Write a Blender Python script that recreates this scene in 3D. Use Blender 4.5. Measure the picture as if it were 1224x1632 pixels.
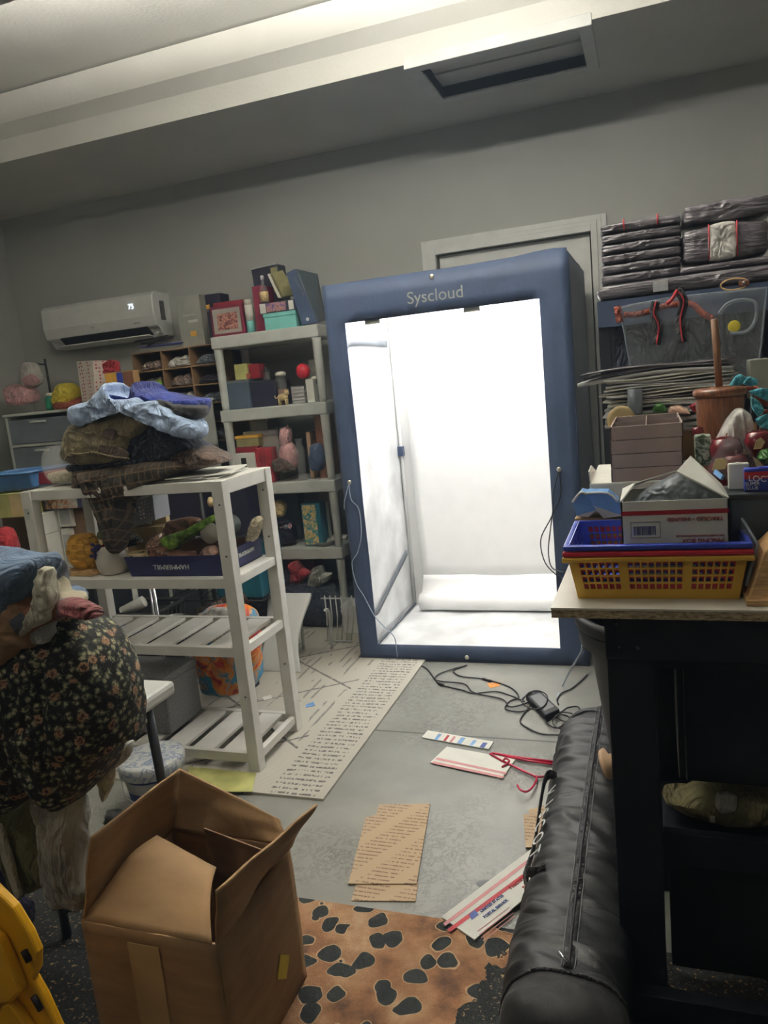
import bpy, math, random
from mathutils import Vector, Matrix, noise
random.seed(7)
for o in list(bpy.data.objects): bpy.data.objects.remove(o)
SC = bpy.context.scene
COL = SC.collection
PI = math.pi

# ---------------------------------------------------------------- camera
cd = bpy.data.cameras.new('camera'); cam = bpy.data.objects.new('camera', cd); COL.objects.link(cam)
yaw, pit, rol = -0.34691802, 0.16977872, -0.09778385
fw = Vector((math.sin(yaw)*math.cos(pit), math.cos(yaw)*math.cos(pit), -math.sin(pit)))
rt = fw.cross(Vector((0, 0, 1))).normalized(); up = rt.cross(fw)
r2 = rt*math.cos(rol) + up*math.sin(rol); u2 = -rt*math.sin(rol) + up*math.cos(rol)
cam.matrix_world = Matrix(((r2.x, u2.x, -fw.x, 0), (r2.y, u2.y, -fw.y, 0), (r2.z, u2.z, -fw.z, 1.5), (0, 0, 0, 1)))
cd.sensor_fit = 'HORIZONTAL'; cd.sensor_width = 36; cd.lens = 36*1216.013/1224; cd.clip_start = .05
SC.camera = cam

# ---------------------------------------------------------------- world, exposure, lamp powers
W = bpy.data.worlds.new('world'); SC.world = W; W.use_nodes = True
W.node_tree.nodes['Background'].inputs[0].default_value = (.02, .022, .025, 1)
_vs = W.node_tree.nodes.new('ShaderNodeVolumeScatter'); _vs.inputs['Color'].default_value = (.6, .78, 1, 1)   # thin bluish volume added to imitate lens glare around the tent
_vs.inputs['Density'].default_value = .022; _vs.inputs['Anisotropy'].default_value = .25
W.node_tree.links.new(_vs.outputs[0], W.node_tree.nodes['World Output'].inputs['Volume'])
SC.view_settings.view_transform = 'Standard'; SC.view_settings.look = 'None'
SC.view_settings.gamma = 1; SC.view_settings.use_curve_mapping = False
SC.view_settings.exposure = 0.52
FILL_UPLIGHT = 330.0        # emission of the added, unseen tubes that brighten the upper ceiling
LAMP_TUBE = 95.0       # emission of the ceiling tubes
BULB = 44.0            # emission of the bulb behind the camera
LED_POWER = 27.0       # emission of the LED strips in the photo tent

# ---------------------------------------------------------------- materials
def lin(c):
    return tuple(((v/255)/12.92 if v/255 <= .04045 else ((v/255+.055)/1.055)**2.4) for v in c)
MATS = {}
class N:
    def __init__(s, name, rough=.6, metal=0, spec=.5):
        m = bpy.data.materials.new(name); m.use_nodes = True; s.m = m; s.t = m.node_tree
        s.b = s.t.nodes['Principled BSDF']; s.b.inputs['Roughness'].default_value = rough
        s.b.inputs['Metallic'].default_value = metal; s.b.inputs['Specular IOR Level'].default_value = spec
        MATS[name] = m
    def n(s, t, **k):
        x = s.t.nodes.new('ShaderNode'+t)
        for a, v in k.items(): setattr(x, a, v)
        return x
    def set(s, sock, v):
        if hasattr(v, 'is_linked') or isinstance(v, bpy.types.NodeSocket): s.t.links.new(v, sock)
        elif isinstance(v, tuple) and len(v) == 3 and sock.type == 'RGBA': sock.default_value = lin(v)+(1,)
        else: sock.default_value = v
    def co(s, sc=(1, 1, 1), rot=(0, 0, 0), kind='Object', loc=(0, 0, 0)):
        c = s.n('TexCoord'); m = s.n('Mapping'); s.t.links.new(c.outputs[kind], m.inputs[0])
        m.inputs['Scale'].default_value = sc; m.inputs['Rotation'].default_value = rot; m.inputs['Location'].default_value = loc
        return m.outputs[0]
    def noise(s, scale, co=None, detail=3, rough=.5, dist=0):
        x = s.n('TexNoise'); x.inputs['Scale'].default_value = scale; x.inputs['Detail'].default_value = detail
        x.inputs['Roughness'].default_value = rough; x.inputs['Distortion'].default_value = dist
        s.t.links.new(co or s.co(), x.inputs['Vector']); return x.outputs[0]
    def vor(s, scale, co=None, feat='F1', out='Distance', rnd=1):
        x = s.n('TexVoronoi', feature=feat); x.inputs['Scale'].default_value = scale; x.inputs['Randomness'].default_value = rnd
        s.t.links.new(co or s.co(), x.inputs['Vector']); return x.outputs[out]
    def wave(s, scale, co=None, dirn='X', dist=0, prof='SIN'):
        x = s.n('TexWave', bands_direction=dirn, wave_profile=prof); x.inputs['Scale'].default_value = scale
        x.inputs['Distortion'].default_value = dist; s.t.links.new(co or s.co(), x.inputs['Vector']); return x.outputs['Fac']
    def ma(s, op, a, b=0, c=None):
        x = s.n('Math', operation=op); s.set(x.inputs[0], a); s.set(x.inputs[1], b)
        if c is not None: s.set(x.inputs[2], c)
        return x.outputs[0]
    def sep(s, co):
        x = s.n('SeparateXYZ'); s.t.links.new(co, x.inputs[0]); return x.outputs
    def ramp(s, f, stops, const=False):
        x = s.n('ValToRGB'); r = x.color_ramp
        if const: r.interpolation = 'CONSTANT'
        while len(r.elements) < len(stops): r.elements.new(.5)
        for e, (p, c) in zip(r.elements, stops): e.position = p; e.color = lin(c)+(1,)
        s.t.links.new(f, x.inputs[0]); return x.outputs[0]
    def mix(s, f, a, b, mode='MIX'):
        x = s.n('Mix', data_type='RGBA', blend_type=mode)
        s.set(x.inputs[0], f); s.set(x.inputs[6], a); s.set(x.inputs[7], b); return x.outputs[2]
    def base(s, v): s.set(s.b.inputs['Base Color'], v)
    def bump(s, h, st=.3, d=.01):
        x = s.n('Bump'); x.inputs['Strength'].default_value = st; x.inputs['Distance'].default_value = d
        s.t.links.new(h, x.inputs['Height']); s.t.links.new(x.outputs[0], s.b.inputs['Normal'])
def M(name, c=None, rough=.55, metal=0, var=.08, scale=12, bump=0, bs=60, spec=.5, trans=0, alpha=1, emit=0, sheen=0, co=(1, 1, 1)):
    """procedural material: a colour with a little noise of its own, optional bump"""
    if name in MATS: return MATS[name]
    q = N(name, rough, metal, spec)
    if var:
        d = tuple(max(0, min(255, v*(1-var))) for v in c); l = tuple(max(0, min(255, v*(1+var))) for v in c)
        q.base(q.ramp(q.noise(scale, q.co(co), 4), [(.3, d), (.7, l)]))
    else: q.base(tuple(c))
    if bump: q.bump(q.noise(bs, q.co(co), 4), bump, .01)
    if trans: q.b.inputs['Transmission Weight'].default_value = trans; q.b.inputs['IOR'].default_value = 1.3
    if alpha < 1: q.b.inputs['Alpha'].default_value = alpha
    if emit: q.set(q.b.inputs['Emission Color'], tuple(c)); q.b.inputs['Emission Strength'].default_value = emit
    if sheen: q.b.inputs['Sheen Weight'].default_value = sheen
    return q.m

# structure
q = N('wall_paint', .8); q.base(q.ramp(q.noise(1.2), [(.3, (164, 166, 162)), (.7, (174, 176, 172))])); q.bump(q.noise(90, None, 5), .12, .004)
q = N('ceiling_paint', .85); q.base(q.ramp(q.noise(2), [(.3, (206, 205, 198)), (.7, (216, 215, 208))])); q.bump(q.noise(55, None, 5), .35, .006)
M('trim_white', (205, 207, 204), .4, var=.03)
q = N('concrete', .42)
c = q.co(); a = q.ramp(q.noise(1.6, c, 6, .6), [(.25, (100, 101, 97)), (.5, (130, 131, 126)), (.75, (156, 156, 149))])
# peeling sealer in short scratches and flakes towards the middle of the bay
fl = q.ramp(q.noise(19, c, 9, .75, .8), [(.47, (0, 0, 0)), (.49, (255, 255, 255)), (.51, (255, 255, 255)), (.53, (0, 0, 0))])
reg = q.ramp(q.noise(1.3, q.co(loc=(.3, .9, 0)), 3), [(.46, (0, 0, 0)), (.56, (255, 255, 255))])
a = q.mix(q.ma('MULTIPLY', q.ma('MULTIPLY', fl, reg), .75), a, (74, 72, 66))
y = q.sep(c)[1]
jt = q.ma('LESS_THAN', q.ma('ABSOLUTE', q.ma('SUBTRACT', y, 2.905)), .006)
q.base(q.mix(jt, a, (62, 60, 55))); q.bump(q.noise(40, c, 5), .08, .004)
# cardboards
def board(name, c, d=.12):
    q = N(name, .75); k = q.co((1, 1, 6)); q.base(q.ramp(q.noise(7, k, 5), [(.3, tuple(v*(1-d) for v in c)), (.7, c)])); q.bump(q.ma('ADD', q.ma('MULTIPLY', q.ma('ABSOLUTE', q.ma('SUBTRACT', q.noise(4.5, q.co((1, 1, 1)), 1, .4, .6), .5)), 1.6), q.ma('MULTIPLY', q.noise(26, None, 4), .2)), .35, .02)
board('kraft', (164, 131, 92)); board('kraft_dark', (120, 94, 70)); board('kraft_sheet_plain', (196, 168, 132)); board('cubby_board', (142, 112, 82))
q = N('kraft_printed', .75)   # kraft sheet with rows of small slogans
c = q.co(rot=(0, 0, .0)); w = q.ma('GREATER_THAN', q.wave(17, c, 'Y'), .8)
tx = q.ma('GREATER_THAN', q.noise(190, q.co((1, .25, 1)), 2), .45); dash = q.ma('GREATER_THAN', q.wave(2.6, q.co((1, 1, 1), (0, 0, .5))), .25)
q.base(q.mix(q.ma('MULTIPLY', q.ma('MULTIPLY', w, tx), dash), (184, 160, 130), (128, 98, 78)))
# fabrics
def cloth(name, c, var=.18, bump=.25, rough=.85, scale=9):
    if name in MATS: return MATS[name]
    q = N(name, rough); d = tuple(v*(1-var) for v in c); l = tuple(min(255, v*(1+var)) for v in c)
    q.base(q.ramp(q.noise(scale, q.co(), 4), [(.3, d), (.7, l)])); q.b.inputs['Sheen Weight'].default_value = .15
    f = q.ma('ABSOLUTE', q.ma('SUBTRACT', q.noise(7, q.co((1.6, 1, .8)), 3, .55, 1.6), .5))      # creases
    q.bump(q.ma('ADD', q.ma('MULTIPLY', f, 2.2), q.ma('MULTIPLY', q.noise(300), .06)), .75 if bump > .12 else bump, .035); return q.m
cloth('tent_glare_navy', (50, 66, 96), .06, .06, .62)  # tent fabric is black; the blue lens glare over it is put into this colour
cloth('light_blue_shirt', (162, 182, 212)); cloth('royal_blue', (28, 44, 116)); cloth('navy_denim', (32, 40, 56)); cloth('khaki', (132, 120, 92))
cloth('blue_denim', (94, 116, 144), .22); cloth('grey_knit', (168, 168, 160)); cloth('olive_cloth', (112, 112, 70)); cloth('navy_blue_cloth', (46, 50, 84))
cloth('maroon_cloth', (116, 60, 62), .35); cloth('brown_camo', (70, 56, 48), .45); cloth('cream_cloth', (196, 192, 172)); 
q = N('black_nylon', .5); q.base(q.ramp(q.noise(9), [(.3, (24, 25, 28)), (.7, (32, 33, 36))]))
q.bump(q.ma('ADD', q.ma('ABSOLUTE', q.ma('SUBTRACT', q.noise(4, q.co((.7, 2.4, .9)), 2, .45, .7), .5)), q.ma('MULTIPLY', q.noise(300), .02)), .55, .05)
cloth('black_nylon_matte', (16, 17, 21), .1, .1, .7); cloth('black_strap', (15, 16, 22), .05, .3, .6); cloth('pink_plush', (206, 160, 160)); cloth('white_plush', (212, 208, 200))
cloth('pale_plush', (150, 142, 104), .1); cloth('taupe_shade', (128, 116, 112), .04); cloth('red_cloth', (156, 34, 44)); cloth('teal_cloth', (70, 160, 180)); cloth('rust_cloth', (150, 70, 48))
q = N('patchwork', .85); v = q.vor(13, None, out='Color', rnd=.6); s = q.sep(v)
q.base(q.ramp(s[0], [(0, (84, 88, 98)), (.25, (150, 118, 86)), (.4, (128, 134, 140)), (.55, (70, 76, 92)), (.7, (170, 162, 140)), (.85, (140, 96, 70))], True)); q.bump(q.noise(60), .3, .01)
q = N('plaid', .85)
c = q.co(rot=(.3, .1, .25)); wx = q.ma('GREATER_THAN', q.wave(11, c, 'X', .6), .95); wz = q.ma('GREATER_THAN', q.wave(8, c, 'Z', .6), .95)
bx = q.ma('GREATER_THAN', q.wave(5.5, c, 'X'), .6); bz = q.ma('GREATER_THAN', q.wave(4, c, 'Z'), .6)
a = q.mix(q.ma('MULTIPLY', q.ma('ADD', bx, bz), .4), (66, 58, 48), (34, 36, 34)); q.base(q.mix(q.ma('MULTIPLY', q.ma('MAXIMUM', wx, wz), .6), a, (128, 104, 82))); q.bump(q.noise(60), .3, .01)
q = N('floral_tapestry', .8)   # roses and leaves woven on black
c = q.co(); d = q.vor(24, c, rnd=.9); d2 = q.vor(60, q.co(loc=(.1, .2, .1)), rnd=.9); nz = q.noise(80, c, 3, .6, 1.6)
pet = q.ramp(q.ma('FRACT', q.ma('ADD', q.ma('MULTIPLY', d, 2.6), q.ma('MULTIPLY', nz, 2.2))), [(.25, (52, 34, 26)), (.45, (136, 90, 72)), (.7, (186, 156, 122)), (.9, (60, 40, 34))])
leaf = q.ramp(q.ma('ADD', q.ma('MULTIPLY', d2, .8), nz), [(.62, (168, 162, 132)), (.74, (104, 108, 84)), (.86, (52, 56, 46)), (.92, (13, 14, 16))])
q.base(q.mix(q.ramp(d, [(.24, (255, 255, 255)), (.34, (0, 0, 0))]), leaf, pet)); q.bump(q.noise(180), .4, .006)
q = N('grey_linen', .9); a = q.noise(90, q.co((1, 1, 9)), 2); b = q.noise(90, q.co((9, 9, 1)), 2)
q.base(q.ramp(q.ma('MULTIPLY', q.ma('ADD', a, b), .5), [(.35, (84, 84, 86)), (.65, (150, 150, 150))]))
# rugs
q = N('cream_rug', .95)
c = q.co(); X, Y, Z = q.sep(c)
xf = q.ma('SUBTRACT', 0, X)                         # distance from the right border, origin on the rug's right edge
inb = q.ma('MULTIPLY', q.ma('GREATER_THAN', xf, .035), q.ma('LESS_THAN', xf, .235))
rows = q.ma('GREATER_THAN', q.wave(9.5, c, 'Y', 1.6), .68); brk = q.ma('GREATER_THAN', q.noise(120, q.co((1, .3, 1)), 3), .49)
lad = q.ma('MULTIPLY', inb, q.ma('MULTIPLY', rows, brk))
fld = q.ma('GREATER_THAN', xf, .27)
def dl(k, per, off, w=.012):   # diagonal lines of the diamonds
    t = q.ma('ADD', q.ma('MULTIPLY', X, k), q.ma('ADD', Y, off)); f = q.ma('FRACT', q.ma('DIVIDE', q.ma('ADD', t, 20), per)); return q.ma('LESS_THAN', q.ma('ABSOLUTE', q.ma('SUBTRACT', f, .5)), w/per)
dia = q.ma('MAXIMUM', dl(.75, .62, 0, .008), dl(-.75, .62, .1, .008))
st = q.ma('MULTIPLY', q.ma('GREATER_THAN', q.wave(7, c, 'X', 1), .8), q.ma('GREATER_THAN', q.noise(14, q.co((1, .35, 1)), 3), .56))
pat = q.ma('MULTIPLY', q.ma('MAXIMUM', dia, q.ma('MULTIPLY', st, .7)), q.ma('MULTIPLY', fld, q.ma('GREATER_THAN', q.noise(130), .4)))
wv = q.mix(q.ma('MULTIPLY', q.ma('ADD', q.wave(60, c, 'X'), q.wave(45, c, 'Y')), .35), (198, 195, 184), (160, 156, 145))
q.base(q.mix(q.ma('MAXIMUM', lad, pat), wv, (98, 92, 88))); q.bump(q.wave(60, c, 'Y'), .5, .004)
q = N('leopard_rug', .95)
c = q.co(loc=(.2, .1, 0)); cd_ = q.co((1, 1.0, 1)); nz = q.noise(6, c, 2)
wc = q.n('VectorMath', operation='ADD'); sc_ = q.n('VectorMath', operation='SCALE'); nn = q.n('TexNoise'); nn.inputs['Scale'].default_value = 9; q.t.links.new(c, nn.inputs['Vector'])
q.t.links.new(nn.outputs['Color'], sc_.inputs[0]); sc_.inputs['Scale'].default_value = .07; q.t.links.new(c, wc.inputs[0]); q.t.links.new(sc_.outputs[0], wc.inputs[1])
d = q.vor(13, wc.outputs[0], rnd=.9); hole = q.vor(10.5, q.co(loc=(.215, .112, 0)), rnd=.85)
spot = q.ma('LESS_THAN', d, .37); edge = q.ma('LESS_THAN', q.ma('ABSOLUTE', q.ma('SUBTRACT', d, .385)), .016)
gnd = q.ramp(q.noise(7, c, 5, .6), [(.3, (92, 66, 52)), (.45, (156, 112, 80)), (.6, (184, 146, 112)), (.75, (206, 180, 150))])
lep = q.mix(edge, q.mix(spot, gnd, (44, 48, 50)), (190, 160, 126))
xx, yy, zz = q.sep(q.co())
rough_n = q.ma('MULTIPLY', q.ma('SUBTRACT', q.noise(5, q.co(), 5), .5), .5)
darkz = q.ma('MAXIMUM', q.ma('GREATER_THAN', q.ma('ADD', q.ma('ADD', xx, q.ma('MULTIPLY', yy, -.45)), rough_n), .47), q.ma('LESS_THAN', q.ma('ADD', q.ma('ADD', xx, q.ma('MULTIPLY', yy, 0)), rough_n), -.2))
cr = q.ramp(q.noise(110, c, 3), [(.5, (34, 37, 39)), (.62, (52, 54, 54)), (.68, (176, 144, 104))])
q.base(q.mix(darkz, lep, cr)); q.bump(q.noise(300, c), .8, .006)
# plastics etc.
M('white_lacquer', (224, 223, 216), .5, var=.03); M('resin_white', (200, 203, 198), .5, var=.04); M('black_paint', (26, 30, 38), .55, var=.15, spec=.3); M('black_plastic', (18, 21, 26), .6, var=.1)
M('appliance_white', (222, 224, 221), .35, var=.02); M('louver_black', (8, 8, 10), .5, var=0); M('grey_metal', (74, 78, 84), .4, .6); M('chrome', (215, 215, 220), .12, 1, var=.02)
M('grille_grey', (96, 96, 94), .5); M('display_led', (225, 240, 255), .4, var=0, emit=1.2); M('ink_black', (20, 20, 24), .6, var=0); M('ink_red', (170, 34, 46), .6, var=0); M('ink_pink', (206, 140, 142), .6, var=0); M('ink_blue', (52, 72, 142), .6, var=0); M('ink_white', (226, 228, 230), .6, var=0); M('ink_grey', (110, 112, 116), .6, var=0)
M('laminate_cream', (206, 203, 192), .35, var=.03)
q = N('chipboard', .8); q.base(q.ramp(q.noise(140, q.co((.5, 1, 1.6)), 4, .7), [(.35, (104, 88, 62)), (.5, (166, 148, 116)), (.65, (198, 182, 150))])); q.bump(q.noise(150), .4, .004)
M('yellow_plastic', (214, 168, 62), .38, var=.03); M('red_plastic', (190, 42, 58), .35, var=.03); M('blue_plastic', (46, 66, 168), .35, var=.03); M('warning_yellow', (232, 172, 22), .4, var=.04)
M('paper_white', (222, 222, 214), .7, var=.03, bump=.08, bs=12); M('paper_grey', (176, 178, 180), .7, var=.1); M('taupe', (172, 154, 148), .55, var=.04); M('felt_dark', (34, 40, 50), .9)
M('milk_blue', (104, 152, 206), .5, var=.14); M('clear_plastic', (200, 206, 212), .12, var=.02, alpha=.16); M('cloudy_plastic', (150, 160, 172), .3, var=.06, alpha=.55); M('wrap', (92, 88, 94), .22, var=.2, scale=24, bump=.5, bs=30, co=(.6, 1, 5))
M('wrap_white', (198, 196, 192), .2, var=.2, scale=30, bump=.7, bs=20); M('glass', (235, 240, 240), .03, var=0, alpha=.13, spec=.9)
M('tape_clear', (186, 158, 112), .15, var=.05); M('tape_yellow', (210, 190, 60), .4); M('wood_brown', (122, 80, 58), .28, var=.2, scale=30, co=(6, 6, .6)); M('wood_light', (186, 150, 104), .5, var=.15, scale=30, co=(1, 8, 8)); M('stick_wood', (150, 112, 84), .5, var=.15, scale=20, co=(8, 8, .6))
M('apple_red', (96, 26, 34), .12, var=.25, scale=8); M('leaf_green', (60, 104, 50), .4, var=.3); M('pear_green', (122, 140, 74), .4); M('ceramic_white', (204, 200, 188), .3, var=.04, bump=.2, bs=30); M('ceramic_cream', (206, 184, 136), .4); M('hive_yellow', (222, 170, 66), .6, var=.06)
M('grape_purple', (56, 46, 110), .35, var=.3); M('lid_red', (110, 26, 34), .15); M('box_navy', (30, 34, 82), .5, var=.05); M('grey_basket', (158, 162, 172), .45, var=.03); M('green_basket', (22, 128, 98), .4); M('blue_tray', (76, 122, 176), .35); M('book_red', (128, 30, 44), .5)
M('lime_box', (176, 176, 110), .6, var=.1); M('turquoise', (124, 196, 190), .5, var=.04); M('burgundy', (108, 28, 50), .5, var=.06); M('binder_slate', (70, 82, 92), .45, var=.05); M('olive_book', (128, 124, 86), .6, var=.12); M('grey_card', (150, 152, 144), .5, var=.06); M('dark_box', (26, 26, 46), .5, var=.2); M('slate_bin', (70, 84, 100), .5); M('dark_wicker', (24, 24, 28), .7, var=.3, scale=60)
M('orange_tag', (214, 140, 62), .6); M('brass_grommet', (236, 232, 214), .2, .6, var=0); M('silver_film', (214, 216, 217), .4, .05, var=.1, scale=5, bump=.3, bs=8); M('zip_grey', (92, 98, 106), .6); M('backdrop_white', (238, 238, 236), .55, var=.01); M('cable_black', (18, 18, 20), .4, var=0); M('cable_white', (170, 184, 204), .4, var=0); M('hanger_red', (186, 30, 66), .25, var=.03)
M('bottle_amber', (118, 74, 46), .15); M('label_cream', (206, 180, 132), .6, var=.2, scale=60); M('white_fur', (190, 190, 184), .95); M('sand', (196, 186, 160), .9, var=.2, scale=80); M('snack_green', (120, 160, 60), .25, var=.45, scale=18); M('meat_pink', (196, 160, 140), .35, var=.3, scale=20); M('cooked_brown', (120, 84, 66), .3, var=.4, scale=26)
M('bag_blue', (60, 150, 196), .4, var=.1); M('teal_bin', (30, 92, 112), .4); M('skin_beige', (206, 172, 138), .6, var=.06)
def art(name, cols, scale=14, rough=.45):
    q = N(name, rough); v = q.noise(scale, None, 3, .6, 1.5); n = len(cols)
    q.base(q.ramp(v, [(.32+.36*i/(n-1), c) for i, c in enumerate(cols)])); return q.m
art('art_lodge', [(40, 30, 30), (120, 50, 50), (190, 150, 130), (110, 60, 50)], 40)
art('art_puzzle', [(60, 60, 120), (150, 110, 150), (200, 150, 120), (70, 80, 60)], 30)
art('art_nature', [(40, 60, 80), (190, 120, 60), (200, 200, 190), (70, 90, 120)], 22)
art('art_bags', [(30, 30, 36), (90, 80, 80), (150, 130, 120), (60, 50, 50), (180, 180, 170)], 34, .2)
art('art_floral_dark', [(20, 26, 24), (60, 90, 60), (190, 200, 190), (40, 40, 40)], 40)
art('art_teal_print', [(40, 110, 124), (60, 140, 150), (220, 180, 90), (220, 200, 190)], 24)
art('art_beach', [(40, 140, 190), (60, 150, 190), (230, 150, 40), (200, 50, 40), (60, 40, 60)], 7, .4)
q = N('gift_hearts', .5); d = q.vor(44, None, rnd=.25); q.base(q.ramp(d, [(.28, (186, 62, 70)), (.34, (226, 216, 206))]))
q = N('led_strip', .5); q.set(q.b.inputs['Emission Color'], (255, 253, 250)); q.b.inputs['Emission Strength'].default_value = LED_POWER; q.base((250, 250, 250))
q = N('lamp_bulb', .5); q.set(q.b.inputs['Emission Color'], (255, 248, 236)); q.b.inputs['Emission Strength'].default_value = BULB; q.base((250, 250, 250))
q = N('fill_uplight_tube', .5); q.set(q.b.inputs['Emission Color'], (255, 252, 244)); q.b.inputs['Emission Strength'].default_value = FILL_UPLIGHT; q.base((250, 250, 250))
q = N('lamp_tube', .5); q.set(q.b.inputs['Emission Color'], (255, 252, 244)); q.b.inputs['Emission Strength'].default_value = LAMP_TUBE; q.base((250, 250, 250))

# ---------------------------------------------------------------- mesh builder
ORG = {}
class B:
    def __init__(s): s.v = []; s.f = []; s.sm = []
    def add(s, vs, fs, smooth=False):
        k = len(s.v); s.v += [Vector(p) for p in vs]; s.f += [tuple(i+k for i in f) for f in fs]; s.sm += [smooth]*len(fs); return s
    def box(s, x0, x1, y0, y1, z0, z1, xf=None):
        vs = [Vector((x, y, z)) for z in (z0, z1) for y in (y0, y1) for x in (x0, x1)]
        if xf: vs = [xf @ p for p in vs]
        return s.add(vs, [(0, 2, 3, 1), (4, 5, 7, 6), (0, 1, 5, 4), (2, 6, 7, 3), (0, 4, 6, 2), (1, 3, 7, 5)])
    def hexa(s, b, t):   # bottom and top quads
        return s.add(list(b)+list(t), [(3, 2, 1, 0), (4, 5, 6, 7), (0, 1, 5, 4), (1, 2, 6, 5), (2, 3, 7, 6), (3, 0, 4, 7)])
    def slab(s, quad, th):   # quad of four 3d points given a thickness to both sides
        a, b, c, d = [Vector(p) for p in quad]; n = (b-a).cross(d-a).normalized()*th*.5
        return s.hexa([p-n for p in (a, b, c, d)], [p+n for p in (a, b, c, d)])
    def poly(s, pts, vec):   # planar polygon extruded along vec
        pts = [Vector(p) for p in pts]; vec = Vector(vec); n = len(pts)
        return s.add(pts+[p+vec for p in pts], [tuple(reversed(range(n))), tuple(range(n, 2*n))]+[(i, (i+1) % n, (i+1) % n+n, i+n) for i in range(n)])
    def tube(s, pts, r, n=8, closed=False, radii=None):
        pts = [Vector(p) for p in pts]; m = len(pts); vs = []; prev = None
        for i, p in enumerate(pts):
            if closed: t = pts[(i+1) % m]-pts[i-1]
            else: t = pts[min(i+1, m-1)]-pts[max(i-1, 0)]
            t.normalize()
            if prev is None: a = t.orthogonal().normalized()
            else:
                a = prev-t*prev.dot(t)
                a = a.normalized() if a.length > 1e-6 else t.orthogonal().normalized()
            prev = a; b = t.cross(a); rr = radii[i] if radii else r
            vs += [p+(a*math.cos(2*PI*k/n)+b*math.sin(2*PI*k/n))*rr for k in range(n)]
        fs = [(i*n+k, i*n+(k+1) % n, ((i+1) % m)*n+(k+1) % n, ((i+1) % m)*n+k) for i in range(m if closed else m-1) for k in range(n)]
        if not closed: fs += [tuple(reversed(range(n))), tuple(range((m-1)*n, m*n))]
        return s.add(vs, fs, True)
    def lathe(s, prof, c=(0, 0, 0), n=28, xf=None, cap=True):
        vs = []; c = Vector(c)
        for r, z in prof: vs += [Vector((r*math.cos(2*PI*k/n), r*math.sin(2*PI*k/n), z)) for k in range(n)]
        if xf: vs = [xf @ p for p in vs]
        vs = [p+c for p in vs]; m = len(prof)
        fs = [(i*n+k, i*n+(k+1) % n, (i+1)*n+(k+1) % n, (i+1)*n+k) for i in range(m-1) for k in range(n)]
        if cap: fs += [tuple(reversed(range(n))), tuple(range((m-1)*n, m*n))]
        return s.add(vs, fs, True)
    def ball(s, c, r, sc=(1, 1, 1), n=16, lump=0, fr=6):
        vs = []; c = Vector(c)
        for i in range(n//2+1):
            th = PI*i/(n//2)
            for k in range(n):
                d = Vector((math.sin(th)*math.cos(2*PI*k/n), math.sin(th)*math.sin(2*PI*k/n), math.cos(th)))
                l = 1+(lump*noise.noise((d+c*3)*fr*.5) if lump else 0)
                vs.append(c+Vector((d.x*sc[0], d.y*sc[1], d.z*sc[2]))*r*l)
        return s.add(vs, [(i*n+k, (i+1)*n+k, (i+1)*n+(k+1) % n, i*n+(k+1) % n) for i in range(n//2) for k in range(n)], True)
    def grid(s, fn, nu, nv, smooth=True):
        vs = [fn(i/nu, j/nv) for j in range(nv+1) for i in range(nu+1)]
        return s.add(vs, [(j*(nu+1)+i, j*(nu+1)+i+1, (j+1)*(nu+1)+i+1, (j+1)*(nu+1)+i) for j in range(nv) for i in range(nu)], smooth)
    def lattice(s, c4, us, vs_, holes):   # wall with square holes; c4 = corners (00,10,11,01); us, vs_ = break lines; holes(i,j) -> bool
        a, b, c, d = [Vector(p) for p in c4]; nu = len(us)
        vs = [(a.lerp(b, u)).lerp(d.lerp(c, u), v) for v in vs_ for u in us]
        return s.add(vs, [(j*nu+i, j*nu+i+1, (j+1)*nu+i+1, (j+1)*nu+i) for j in range(len(vs_)-1) for i in range(nu-1) if not holes(i, j)])
    def puff(s, pts, th, wr=.006, fr=9, dirn=(0, 1, 0), rings=20, n=96, seed=0, flat=.3, st=(1, 1, 1), curl=0):
        """closed cushion-like solid over a planar outline: th = thickness along dirn, wrinkled; for cloth, plush and soft bags"""
        P0 = [Vector(p) for p in pts]; d = Vector(dirn).normalized(); m = len(P0)
        L = [(P0[(i+1) % m]-P0[i]).length for i in range(m)]; tot = sum(L); out = []
        for k in range(n):
            t = tot*k/n; i = 0
            while t > L[i] and i < m-1: t -= L[i]; i += 1
            u = t/max(L[i], 1e-9); p0, p1, p2, p3 = P0[i-1], P0[i], P0[(i+1) % m], P0[(i+2) % m]
            out.append(p1.lerp(p2, u)*.55+.45*.5*((2*p1)+(p2-p0)*u+(2*p0-5*p1+4*p2-p3)*u*u+(3*p1-p0-3*p2+p3)*u**3))
        cen = sum(out, Vector())/n; so = Vector((seed*3.1, seed*1.7, seed*.9))
        def pt(r, o, sgn):
            p = cen.lerp(o, r); q_ = Vector(((p.x+so.x)*fr*st[0], (p.y+so.y+sgn*5)*fr*st[1], (p.z+so.z)*fr*st[2]))
            w_ = noise.noise(q_*.6+Vector((7, 3, 1)))*1.6; q2 = q_+Vector((w_, w_*.5, -w_))
            nz = noise.noise(q_*.8)+1.1*(.5-abs(noise.noise(q2*1.1))*2.2)+.55*(.5-abs(noise.noise(q2*2.6))*2.2)+.25*noise.noise(q_*6)
            e = max(0, 1-r**3.2)**flat
            return p+d*sgn*th*.5*e+d*sgn*wr*nz*min(1, (1-r)*5+.25)+Vector((0, 0, curl*(1-r)))
        vs = [pt(0, cen, -1)]; fs = []
        rs = [(j/rings)**.8 for j in range(1, rings+1)]
        for r in rs: vs += [pt(r, o, -1) for o in out]
        kb = len(vs)
        for r in reversed(rs[:-1]): vs += [pt(r, o, 1) for o in out]
        vs.append(pt(0, cen, 1)); R = 2*rings-1
        fs += [(0, 1+(k+1) % n, 1+k) for k in range(n)]
        fs += [(1+j*n+k, 1+j*n+(k+1) % n, 1+(j+1)*n+(k+1) % n, 1+(j+1)*n+k) for j in range(R-1) for k in range(n)]
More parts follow.
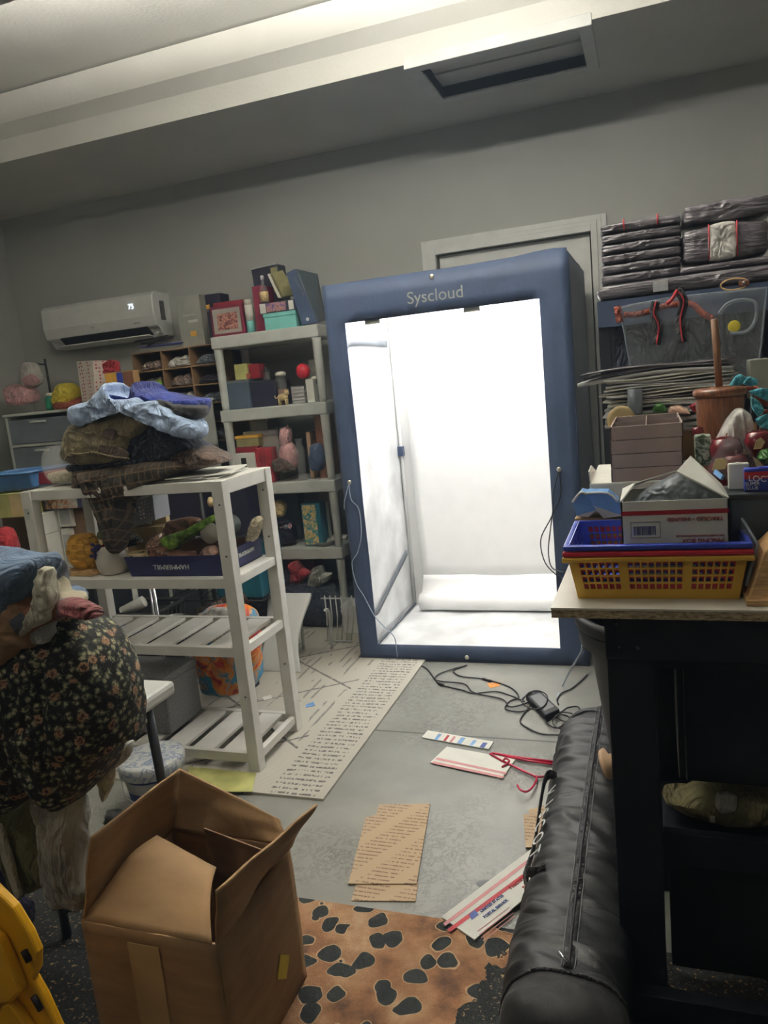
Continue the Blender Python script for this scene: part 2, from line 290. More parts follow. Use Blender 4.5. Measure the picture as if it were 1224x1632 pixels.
        fs += [(1+(R-1)*n+k, 1+(R-1)*n+(k+1) % n, len(vs)-1) for k in range(n)]
        return s.add(vs, fs, True)
    def xf(s, m): s.v = [m @ p for p in s.v]; return s
def prop(o, label=None, cat=None, group=None, kind=None):
    if label: o['label'] = label
    if cat: o['category'] = cat
    if group: o['group'] = group
    if kind: o['kind'] = kind
    return o
def obj(name, b, mat, parent=None, label=None, cat=None, group=None, kind=None, bevel=0, sub=0, solid=0):
    lo = [min(p[i] for p in b.v) for i in range(3)]; hi = [max(p[i] for p in b.v) for i in range(3)]
    org = ORG[parent.name] if parent else Vector(((lo[0]+hi[0])/2, (lo[1]+hi[1])/2, lo[2]))
    me = bpy.data.meshes.new(name); me.from_pydata([p-org for p in b.v], [], b.f); me.update()
    me.polygons.foreach_set('use_smooth', b.sm); me.materials.append(MATS[mat] if isinstance(mat, str) else mat)
    o = bpy.data.objects.new(name, me); COL.objects.link(o)
    if parent: o.parent = parent
    else: o.location = org
    ORG[o.name] = org
    if solid: md = o.modifiers.new('solid', 'SOLIDIFY'); md.thickness = solid; md.offset = 0
    if bevel: md = o.modifiers.new('bevel', 'BEVEL'); md.width = bevel; md.segments = 2; md.limit_method = 'ANGLE'
    if sub: md = o.modifiers.new('sub', 'SUBSURF'); md.levels = sub; md.render_levels = sub
    return prop(o, label, cat, group, kind)
def thing(name, loc, label, cat, group=None):
    o = bpy.data.objects.new(name, None); COL.objects.link(o); o.location = loc; o.empty_display_size = .05
    ORG[o.name] = Vector(loc); return prop(o, label, cat, group)
def dup(root, loc, rz=None, label=None, group=None):
    c = root.copy(); COL.objects.link(c); c.location = loc
    if rz is not None: c.rotation_euler = (0, 0, rz)
    if label: c['label'] = label
    if group: c['group'] = group
    for ch in root.children:
        k = ch.copy(); COL.objects.link(k); k.parent = c
        for g in ch.children: h = g.copy(); COL.objects.link(h); h.parent = k
    return c
TXC = {}
def text(parent, s, size, pos, xd, yd, mat, name='lettering', ext=.0008, shear=0):
    """lettering as a thin raised mesh; pos = middle of the word, xd/yd = writing and up directions"""
    k = s
    if k not in TXC:
        cu = bpy.data.curves.new('t', 'FONT'); cu.body = s; cu.align_x = 'CENTER'; cu.align_y = 'CENTER'; cu.extrude = .02
        t = bpy.data.objects.new('t', cu); COL.objects.link(t); bpy.context.view_layer.update()
        me = t.evaluated_get(bpy.context.evaluated_depsgraph_get()).to_mesh()
        TXC[k] = ([v.co.copy() for v in me.vertices], [tuple(p.vertices) for p in me.polygons]); bpy.data.objects.remove(t)
    vs, fs = TXC[k]; X = Vector(xd).normalized(); Y = Vector(yd).normalized(); Z = X.cross(Y).normalized(); b = B()
    b.add([Vector(pos)+X*(v.x+v.y*shear)*size+Y*v.y*size+Z*(v.z/.02*ext+ext) for v in vs], fs)
    return obj(name, b, mat, parent)
def rotz(a, c=(0, 0, 0)): c = Vector(c); return Matrix.Translation(c) @ Matrix.Rotation(a, 4, 'Z') @ Matrix.Translation(-c)
def rot(a, ax, c): c = Vector(c); return Matrix.Translation(c) @ Matrix.Rotation(a, 4, ax) @ Matrix.Translation(-c)
def smooth_path(pts, k=6):
    P0 = [Vector(p) for p in pts]; o = []
    for i in range(len(P0)-1):
        a, b, c, d = P0[max(i-1, 0)], P0[i], P0[i+1], P0[min(i+2, len(P0)-1)]
        for j in range(k):
            u = j/k; o.append(.5*((2*b)+(c-a)*u+(2*a-5*b+4*c-d)*u*u+(3*b-a-3*c+d)*u**3))
    return o+[P0[-1]]
def bx(*a): return B().box(*a)
def carton(name, label, cat, r, y0, dep, mat, lid=None, lidm=None, art_=None, group=None, z0=None, rz=0, txt=None, bev=.003):
    """box-shaped thing: r = (x0, z0, x1, z1) of its front face standing at y0"""
    x0, zz, x1, z1 = r
    if z0 is not None: z1 += 0; zz = z0
    t = thing(name, ((x0+x1)/2, y0+dep/2, zz), label, cat, group)
    h = z1-zz; lh = lid or 0
    obj('body', bx(x0, x1, y0, y0+dep, zz, z1-lh), mat, t, bevel=bev)
    if lid: obj('lid', bx(x0-.004, x1+.004, y0-.004, y0+dep+.004, z1-lh, z1), lidm or mat, t, bevel=bev)
    else: obj('seam_tape', bx((x0+x1)/2-min(.02, (x1-x0)*.12), (x0+x1)/2+min(.02, (x1-x0)*.12), y0+.002, y0+dep-.002, z1, z1+.0012), lidm or mat, t)
    if art_:
        for ia, a in enumerate(art_ if isinstance(art_, list) else [art_]):
            m_, u0, u1, v0, v1 = a; e_ = .0007*ia
            obj('printed_panel', bx(x0+(x1-x0)*u0, x0+(x1-x0)*u1, (y0-.0065 if lid else y0-.0015)-e_, y0+.001, zz+h*v0, zz+h*v1), m_, t)
    if txt:
        s_, sz, u, v, m_ = txt[:5]; fl = -1 if len(txt) > 5 else 1
        text(t, s_, sz, (x0+(x1-x0)*u, y0-.007, zz+h*v), (fl, 0, 0), (0, 0, fl), m_)
    if rz: t.rotation_euler = (0, 0, rz)
    return t
def jar(name, label, cat, c, prof, mat, extra=(), group=None, n=28):
    """turned thing; extra = [(part name, profile, material)]"""
    if not extra:
        return obj(name, B().lathe(prof, c, n), mat, None, label, cat, group)
    t = thing(name, c, label, cat, group); obj('body', B().lathe(prof, c, n), mat, t)
    for nm, pr, m_ in extra: obj(nm, B().lathe(pr, c, n), m_, t)
    return t
def soft(name, label, cat, pts, th, mat, wr=.006, fr=9, group=None, seed=0, dirn=(0, 1, 0), st=(1, 1, 1), flat=.3, n=110, parent=None, off=0):
    pts = [Vector(p)+Vector(dirn).normalized()*off for p in pts]
    return obj(name, B().puff(pts, th, wr, fr, dirn, 24, n, seed, flat, st), mat, parent, label, cat, group)

# ================================================================ the room
def struct(name, b, mat, parent=None, bevel=0): return obj(name, b, mat, parent, kind='structure' if not parent else None, bevel=bevel)
WX0, WX1, WY, CZ, SY, UZ = -4.6, 2.4, 4.85, 2.97, 3.82, 3.32
fl = struct('floor', bx(WX0-.1, WX1+.1, -2.6, WY+.1, -.1, 0), 'concrete')
fl.data.transform(Matrix.Translation(fl.location)); fl.location = (0, 0, 0)
wb = B().box(WX0-.1, -1.24, WY, WY+.12, 0, CZ+.5).box(-.3, WX1+.1, WY, WY+.12, 0, CZ+.5).box(-1.24, -.3, WY, WY+.12, 2.24, CZ+.5)
struct('wall_back', wb, 'wall_paint')
struct('wall_left', bx(WX0-.12, WX0, -2.6, WY, 0, 3.45), 'wall_paint')
struct('wall_right', bx(WX1, WX1+.12, -2.6, WY, 0, 3.45), 'wall_paint')
struct('wall_front', bx(WX0-.1, WX1+.1, -2.72, -2.6, 0, 3.45), 'wall_paint')
HX0, HX1, HY0, HY1 = -1.0, -.25, 3.88, 4.35
cb = B().box(WX0, HX0, SY+.003, WY, CZ, CZ+.1).box(HX1, WX1, SY+.003, WY, CZ, CZ+.1).box(HX0, HX1, SY+.003, HY0, CZ, CZ+.1).box(HX0, HX1, HY1, WY, CZ, CZ+.1)
struct('ceiling', cb, 'ceiling_paint')
struct('ceiling_upper', bx(WX0, WX1, -2.6, SY-.01, UZ, UZ+.1), 'ceiling_paint')
# the step between the two ceilings: a plain face, a sloping ledge, a set-back upper face
st = B().poly([(WX0, SY, CZ), (WX0, SY, CZ+.12), (WX0, SY-.05, CZ+.185), (WX0, SY-.05, UZ-.012), (WX0, SY+.002, UZ-.012), (WX0, SY+.002, CZ)], (WX1-WX0, 0, 0))
struct('wall_ceiling_step', st, 'ceiling_paint')
# baseboard
struct('baseboard_back', bx(WX0, -1.34, WY-.014, WY, 0, .1), 'trim_white', bevel=.004)
# door behind the tent
d = thing('door_1', (-.77, WY, 0), 'white door behind the lit photo tent, framed by moulded casing', 'door'); d['kind'] = 'structure'
obj('door_leaf', bx(-1.23, -.31, WY+.03, WY+.07, 0, 2.235), 'trim_white', d, bevel=.003)
fr = B()
for (a, b_, k) in ((.0, .03, .012), (.03, .055, .02), (.055, .09, .028)):
    o_ = .09-a; i_ = .09-b_
    fr.box(-1.24-o_, -1.24-i_, WY-k, WY, 0, 2.24+o_).box(-.3+i_, -.3+o_, WY-k, WY, 0, 2.24+o_).box(-1.24-i_, -.3+i_, WY-k, WY, 2.24+i_, 2.24+o_)
obj('casing', fr, 'trim_white', d, bevel=.002)
obj('door_panel', B().box(-1.12, -.82, WY+.022, WY+.032, 1.3, 2.08).box(-.72, -.42, WY+.022, WY+.032, 1.3, 2.08), 'trim_white', d, bevel=.004)
# attic hatch in the low ceiling
h = thing('attic_hatch', (-.62, 4.1, CZ), 'white framed attic access hatch recessed in the low ceiling', 'hatch')
tr = B().box(HX0-.06, HX1+.06, HY0-.065, HY0, CZ-.022, CZ+.03).box(HX0-.06, HX1+.06, HY1, HY1+.06, CZ-.012, CZ).box(HX0-.06, HX0, HY0, HY1, CZ-.014, CZ).box(HX1, HX1+.06, HY0, HY1, CZ-.014, CZ)
obj('hatch_trim', tr, 'trim_white', h, bevel=.003)
obj('hatch_lining', B().box(HX0-.01, HX0, HY0, HY1, CZ, CZ+.16).box(HX1, HX1+.01, HY0, HY1, CZ, CZ+.16).box(HX0, HX1, HY0-.01, HY0, CZ, CZ+.16).box(HX0, HX1, HY1, HY1+.01, CZ, CZ+.16), 'ceiling_paint', h)
obj('hatch_panel', B().box(HX0, HX1, HY0, 4.17, CZ+.06, CZ+.08).box(HX0, HX1, 4.175, HY1, CZ+.052, CZ+.072), 'ceiling_paint', h)
# ceiling lamp over the bay (out of view, throws the shadow line of the step onto the wall)
lt = thing('ceiling_light', (-.9, 2.7, UZ), 'bare ceiling tube light hung close before the ceiling step', 'light')
obj('lamp_body', bx(-1.25, -.15, 2.65, 2.75, UZ-.05, UZ), 'trim_white', lt, bevel=.01)
obj('tube', B().tube([(-1.2, 2.7, 3.1), (-.2, 2.7, 3.1)], .016, 10), 'lamp_tube', lt)
obj('lamp_hanger', B().tube([(-1.15, 2.7, 3.1), (-1.15, 2.7, UZ-.05)], .006, 8), 'trim_white', lt); obj('lamp_hanger', B().tube([(-.25, 2.7, 3.1), (-.25, 2.7, UZ-.05)], .006, 8), 'trim_white', lt)
ul = thing('added_uplight', (-1.3, 2.25, UZ), 'unseen trough light added to brighten the upper ceiling, above the camera side', 'light')  # invented fixture out of view, added to light the upper ceiling
obj('trough', B().slab([(-2.2, 2.15, 2.93), (-.4, 2.15, 2.93), (-.4, 2.22, 2.86), (-2.2, 2.22, 2.86)], .004).slab([(-2.2, 2.35, 2.93), (-.4, 2.35, 2.93), (-.4, 2.28, 2.86), (-2.2, 2.28, 2.86)], .004).box(-2.2, -.4, 2.22, 2.28, 2.857, 2.861), 'trim_white', ul)
for y_ in (2.23, 2.27): obj('tube', B().tube([(-2.15, y_, 2.9), (-.45, y_, 2.9)], .014, 10), 'fill_uplight_tube', ul)
for x_ in (-2.1, -.5): obj('hanger_rod', B().tube([(x_, 2.25, 2.86), (x_, 2.25, UZ)], .004, 6), 'trim_white', ul)
bl = thing('bulb_light', (-1.9, -.2, UZ), 'bulb hanging from the ceiling behind the camera', 'light')
obj('cord', B().tube([(-1.9, -.2, 2.8), (-1.9, -.2, UZ)], .005, 8), 'cable_black', bl)
obj('bulb', B().ball((-1.9, -.2, 2.72), .08), 'lamp_bulb', bl)

# ---------------------------------------------------------------- split air conditioner
a = thing('air_conditioner', (-3.7, 4.75, 1.95), 'white wall-mounted split air conditioner with its louver open and lit display', 'air conditioner')
prof = [(4.85, 2.26), (4.68, 2.265), (4.645, 2.24), (4.64, 2.1), (4.66, 2.03), (4.70, 2.015), (4.72, 1.985), (4.74, 1.96), (4.85, 1.96)]
obj('body', B().poly([(-4.19, y, z) for y, z in prof], (.97, 0, 0)), 'appliance_white', a, bevel=.008)
obj('louver_opening', B().slab([(-4.06, 4.655, 2.028), (-3.3, 4.655, 2.028), (-3.3, 4.715, 1.975), (-4.06, 4.715, 1.975)], .008), 'louver_black', a)
obj('louver', B().slab([(-4.08, 4.64, 1.972), (-3.28, 4.64, 1.972), (-3.28, 4.73, 1.95), (-4.08, 4.73, 1.95)], .009), 'appliance_white', a, bevel=.003)
obj('side_grille', B().box(-3.221, -3.216, 4.72, 4.77, 2.07, 2.2), 'grille_grey', a)
text(a, '75', .05, (-3.40, 4.64, 2.175), (1, 0, 0), (0, 0, 1), 'display_led', 'display')
text(a, 'LG', .022, (-3.75, 4.642, 2.075), (1, 0, 0), (0, 0, 1), 'ink_grey', 'logo')
text(a, 'INVERTER', .012, (-3.37, 4.642, 2.06), (1, 0, 0), (0, 0, 1), 'ink_grey', 'logo')

# ---------------------------------------------------------------- photo tent
TX0, TX1, TY0, TY1, TZ = -1.56, -.34, 3.72, 4.66, 2.0
OX0, OX1, OZ0, OZ1 = -1.455, -.475, .09, 1.805
t = thing('photo_tent', ((TX0+TX1)/2, (TY0+TY1)/2, 0), 'tall black photo light tent, lens glare painted in as navy, glowing white inside, standing on the floor', 'photo tent')
def wob(x, z, k=.006): return k*noise.noise(Vector((x*3, z*3, 1)))
us_ = [0, .02, .045, .0861]+[.0861+(.889-.0861)*i/16 for i in range(1, 17)]+[.93, .97, 1]
vs_ = [0, .02, .045]+[.045+(.9025-.045)*i/26 for i in range(1, 27)]+[.93, .96, 1]
fb = B().lattice([(TX0, TY0, 0), (TX1, TY0, 0), (TX1, TY0, TZ), (TX0, TY0, TZ)], us_, vs_, lambda i, j: 3 <= i < 19 and 2 <= j < 28)
fb.v = [Vector((p.x, p.y+wob(p.x, p.z, .008), p.z+(.02*math.exp(-((p.x+.42)/.16)**2)+.004*noise.noise(p*4) if p.z > TZ-.01 else 0))) for p in fb.v]; fb.sm = [True]*len(fb.f)
obj('front_panel', fb, 'tent_glare_navy', t, solid=.006)
bump = lambda x, y: TZ+.018*math.exp(-((x+.42)/.16)**2)+.006*noise.noise(Vector((x*5, y*5, 0)))-.0
obj('top_panel', B().grid(lambda u, v: Vector((TX0+(TX1-TX0)*u, TY0+(TY1-TY0)*v, bump(TX0+(TX1-TX0)*u, v) if 0 < u < 1 else TZ)), 24, 8), 'tent_glare_navy', t, solid=.006)
obj('side_panel', B().grid(lambda u, v: Vector((TX1+.005*noise.noise(Vector((u*4, v*6, 2))), TY0+(TY1-TY0)*u, TZ*v)), 12, 24), 'tent_glare_navy', t, solid=.006)
obj('side_panel', B().grid(lambda u, v: Vector((TX0+.005*noise.noise(Vector((u*4, v*6, 5))), TY0+(TY1-TY0)*u, TZ*v)), 12, 24), 'tent_glare_navy', t, solid=.006)
obj('back_panel', bx(TX0, TX1, TY1-.006, TY1, 0, TZ), 'tent_glare_navy', t)
li = B()
li.grid(lambda u, v: Vector((TX0+.03+.006*noise.noise(Vector((u*5, v*9, 8))), TY0+.02+(TY1-TY0-.05)*u, .03+(TZ-.06)*v)), 14, 30)
obj('side_lining', li, 'silver_film', t, label='silver side lining with a grey zipped window')
obj('side_lining', B().grid(lambda u, v: Vector((TX1-.03+.006*noise.noise(Vector((u*5, v*9, 3))), TY0+.02+(TY1-TY0-.05)*u, .03+(TZ-.06)*v)), 14, 30), 'silver_film', t)
obj('back_lining', bx(TX0+.03, TX1-.03, TY1-.03, TY1-.02, .03, TZ-.03), 'backdrop_white', t)
obj('top_lining', bx(TX0+.03, TX1-.03, TY0+.02, TY1-.03, TZ-.035, TZ-.03), 'silver_film', t)
obj('floor_lining', B().grid(lambda u, v: Vector((TX0+.03+(TX1-TX0-.06)*u, TY0+.01+(TY1-TY0-.04)*v, .028+.006*noise.noise(Vector((u*9, v*7, 1))))), 24, 16), 'silver_film', t, solid=.004)
zx = TX0+.042
zp = [(zx, y, z) for y, z in ((4.55, 1.72), (3.98, 1.72), (3.86, 1.69), (3.80, 1.6), (3.79, 1.4), (3.79, .6), (3.80, .32), (3.84, .24), (3.92, .21), (4.02, .235), (4.3, .32), (4.56, .40))]
zs = smooth_path(zp, 5); zb = B()
for w_ in (0,):
    n_ = len(zs)
    vs = []
    for i, p in enumerate(zs):
        tg = (zs[min(i+1, n_-1)]-zs[max(i-1, 0)]).normalized(); s_ = Vector((0, -tg.z, tg.y))*.019
        vs += [p-s_, p+s_]
    zb.add(vs, [(2*i, 2*i+1, 2*i+3, 2*i+2) for i in range(n_-1)], True)
obj('zip_band', zb, 'zip_grey', t, solid=.004)
obj('frame_rod', B().tube([(TX0+.05, TY1-.05, .03), (TX0+.05, TY1-.05, TZ-.04)], .009, 8), 'appliance_white', t)
obj('frame_rod', B().tube([(TX0+.05, TY0+.05, .04), (TX0+.05, TY1-.05, .04)], .008, 8), 'zip_grey', t)
obj('rod_clip', bx(TX0+.035, TX0+.068, TY1-.075, TY1-.04, 1.02, 1.08), 'tent_glare_navy', t)
obj('hook_tab', bx(*[-1.35, -1.27, TY0+.006, TY0+.02, OZ1-.02, OZ1+.01]), 'grey_card', t)
obj('hook_tab', bx(*[-.84, -.76, TY0+.006, TY0+.02, OZ1-.02, OZ1+.01]), 'grey_card', t)
for yy in (3.9, 4.16, 4.42):
    obj('light_strip', bx(TX0+.12, TX1-.12, yy-.03, yy+.03, TZ-.055, TZ-.037), 'led_strip', t, label='glowing light strip under the tent roof')
text(t, 'Syscloud', .082, (-.972, TY0-.006, 1.882), (1, 0, 0), (0, 0, 1), 'grey_card', 'lettering', .001)
for x, z in ((-.98, 1.972), (-1.52, .99), (-.43, 1.0), (-.96, .03)):
    obj('grommet', B().ball((x, TY0-.008, z), .0125, (1, .5, 1), 12), 'brass_grommet', t)
# backdrop sheet hanging inside and rolled up at its foot
bd = thing('backdrop', (-.93, 4.5, .05), 'white backdrop sheet hanging inside the photo tent, rolled at the foot', 'backdrop')
obj('sheet', B().grid(lambda u, v: Vector((-1.44+1.05*u, 4.59+.006*noise.noise(Vector((u*3, v*3, 0))), 0.22+1.72*v)), 20, 20), 'backdrop_white', bd, solid=.003)
rr = [(-1.435+1.04*i/10, 4.5, .088) for i in range(11)]
obj('roll', B().tube(rr, .054, 24), 'backdrop_white', bd)
obj('roll', B().grid(lambda u, v: Vector((-1.43+1.03*u, 4.5+.09*v, .14+.1*v*v)), 6, 6), 'backdrop_white', bd, solid=.003)

# ---------------------------------------------------------------- rugs
rg = obj('area_rug', B().poly([(-1.19, 2.33, 0), (-1.19, 3.72, 0), (-1.58, 3.72, 0), (-1.58, 4.2, 0), (-3.4, 4.2, 0), (-3.4, 2.33, 0)], (0, 0, .01)), 'cream_rug', None, 'cream woven area rug with dark diamond lines under the white slatted shelf', 'rug')
rg.data.transform(Matrix.Translation(Vector(rg.location)-Vector((-1.19, 2.33, 0)))); rg.location = (-1.19, 2.33, 0)
rl = obj('animal_print_rug', bx(-2.6, .4, -.4, 1.81, 0, .012), 'leopard_rug', None, 'brown and black animal-print rug on the floor under the open carton', 'rug', bevel=.003)
rl.data.transform(Matrix.Translation(Vector(rl.location)-Vector((-1.1, 1.2, 0)))); rl.location = (-1.1, 1.2, 0)

# ---------------------------------------------------------------- resin shelving unit by the wall
RX0, RX1, RY0, RY1 = -2.6, -1.86, 4.3, 4.7
t = thing('plastic_shelving_unit', ((RX0+RX1)/2, 4.5, 0), 'five-tier off-white plastic shelving unit between the cubbyhole box and the photo tent', 'shelving unit')
TIERS = [1.87, 1.41, .93, .5, .09]
for z in TIERS:
    obj('shelf', B().box(RX0, RX1, RY0, RY1, z-.075, z), 'resin_white', t, bevel=.008)
for i, z in enumerate(TIERS[:-1]):
    for x in (RX0+.03, RX1-.03):
        for y in (RY0+.035, RY1-.035):
            obj('post', B().lathe([(.022, TIERS[i+1]), (.024, TIERS[i+1]+.03), (.028, z-.09), (.031, z-.075)], (x, y, 0), 16), 'resin_white', t)
SH = TIERS

# top of the unit
g = 'things on top of the plastic shelving unit'
c1 = carton('framed_picture_box', 'red framed box with a picture of a lodge, on top of the plastic shelving unit', 'box', (-2.593,1.875,-2.364,2.055), 4.33, .1, 'burgundy', z0=SH[0], art_=[('grey_card', .07, .92, .09, .9), ('art_lodge', .2, .82, .2, .75)])
c2 = carton('game_box', 'red box lying behind the framed lodge picture box', 'box', (-2.641,2.017,-2.424,2.094), 4.46, .12, 'book_red', z0=SH[0])
jar('spray_can', 'white and turquoise spray can beside the framed lodge picture box', 'can', ((-2.336,4.36,1.893)[0] if False else (-2.336,4.36,1.893)[0], 4.36, SH[0]), [(.024, 0), (.024, .075)], 'turquoise', [('label_wrap', [(.0245, .075), (.0245, .17)], 'paper_white'), ('cap', [(.0235, .17), (.0235, .2), (.02, .205)], 'ceramic_white')])
c3 = carton('game_box', 'tall burgundy box standing beside the spray can', 'box', (-2.301,1.883,-2.224,2.147), 4.37, .22, 'burgundy', z0=SH[0])
c3.rotation_euler = (0, 0, 0)
c4 = carton('storage_box', 'turquoise lidded box holding up a puzzle box', 'box', (-2.222,1.868,-2.008,1.971), 4.33, .2, 'turquoise', .025, 'turquoise', z0=SH[0])
zt = (-2.222,1.868,-2.008,1.971)[3]
c5 = carton('puzzle_box', 'puzzle box with a blue mountain picture, lying on the turquoise box', 'box', ((-2.244,1.972,-1.993,2.034)[0], zt, (-2.244,1.972,-1.993,2.034)[2], (-2.244,1.972,-1.993,2.034)[3]), 4.325, .2, 'dark_box', art_=[('paper_white', .02, .18, .05, .95), ('art_puzzle', .2, .72, .1, .92), ('paper_white', .8, .93, .08, .92)])
zt2 = (-2.244,1.972,-1.993,2.034)[3]
jar('bottle', 'small bottle with a cream label standing on the puzzle box', 'bottle', ((-2.217,4.36,2.087)[0], 4.36, zt2), [(.024, 0), (.027, .01), (.027, .075), (.02, .1), (.009, .12), (.009, .15)], 'glass', [('label_wrap', [(.0275, .012), (.0275, .07)], 'label_cream'), ('cap', [(.0105, .145), (.0105, .165), (.008, .168)], 'ink_white')])
c6 = carton('boxed_book', 'dark upright box with a grey top edge behind the small bottle', 'box', (-2.344,2.064,-2.161,2.283), 4.5, .12, 'dark_box', .01, 'paper_grey', z0=zt2, art_=[('olive_book', .75, .98, .3, .9)])
c6.rotation_euler = (0, -.06, 0)
b7 = thing('picture_book', (-2.16, 4.45, zt2), 'olive picture book leaning on the puzzle box', 'book')
obj('cover', B().slab([(-2.183,4.42,2.211), (-2.147,4.5,2.233), (-2.063,4.5,2.077), (-2.125,4.42,2.064)], .02), 'olive_book', b7)
obj('pages', B().slab([(-2.211,4.44,2.213), (-2.197,4.44,2.218), (-2.139,4.44,2.067), (-2.156,4.44,2.066)], .03), 'paper_white', b7)
b8 = thing('binder', (-2.0, 4.42, SH[0]), 'large slate-blue ring binder leaning to the left on top of the plastic shelving unit', 'binder')
obj('spine', B().slab([(-2.035,4.34,2.187), (-1.979,4.34,2.205), (-1.87,4.34,1.88), (-1.97,4.34,1.877)], .035), 'tent_glare_navy', b8, bevel=.003)
obj('cover', B().slab([(-1.983,4.35,2.207), (-1.963,4.62,2.2), (-1.937,4.62,1.91), (-1.874,4.35,1.881)], .012), 'binder_slate', b8, bevel=.003)
obj('pages', B().slab([(-1.99,4.37,2.195), (-1.968,4.58,2.193), (-1.948,4.58,1.933), (-1.909,4.37,1.908)], .02), 'paper_white', b8)
obj('spine_label', B().ball((-1.927,4.318,1.905), .011, (1, .3, 1), 12), 'ink_white', b8)
text(b8, 'COLLECTION', .02, (-1.956,4.318,2.102), (.42, 0, -.9), (.9, 0, .42), 'ink_grey')

# second tier: bins and ornaments
z = SH[1]
k = (-2.581,1.413,-2.418,1.515); carton('storage_bin', 'slate-blue bin with a clear lid on the second tier of the plastic shelving unit', 'bin', (-2.579,1.42,-2.39,1.592), 4.34, .25, 'slate_bin', .018, 'cloudy_plastic', z0=z)
carton('storage_bin', 'near-black bin beside the slate-blue bin on the second tier', 'bin', (-2.392,1.412,-2.216,1.575), 4.36, .22, 'dark_box', .012, 'black_plastic', z0=z)
zt = (-2.579,1.42,-2.39,1.592)[3]; zt3 = (-2.392,1.412,-2.216,1.575)[3]
carton('small_box', 'small yellow box lying on the slate-blue bin lid', 'box', (-2.501,1.637,-2.407,1.691), 4.38, .07, 'lime_box', z0=zt)
carton('small_box', 'small dark red box beside the yellow one on the bin lid', 'box', (-2.414,1.629,-2.334,1.683), 4.4, .08, 'book_red', z0=zt)
jar('candle_jar', 'little orange glass candle jar on the slate-blue bin', 'candle', ((-2.394,4.36,1.608)[0], 4.365, zt), [(.012, 0), (.016, .01), (.017, .03), (.014, .035)], 'rust_cloth')
jar('lidded_jar', 'glass jar with a white lid on the near-black bin', 'jar', ((-2.19,4.4,1.596)[0], 4.4, z), [(.03, 0), (.032, .01), (.032, .17), (.028, .185)], 'glass', [('lid', [(.033, .18), (.034, .2), (.02, .208)], 'ceramic_white'), ('fill', [(.028, .005), (.028, .1)], 'cooked_brown')])
jar('lidded_jar', 'narrow glass jar with a knobbed lid left of the white-lidded jar', 'jar', ((-2.298,4.42,1.629)[0], 4.42, zt3), [(.018, 0), (.02, .01), (.02, .05)], 'glass', [('lid', [(.021, .05), (.016, .062), (.005, .066), (.007, .076), (.003, .08)], 'grey_metal')])
sk = jar('ornament_ball', 'round crimson ball ornament on the second tier near the right post', 'ornament', ((-2.042,4.42,1.57)[0], 4.42, (-2.042,4.42,1.57)[2]-.01), [(.012, 0), (.03, .008), (.043, .03), (.046, .046), (.042, .065), (.028, .084), (.01, .092), (.004, .094)], 'red_plastic')
carton('small_box', 'pale upright box under the crimson ball ornament', 'box', (-2.002,1.428,-1.951,1.553), 4.35, .15, 'paper_white', z0=z)
t2 = thing('book_stack', (-2.02, 4.45, z), 'x', 'book')
bpy.data.objects.remove(t2)
for i in range(5):
    zz = z+i*.022; tb = thing('paperback', (-2.05, 4.45, zz), ['grey paperback at the bottom of the stack on the second tier', 'brown paperback second from the bottom of the second-tier stack', 'grey paperback in the middle of the second-tier stack', 'brown paperback second from the top of the second-tier stack', 'grey paperback topmost of the second-tier stack'][i], 'book', 'paperbacks stacked on the second tier')
    xa, xb = (-2.129,4.4,1.426)[0], (-2.039,4.4,1.418)[0]
    obj('cover', B().box(xa, xb, 4.4, 4.55, zz, zz+.002).box(xa, xb, 4.4, 4.55, zz+.018, zz+.02).box(xa, xa+.003, 4.4, 4.55, zz, zz+.02), 'taupe' if i % 2 else 'grey_card', tb)
    obj('pages', bx(xa+.003, xb-.003, 4.403, 4.55, zz+.002, zz+.018), 'paper_grey', tb)
def figure(name, label, cat, base, h, mat, col2=None, group=None, horse=False):
    """small four-legged or seated ornament"""
    x, y, z = base; t = thing(name, base, label, cat, group); b = B()
    b.ball((x, y, z+h*.55), h*.3, (1.35, .8, .85), 14).ball((x+h*.34, y-.002, z+h*.8), h*.19, (1, .9, .9), 12)
    b.tube([(x+h*.2, y, z+h*.62), (x+h*.32, y, z+h*.78)], h*.12, 8)
    for sx in (-1, 1):
        b.ball((x+h*(.34+.1*sx), y, z+h*.98), h*.06, (1, .6, 1.3), 8)
    b.tube(smooth_path([(x-h*.35, y, z+h*.6), (x-h*.55, y, z+h*.5), (x-h*.6, y, z+h*.7)], 4), h*.035, 6)
    obj('body', b, mat, t)
    for sx in (-.25, .25):
        for sy in (-.12, .12):
            obj('leg', B().tube([(x+h*sx, y+h*sy, z+h*.45), (x+h*sx*1.1, y+h*sy, z)], h*.06, 8, radii=[h*.08, h*.055]), col2 or mat, t)
    return t
figure('cow_figurine', 'small spotted cow figurine at the front edge of the second tier', 'figurine', ((-2.16,4.34,1.432)[0], 4.335, z), .09, 'ceramic_cream')
figure('toy_dog', 'little white spotted toy dog right of the crimson ball', 'toy', ((-1.96,4.4,1.566)[0], 4.4, (-1.962,4.4,1.551)[2]-.03), .06, 'ceramic_white', 'ink_black')
carton('small_box', 'grey box standing by the right post of the second tier', 'box', (-2.036,1.443,-1.98,1.676), 4.5, .12, 'grey_card', z0=z)
carton('storage_box', 'dark box at the left back corner of the second tier', 'box', (-2.743,1.461,-2.591,1.807), 4.6, .08, 'dark_box', .02, z0=z)

